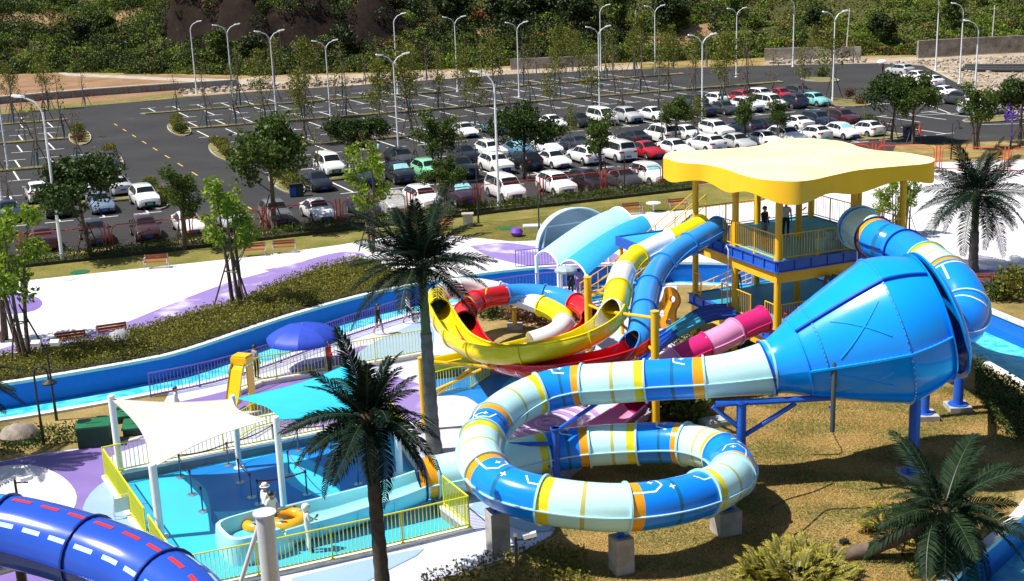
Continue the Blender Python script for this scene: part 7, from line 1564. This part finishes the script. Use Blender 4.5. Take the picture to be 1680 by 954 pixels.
# ------------------------------------------------------------------ people
SKIN = mat('skin', (.46, .27, .19), .55, var=.05); HAIR = mat('dark_hair', (.012, .010, .009), .5, var=.2); SHOE = mat('dark_shoe', (.02, .02, .022), .6)
TMP = bpy.data.scenes.new('figure_workshop')
def cloth(n, c): return mat(n, c, .8, var=.12, scale=9)
def person(label, pos, rz, top, bottom, J=None, H=1.64, long_legs=True, long_sleeves=True, hat=None, hood=False, hairlen=.0, shoes=SHOE, skirt=False):
    """One continuous skinned body; the pose is a table of joints in metres for a 1.64 m figure facing -Y."""
    j = dict(pelvis=(0, 0, .90), waist=(0, .01, 1.05), chest=(0, .0, 1.24), neck=(0, .0, 1.40), chin=(0, -.01, 1.46), head=(0, -.015, 1.545), crown=(0, -.01, 1.60),
             lsh=(.165, .0, 1.345), lel=(.215, .02, 1.09), lwr=(.225, -.06, .87), lpa=(.225, -.08, .80), rsh=(-.165, .0, 1.345), rel=(-.215, .02, 1.09), rwr=(-.225, -.06, .87), rpa=(-.225, -.08, .80),
             lhp=(.09, 0, .86), lkn=(.10, -.01, .47), lan=(.10, .02, .08), lto=(.11, -.14, .035), rhp=(-.09, 0, .86), rkn=(-.10, -.01, .47), ran=(-.10, .02, .08), rto=(-.11, -.14, .035))
    if J: j.update(J)
    rad = dict(pelvis=.135, waist=.118, chest=.135, neck=.055, chin=.058, head=.085, crown=.07, lsh=.062, lel=.044, lwr=.031, lpa=.036, rsh=.062, rel=.044, rwr=.031, rpa=.036, lhp=.095, lkn=.062, lan=.043, lto=.038, rhp=.095, rkn=.062, ran=.043, rto=.038)
    E_ = [('pelvis', 'waist'), ('waist', 'chest'), ('chest', 'neck'), ('neck', 'chin'), ('chin', 'head'), ('head', 'crown')]
    for s in 'lr': E_ += [('chest', s + 'sh'), (s + 'sh', s + 'el'), (s + 'el', s + 'wr'), (s + 'wr', s + 'pa'), ('pelvis', s + 'hp'), (s + 'hp', s + 'kn'), (s + 'kn', s + 'an'), (s + 'an', s + 'to')]
    for s in 'lr':
        w_, p_ = Vector(j[s + 'wr']), Vector(j[s + 'pa']); d = (p_ - w_).normalized(); sd = Vector((0, 1, 0)) if abs(d.y) < .8 else Vector((1, 0, 0)); sd = (sd - d * sd.dot(d)).normalized()
        for q, (o_, l) in enumerate(((-.027, .075), (-.009, .085), (.009, .08), (.026, .065))): j['%sf%d' % (s, q)] = tuple(p_ + sd * o_ * 1.2 + d * l); rad['%sf%d' % (s, q)] = .0095; E_.append((s + 'pa', '%sf%d' % (s, q)))
        j[s + 'th'] = tuple(w_.lerp(p_, .4) - sd * .055 + d * .03); rad[s + 'th'] = .011; E_.append((s + 'pa', s + 'th'))
    names = list(j); sc = H / 1.64
    me = bpy.data.meshes.new('body'); me.from_pydata([tuple(c * sc for c in j[n]) for n in names], [(names.index(a), names.index(b)) for a, b in E_], []); t = thing('person', label, 'person', pos, rz)
    o = bpy.data.objects.new('body', me); TMP.collection.objects.link(o); md = o.modifiers.new('skin', 'SKIN'); md.use_smooth_shade = True; sv = me.skin_vertices[0].data
    for i, n in enumerate(names): sv[i].radius = (rad[n] * sc * (1.18 if n in ('chest', 'pelvis', 'waist') else 1), rad[n] * sc * (.82 if n in ('chest', 'pelvis', 'waist') else 1)); sv[i].use_root = n == 'pelvis'
    o.modifiers.new('sub', 'SUBSURF').levels = 1
    TMP.view_layers[0].update(); dg = TMP.view_layers[0].depsgraph; nm = bpy.data.meshes.new_from_object(o.evaluated_get(dg)); TMP.collection.objects.unlink(o); bpy.data.objects.remove(o); o = link('body', nm, t); nm.materials.clear()
    for M in (SKIN, top, bottom, shoes, HAIR): nm.materials.append(M)
    pos_ = {n: Vector(j[n]) * sc for n in names}
    def seg(p, a, b): a, b = pos_[a], pos_[b]; d = b - a; f = max(0, min(1, (p - a).dot(d) / max(1e-9, d.length_squared))); return (p - a - d * f).length, f
    reg = {}
    for a, b in E_:
        if a in ('pelvis',) and b == 'waist': r_ = 1
        elif a in ('waist', 'chest') : r_ = 1 if b != 'neck' else (1, .55, 0)
        elif b in ('lel', 'rel'): r_ = 1 if long_sleeves else (1, .55, 0)
        elif b in ('lwr', 'rwr'): r_ = 1 if long_sleeves else 0
        elif b in ('lhp', 'rhp'): r_ = 2
        elif b in ('lkn', 'rkn'): r_ = 2 if long_legs else (2, .5, 0)
        elif b in ('lan', 'ran'): r_ = 2 if long_legs else 0
        elif b in ('lto', 'rto'): r_ = 3
        else: r_ = 0
        reg[(a, b)] = r_
    mi = []
    for f in nm.polygons:
        c = f.center; best = min(((seg(c, a, b)[0] / (rad[a] + rad[b]), a, b) for a, b in E_), key=lambda q: q[0]); r_ = reg[best[1:]]
        if isinstance(r_, tuple): r_ = r_[0] if seg(c, *best[1:])[1] < r_[1] else r_[2]
        if best[1] == 'pelvis' and best[2] == 'waist' and c.z < pos_['pelvis'].z + .03: r_ = 2
        mi.append(r_)
    nm.polygons.foreach_set('material_index', mi); nm.polygons.foreach_set('use_smooth', [True] * len(mi))
    hd = pos_['head'] + Vector((0, 0, .0)); R_ = .098 * sc
    # face: nose, eyes, mouth, ears
    b = MB(); b.cyl(hd + Vector((0, -R_ * .80, -.005)), hd + Vector((0, -R_ * 1.18, -.025)), .008, .016, 6); link('nose', b.mesh('nose', SKIN), o); b = MB()
    for s in (-1, 1): b.box(hd + Vector((s * .035, -R_ * .90, .012)), (.024, .02, .012))
    link('eyes', b.mesh('eyes', HAIR), o); b = MB(); b.box(hd + Vector((0, -R_ * .88, -.055)), (.045, .02, .01)); link('mouth', b.mesh('mouth', mat('lip', (.35, .12, .10), .5)), o); b = MB()
    for s in (-1, 1): b.box(hd + Vector((s * R_ * .98, .01, -.005)), (.02, .04, .055))
    link('ears', b.mesh('ears', SKIN), o)
    if not hood:
        b = MB(); n = 16; vs = []
        for i in range(7):
            f = i / 6 * math.pi * .60
            for k in range(n):
                a = TAU * k / n; front = max(0, -math.sin(a)); rr = R_ * 1.13 * math.sin(max(.05, f)); z = R_ * 1.22 * math.cos(f) - (hairlen * (1 - front) if i == 6 else 0)
                if front > .3 and i > 3: z = max(z, R_ * .45)
                vs.append(hd + Vector((rr * math.cos(a), rr * math.sin(a) * 1.08 + .01, z + .01)))
        b.add(vs, [(i * n + k, i * n + (k + 1) % n, (i + 1) * n + (k + 1) % n, (i + 1) * n + k) for i in range(6) for k in range(n)]); link('hair', b.mesh('hair', HAIR, True), t)
    else:
        b = MB(); n = 16; vs = []
        for i in range(8):
            f = .08 + i / 7 * math.pi * .66
            for k in range(n): a = TAU * k / n; front = max(0, -math.sin(a)); rr = R_ * 1.28 * math.sin(f) * (1 - .25 * front * (i > 3)); vs.append(hd + Vector((rr * math.cos(a), rr * math.sin(a) * 1.1 + .025, R_ * 1.35 * math.cos(f) + .0 - (.05 if i == 7 else 0))))
        b.add(vs, [(i * n + k, i * n + (k + 1) % n, (i + 1) * n + (k + 1) % n, (i + 1) * n + k) for i in range(7) for k in range(n)]); link('hood', b.mesh('hood', top, True), t)
    if hat:
        b = MB(); b.lathe([(.17, .035), (.175, .03), (.115, .045), (.105, .12), (.08, .145), (.01, .15)], hd + Vector((0, 0, .0)), 18); link('hat', b.mesh('hat', hat, True), t)
    if skirt:
        b = MB(); pz = pos_['pelvis']; b.lathe([(.15, .12), (.18, .0), (.24, -.16), (.235, -.17)], pz, 16); link('skirt', b.mesh('skirt', bottom, True), t)
    return t
WALK = dict(lkn=(.09, -.16, .50), lan=(.09, -.20, .10), lto=(.10, -.35, .06), rkn=(-.09, .06, .48), ran=(-.09, .30, .14), rto=(-.10, .20, .04), lel=(.215, .10, 1.10), lwr=(.22, .16, .88), lpa=(.22, .17, .81), rel=(-.215, -.06, 1.10), rwr=(-.21, -.20, .92), rpa=(-.21, -.24, .86))
BENT = dict(rel=(-.22, -.06, 1.11), rwr=(-.10, -.26, 1.16), rpa=(-.06, -.31, 1.20))
C_W, C_B, C_G, C_LG, C_BLU, C_RED, C_PUR = cloth('white_cloth', (.72, .73, .74)), cloth('black_cloth', (.015, .015, .018)), cloth('grey_cloth', (.20, .20, .22)), cloth('pale_grey_cloth', (.50, .52, .54)), cloth('navy_cloth', (.02, .03, .09)), cloth('red_cloth', (.50, .03, .03)), cloth('violet_cloth', (.42, .24, .62))
HATM = mat('cream_sun_hat', (.66, .58, .50), .8, var=.1); CREAM = cloth('cream_cloth', (.74, .74, .66))
person('barefoot woman in a black long-sleeved top and shorts walking by the river railing', at(622, 549, .016), 1.0, C_B, C_B, WALK, 1.62, False, True, shoes=SKIN, hairlen=.10)
person('person in a white top and black shorts walking ahead beside the railing', at(671, 531, .016), 1.25, C_W, C_B, WALK, 1.66, False, True)
person('person in cream hooded top and trousers standing beside the swim rings', at(508, 905, -.296), 1.9, CREAM, CREAM, dict(BENT, lel=(.23, -.05, 1.11), lwr=(.13, -.24, 1.02), lpa=(.09, -.29, 1.02)), 1.70, True, True, hood=True)
person('person in white shirt and cream sun hat at the pad behind the swim rings', at(440, 868, -.296), 2.3, C_W, C_BLU, BENT, 1.66, True, True, hat=HATM)
person('bareheaded man in a white shirt in front of the person with the sun hat', at(450, 878, -.296), -2.4, C_W, C_B, None, 1.60, True, False)
person('person in grey with dark trousers standing behind the yellow play slide', at(422, 622, .016), 2.4, C_G, C_B, None, 1.64, True, True)
person('person in red by the long yellow railing, half hidden by the turquoise sail', at(542, 615, .016), 1.2, C_RED, C_B, BENT, 1.6)
person('dark-haired person behind the cream sail at the end of the purple railing', at(293, 690, .016), 1.6, C_W, C_BLU, None, 1.5)
person('person in dark clothes under a grey umbrella beneath the azure canopy', at(937, 492, .012), .4, C_BLU, C_B, dict(rel=(-.20, -.06, 1.14), rwr=(-.14, -.22, 1.24), rpa=(-.13, -.25, 1.31)), 1.62)
person('person in a violet dress walking behind the umbrella holder', at(950, 488, .012), 2.8, C_PUR, C_PUR, None, 1.6, True, False, skirt=True)
person('tall man in grey shirt and dark trousers on the upper deck seen from behind', tw(2.9, 3.6, Z2), 2.7, C_LG, C_B, None, 1.74, True, False)
person('child-sized person by the back railing of the upper deck', tw(4.3, 4.6, Z2), 1.6, C_G, C_BLU, BENT, 1.5)
person('person in a dark top leaning near the left columns of the upper deck', tw(1.6, 3.4, Z2), .6, C_B, C_G, BENT, 1.66)
person('man in grey with a black hat standing on the lower deck under the girder', tw(.9, 4.6, Z1), .3, C_G, C_B, BENT, 1.66, hat=mat('black_hat', (.012, .012, .012), .8))
q = at(933, 492, .012); parasol(0, 0, 0, .62, 'small grey hand umbrella held beneath the azure canopy', mat('grey_umbrella_cloth', (.30, .38, .42), .6), 8, .2, 2.0).location = q + Vector((-.13, -.26, -.0))
uu = bpy.data.objects.get('parasol.001')
for c in list(uu.children):
    if c.name.startswith('base'): bpy.data.objects.remove(c)
for c in uu.children:
    if c.name.startswith('pole'): bpy.data.meshes.remove(c.data) if False else None
person('small figure in red walking between far cars under a white umbrella', at(1448, 121, .008), 1.0, C_RED, C_B, dict(rel=(-.20, -.06, 1.14), rwr=(-.14, -.22, 1.24), rpa=(-.13, -.25, 1.31)), 1.65)
pw = parasol(0, 0, 0, .75, 'white hand umbrella far off in the car park lane', mat('white_umbrella_cloth', (.75, .76, .78), .6), 8, .3, 2.05); pw.location = at(1448, 121, .008) + Vector((-.2, -.2, 0))
for c in list(pw.children):
    if c.name.startswith('base'): bpy.data.objects.remove(c)
for i, (px, py) in enumerate(((612, 262), (622, 260))): person(['person in white among the parked cars beside the small tree', 'person in pale blue among the parked cars by the small tree'][i], at(px, py, .008), 1.0 + i, [C_W, cloth('pale_blue_cloth', (.25, .55, .65))][i], C_G, None, 1.65)
# a small folding frame sign beside the railing
t = thing('frame_sign', 'small pale steel A-frame beside the left yellow railing', 'sign stand', at(203, 850, .02), .5); b = MB(); b.pipe([(-.3, 0, 0), (-.24, .05, .85), (.24, .05, .85), (.3, 0, 0)], .02, 6); b.pipe([(-.28, .35, 0), (-.24, .05, .85)], .015, 6); b.pipe([(.28, .35, 0), (.24, .05, .85)], .015, 6); link('frame', b.mesh('frame', GALV), t); b = MB(); b.box((0, .03, .5), (.5, .015, .5)); link('board', b.mesh('board', mat('pale_board', (.45, .65, .78), .5)), t)
# white railing signs and cables on the lawn
def cable(label, l, r=.018): b = MB(); P = spline([at(x, y, .03) for x, y in l], .2); b.pipe(P, r, 5); t = thing('cable', label, 'cable', at(*l[0])); b.build('cable', BLACK, t)
cable('black cable snaking over the dry lawn towards the clump', [(1300, 878), (1320, 868), (1345, 845), (1360, 836), (1400, 834), (1440, 832)]); cable('black cable on the dry lawn left of the blue post', [(1262, 835), (1290, 820), (1310, 814), (1340, 805), (1368, 792)])
cable('black cable on the dry lawn under the funnel', [(1362, 700), (1372, 722), (1380, 736), (1376, 745), (1330, 746)])
b = MB(); b.box((0, 0, .1), (1.1, .7, .2)); b.box((0, 0, .22), (1.0, .6, .06)); o = link('pump_box', b.mesh('pump_box', mat('grey_box', (.38, .42, .40), .6)), None, at(1172, 697), (0, 0, .3)); tag(o, 'low grey box on the lawn behind the straight striped tube', 'box')
b = MB(); b.box((0, 0, .07), (.24, .2, .16)); b.box((0, -.1, .09), (.2, .02, .12)); o = link('spotlight', b.mesh('spotlight', BLACK), None, at(1385, 893), (0, 0, .4)); tag(o, 'small black garden spotlight on the lawn by the leaning palm', 'spotlight')

p = at(1690, 1010); h = lift(1690, 1010, 774); t = thing('support_post', 'tall pale grey post cut by the right edge of the picture at the bottom', 'post', p); b = MB(); b.cyl((0, 0, 0), (0, 0, h), .2, .2, 16); link('post', b.mesh('post', GALV, True), t); b = MB(); b.cyl((0, 0, h), (0, 0, h + .05), .25, .25, 16); link('cap', b.mesh('cap', GALV, True), t)
bpy.data.scenes.remove(TMP)
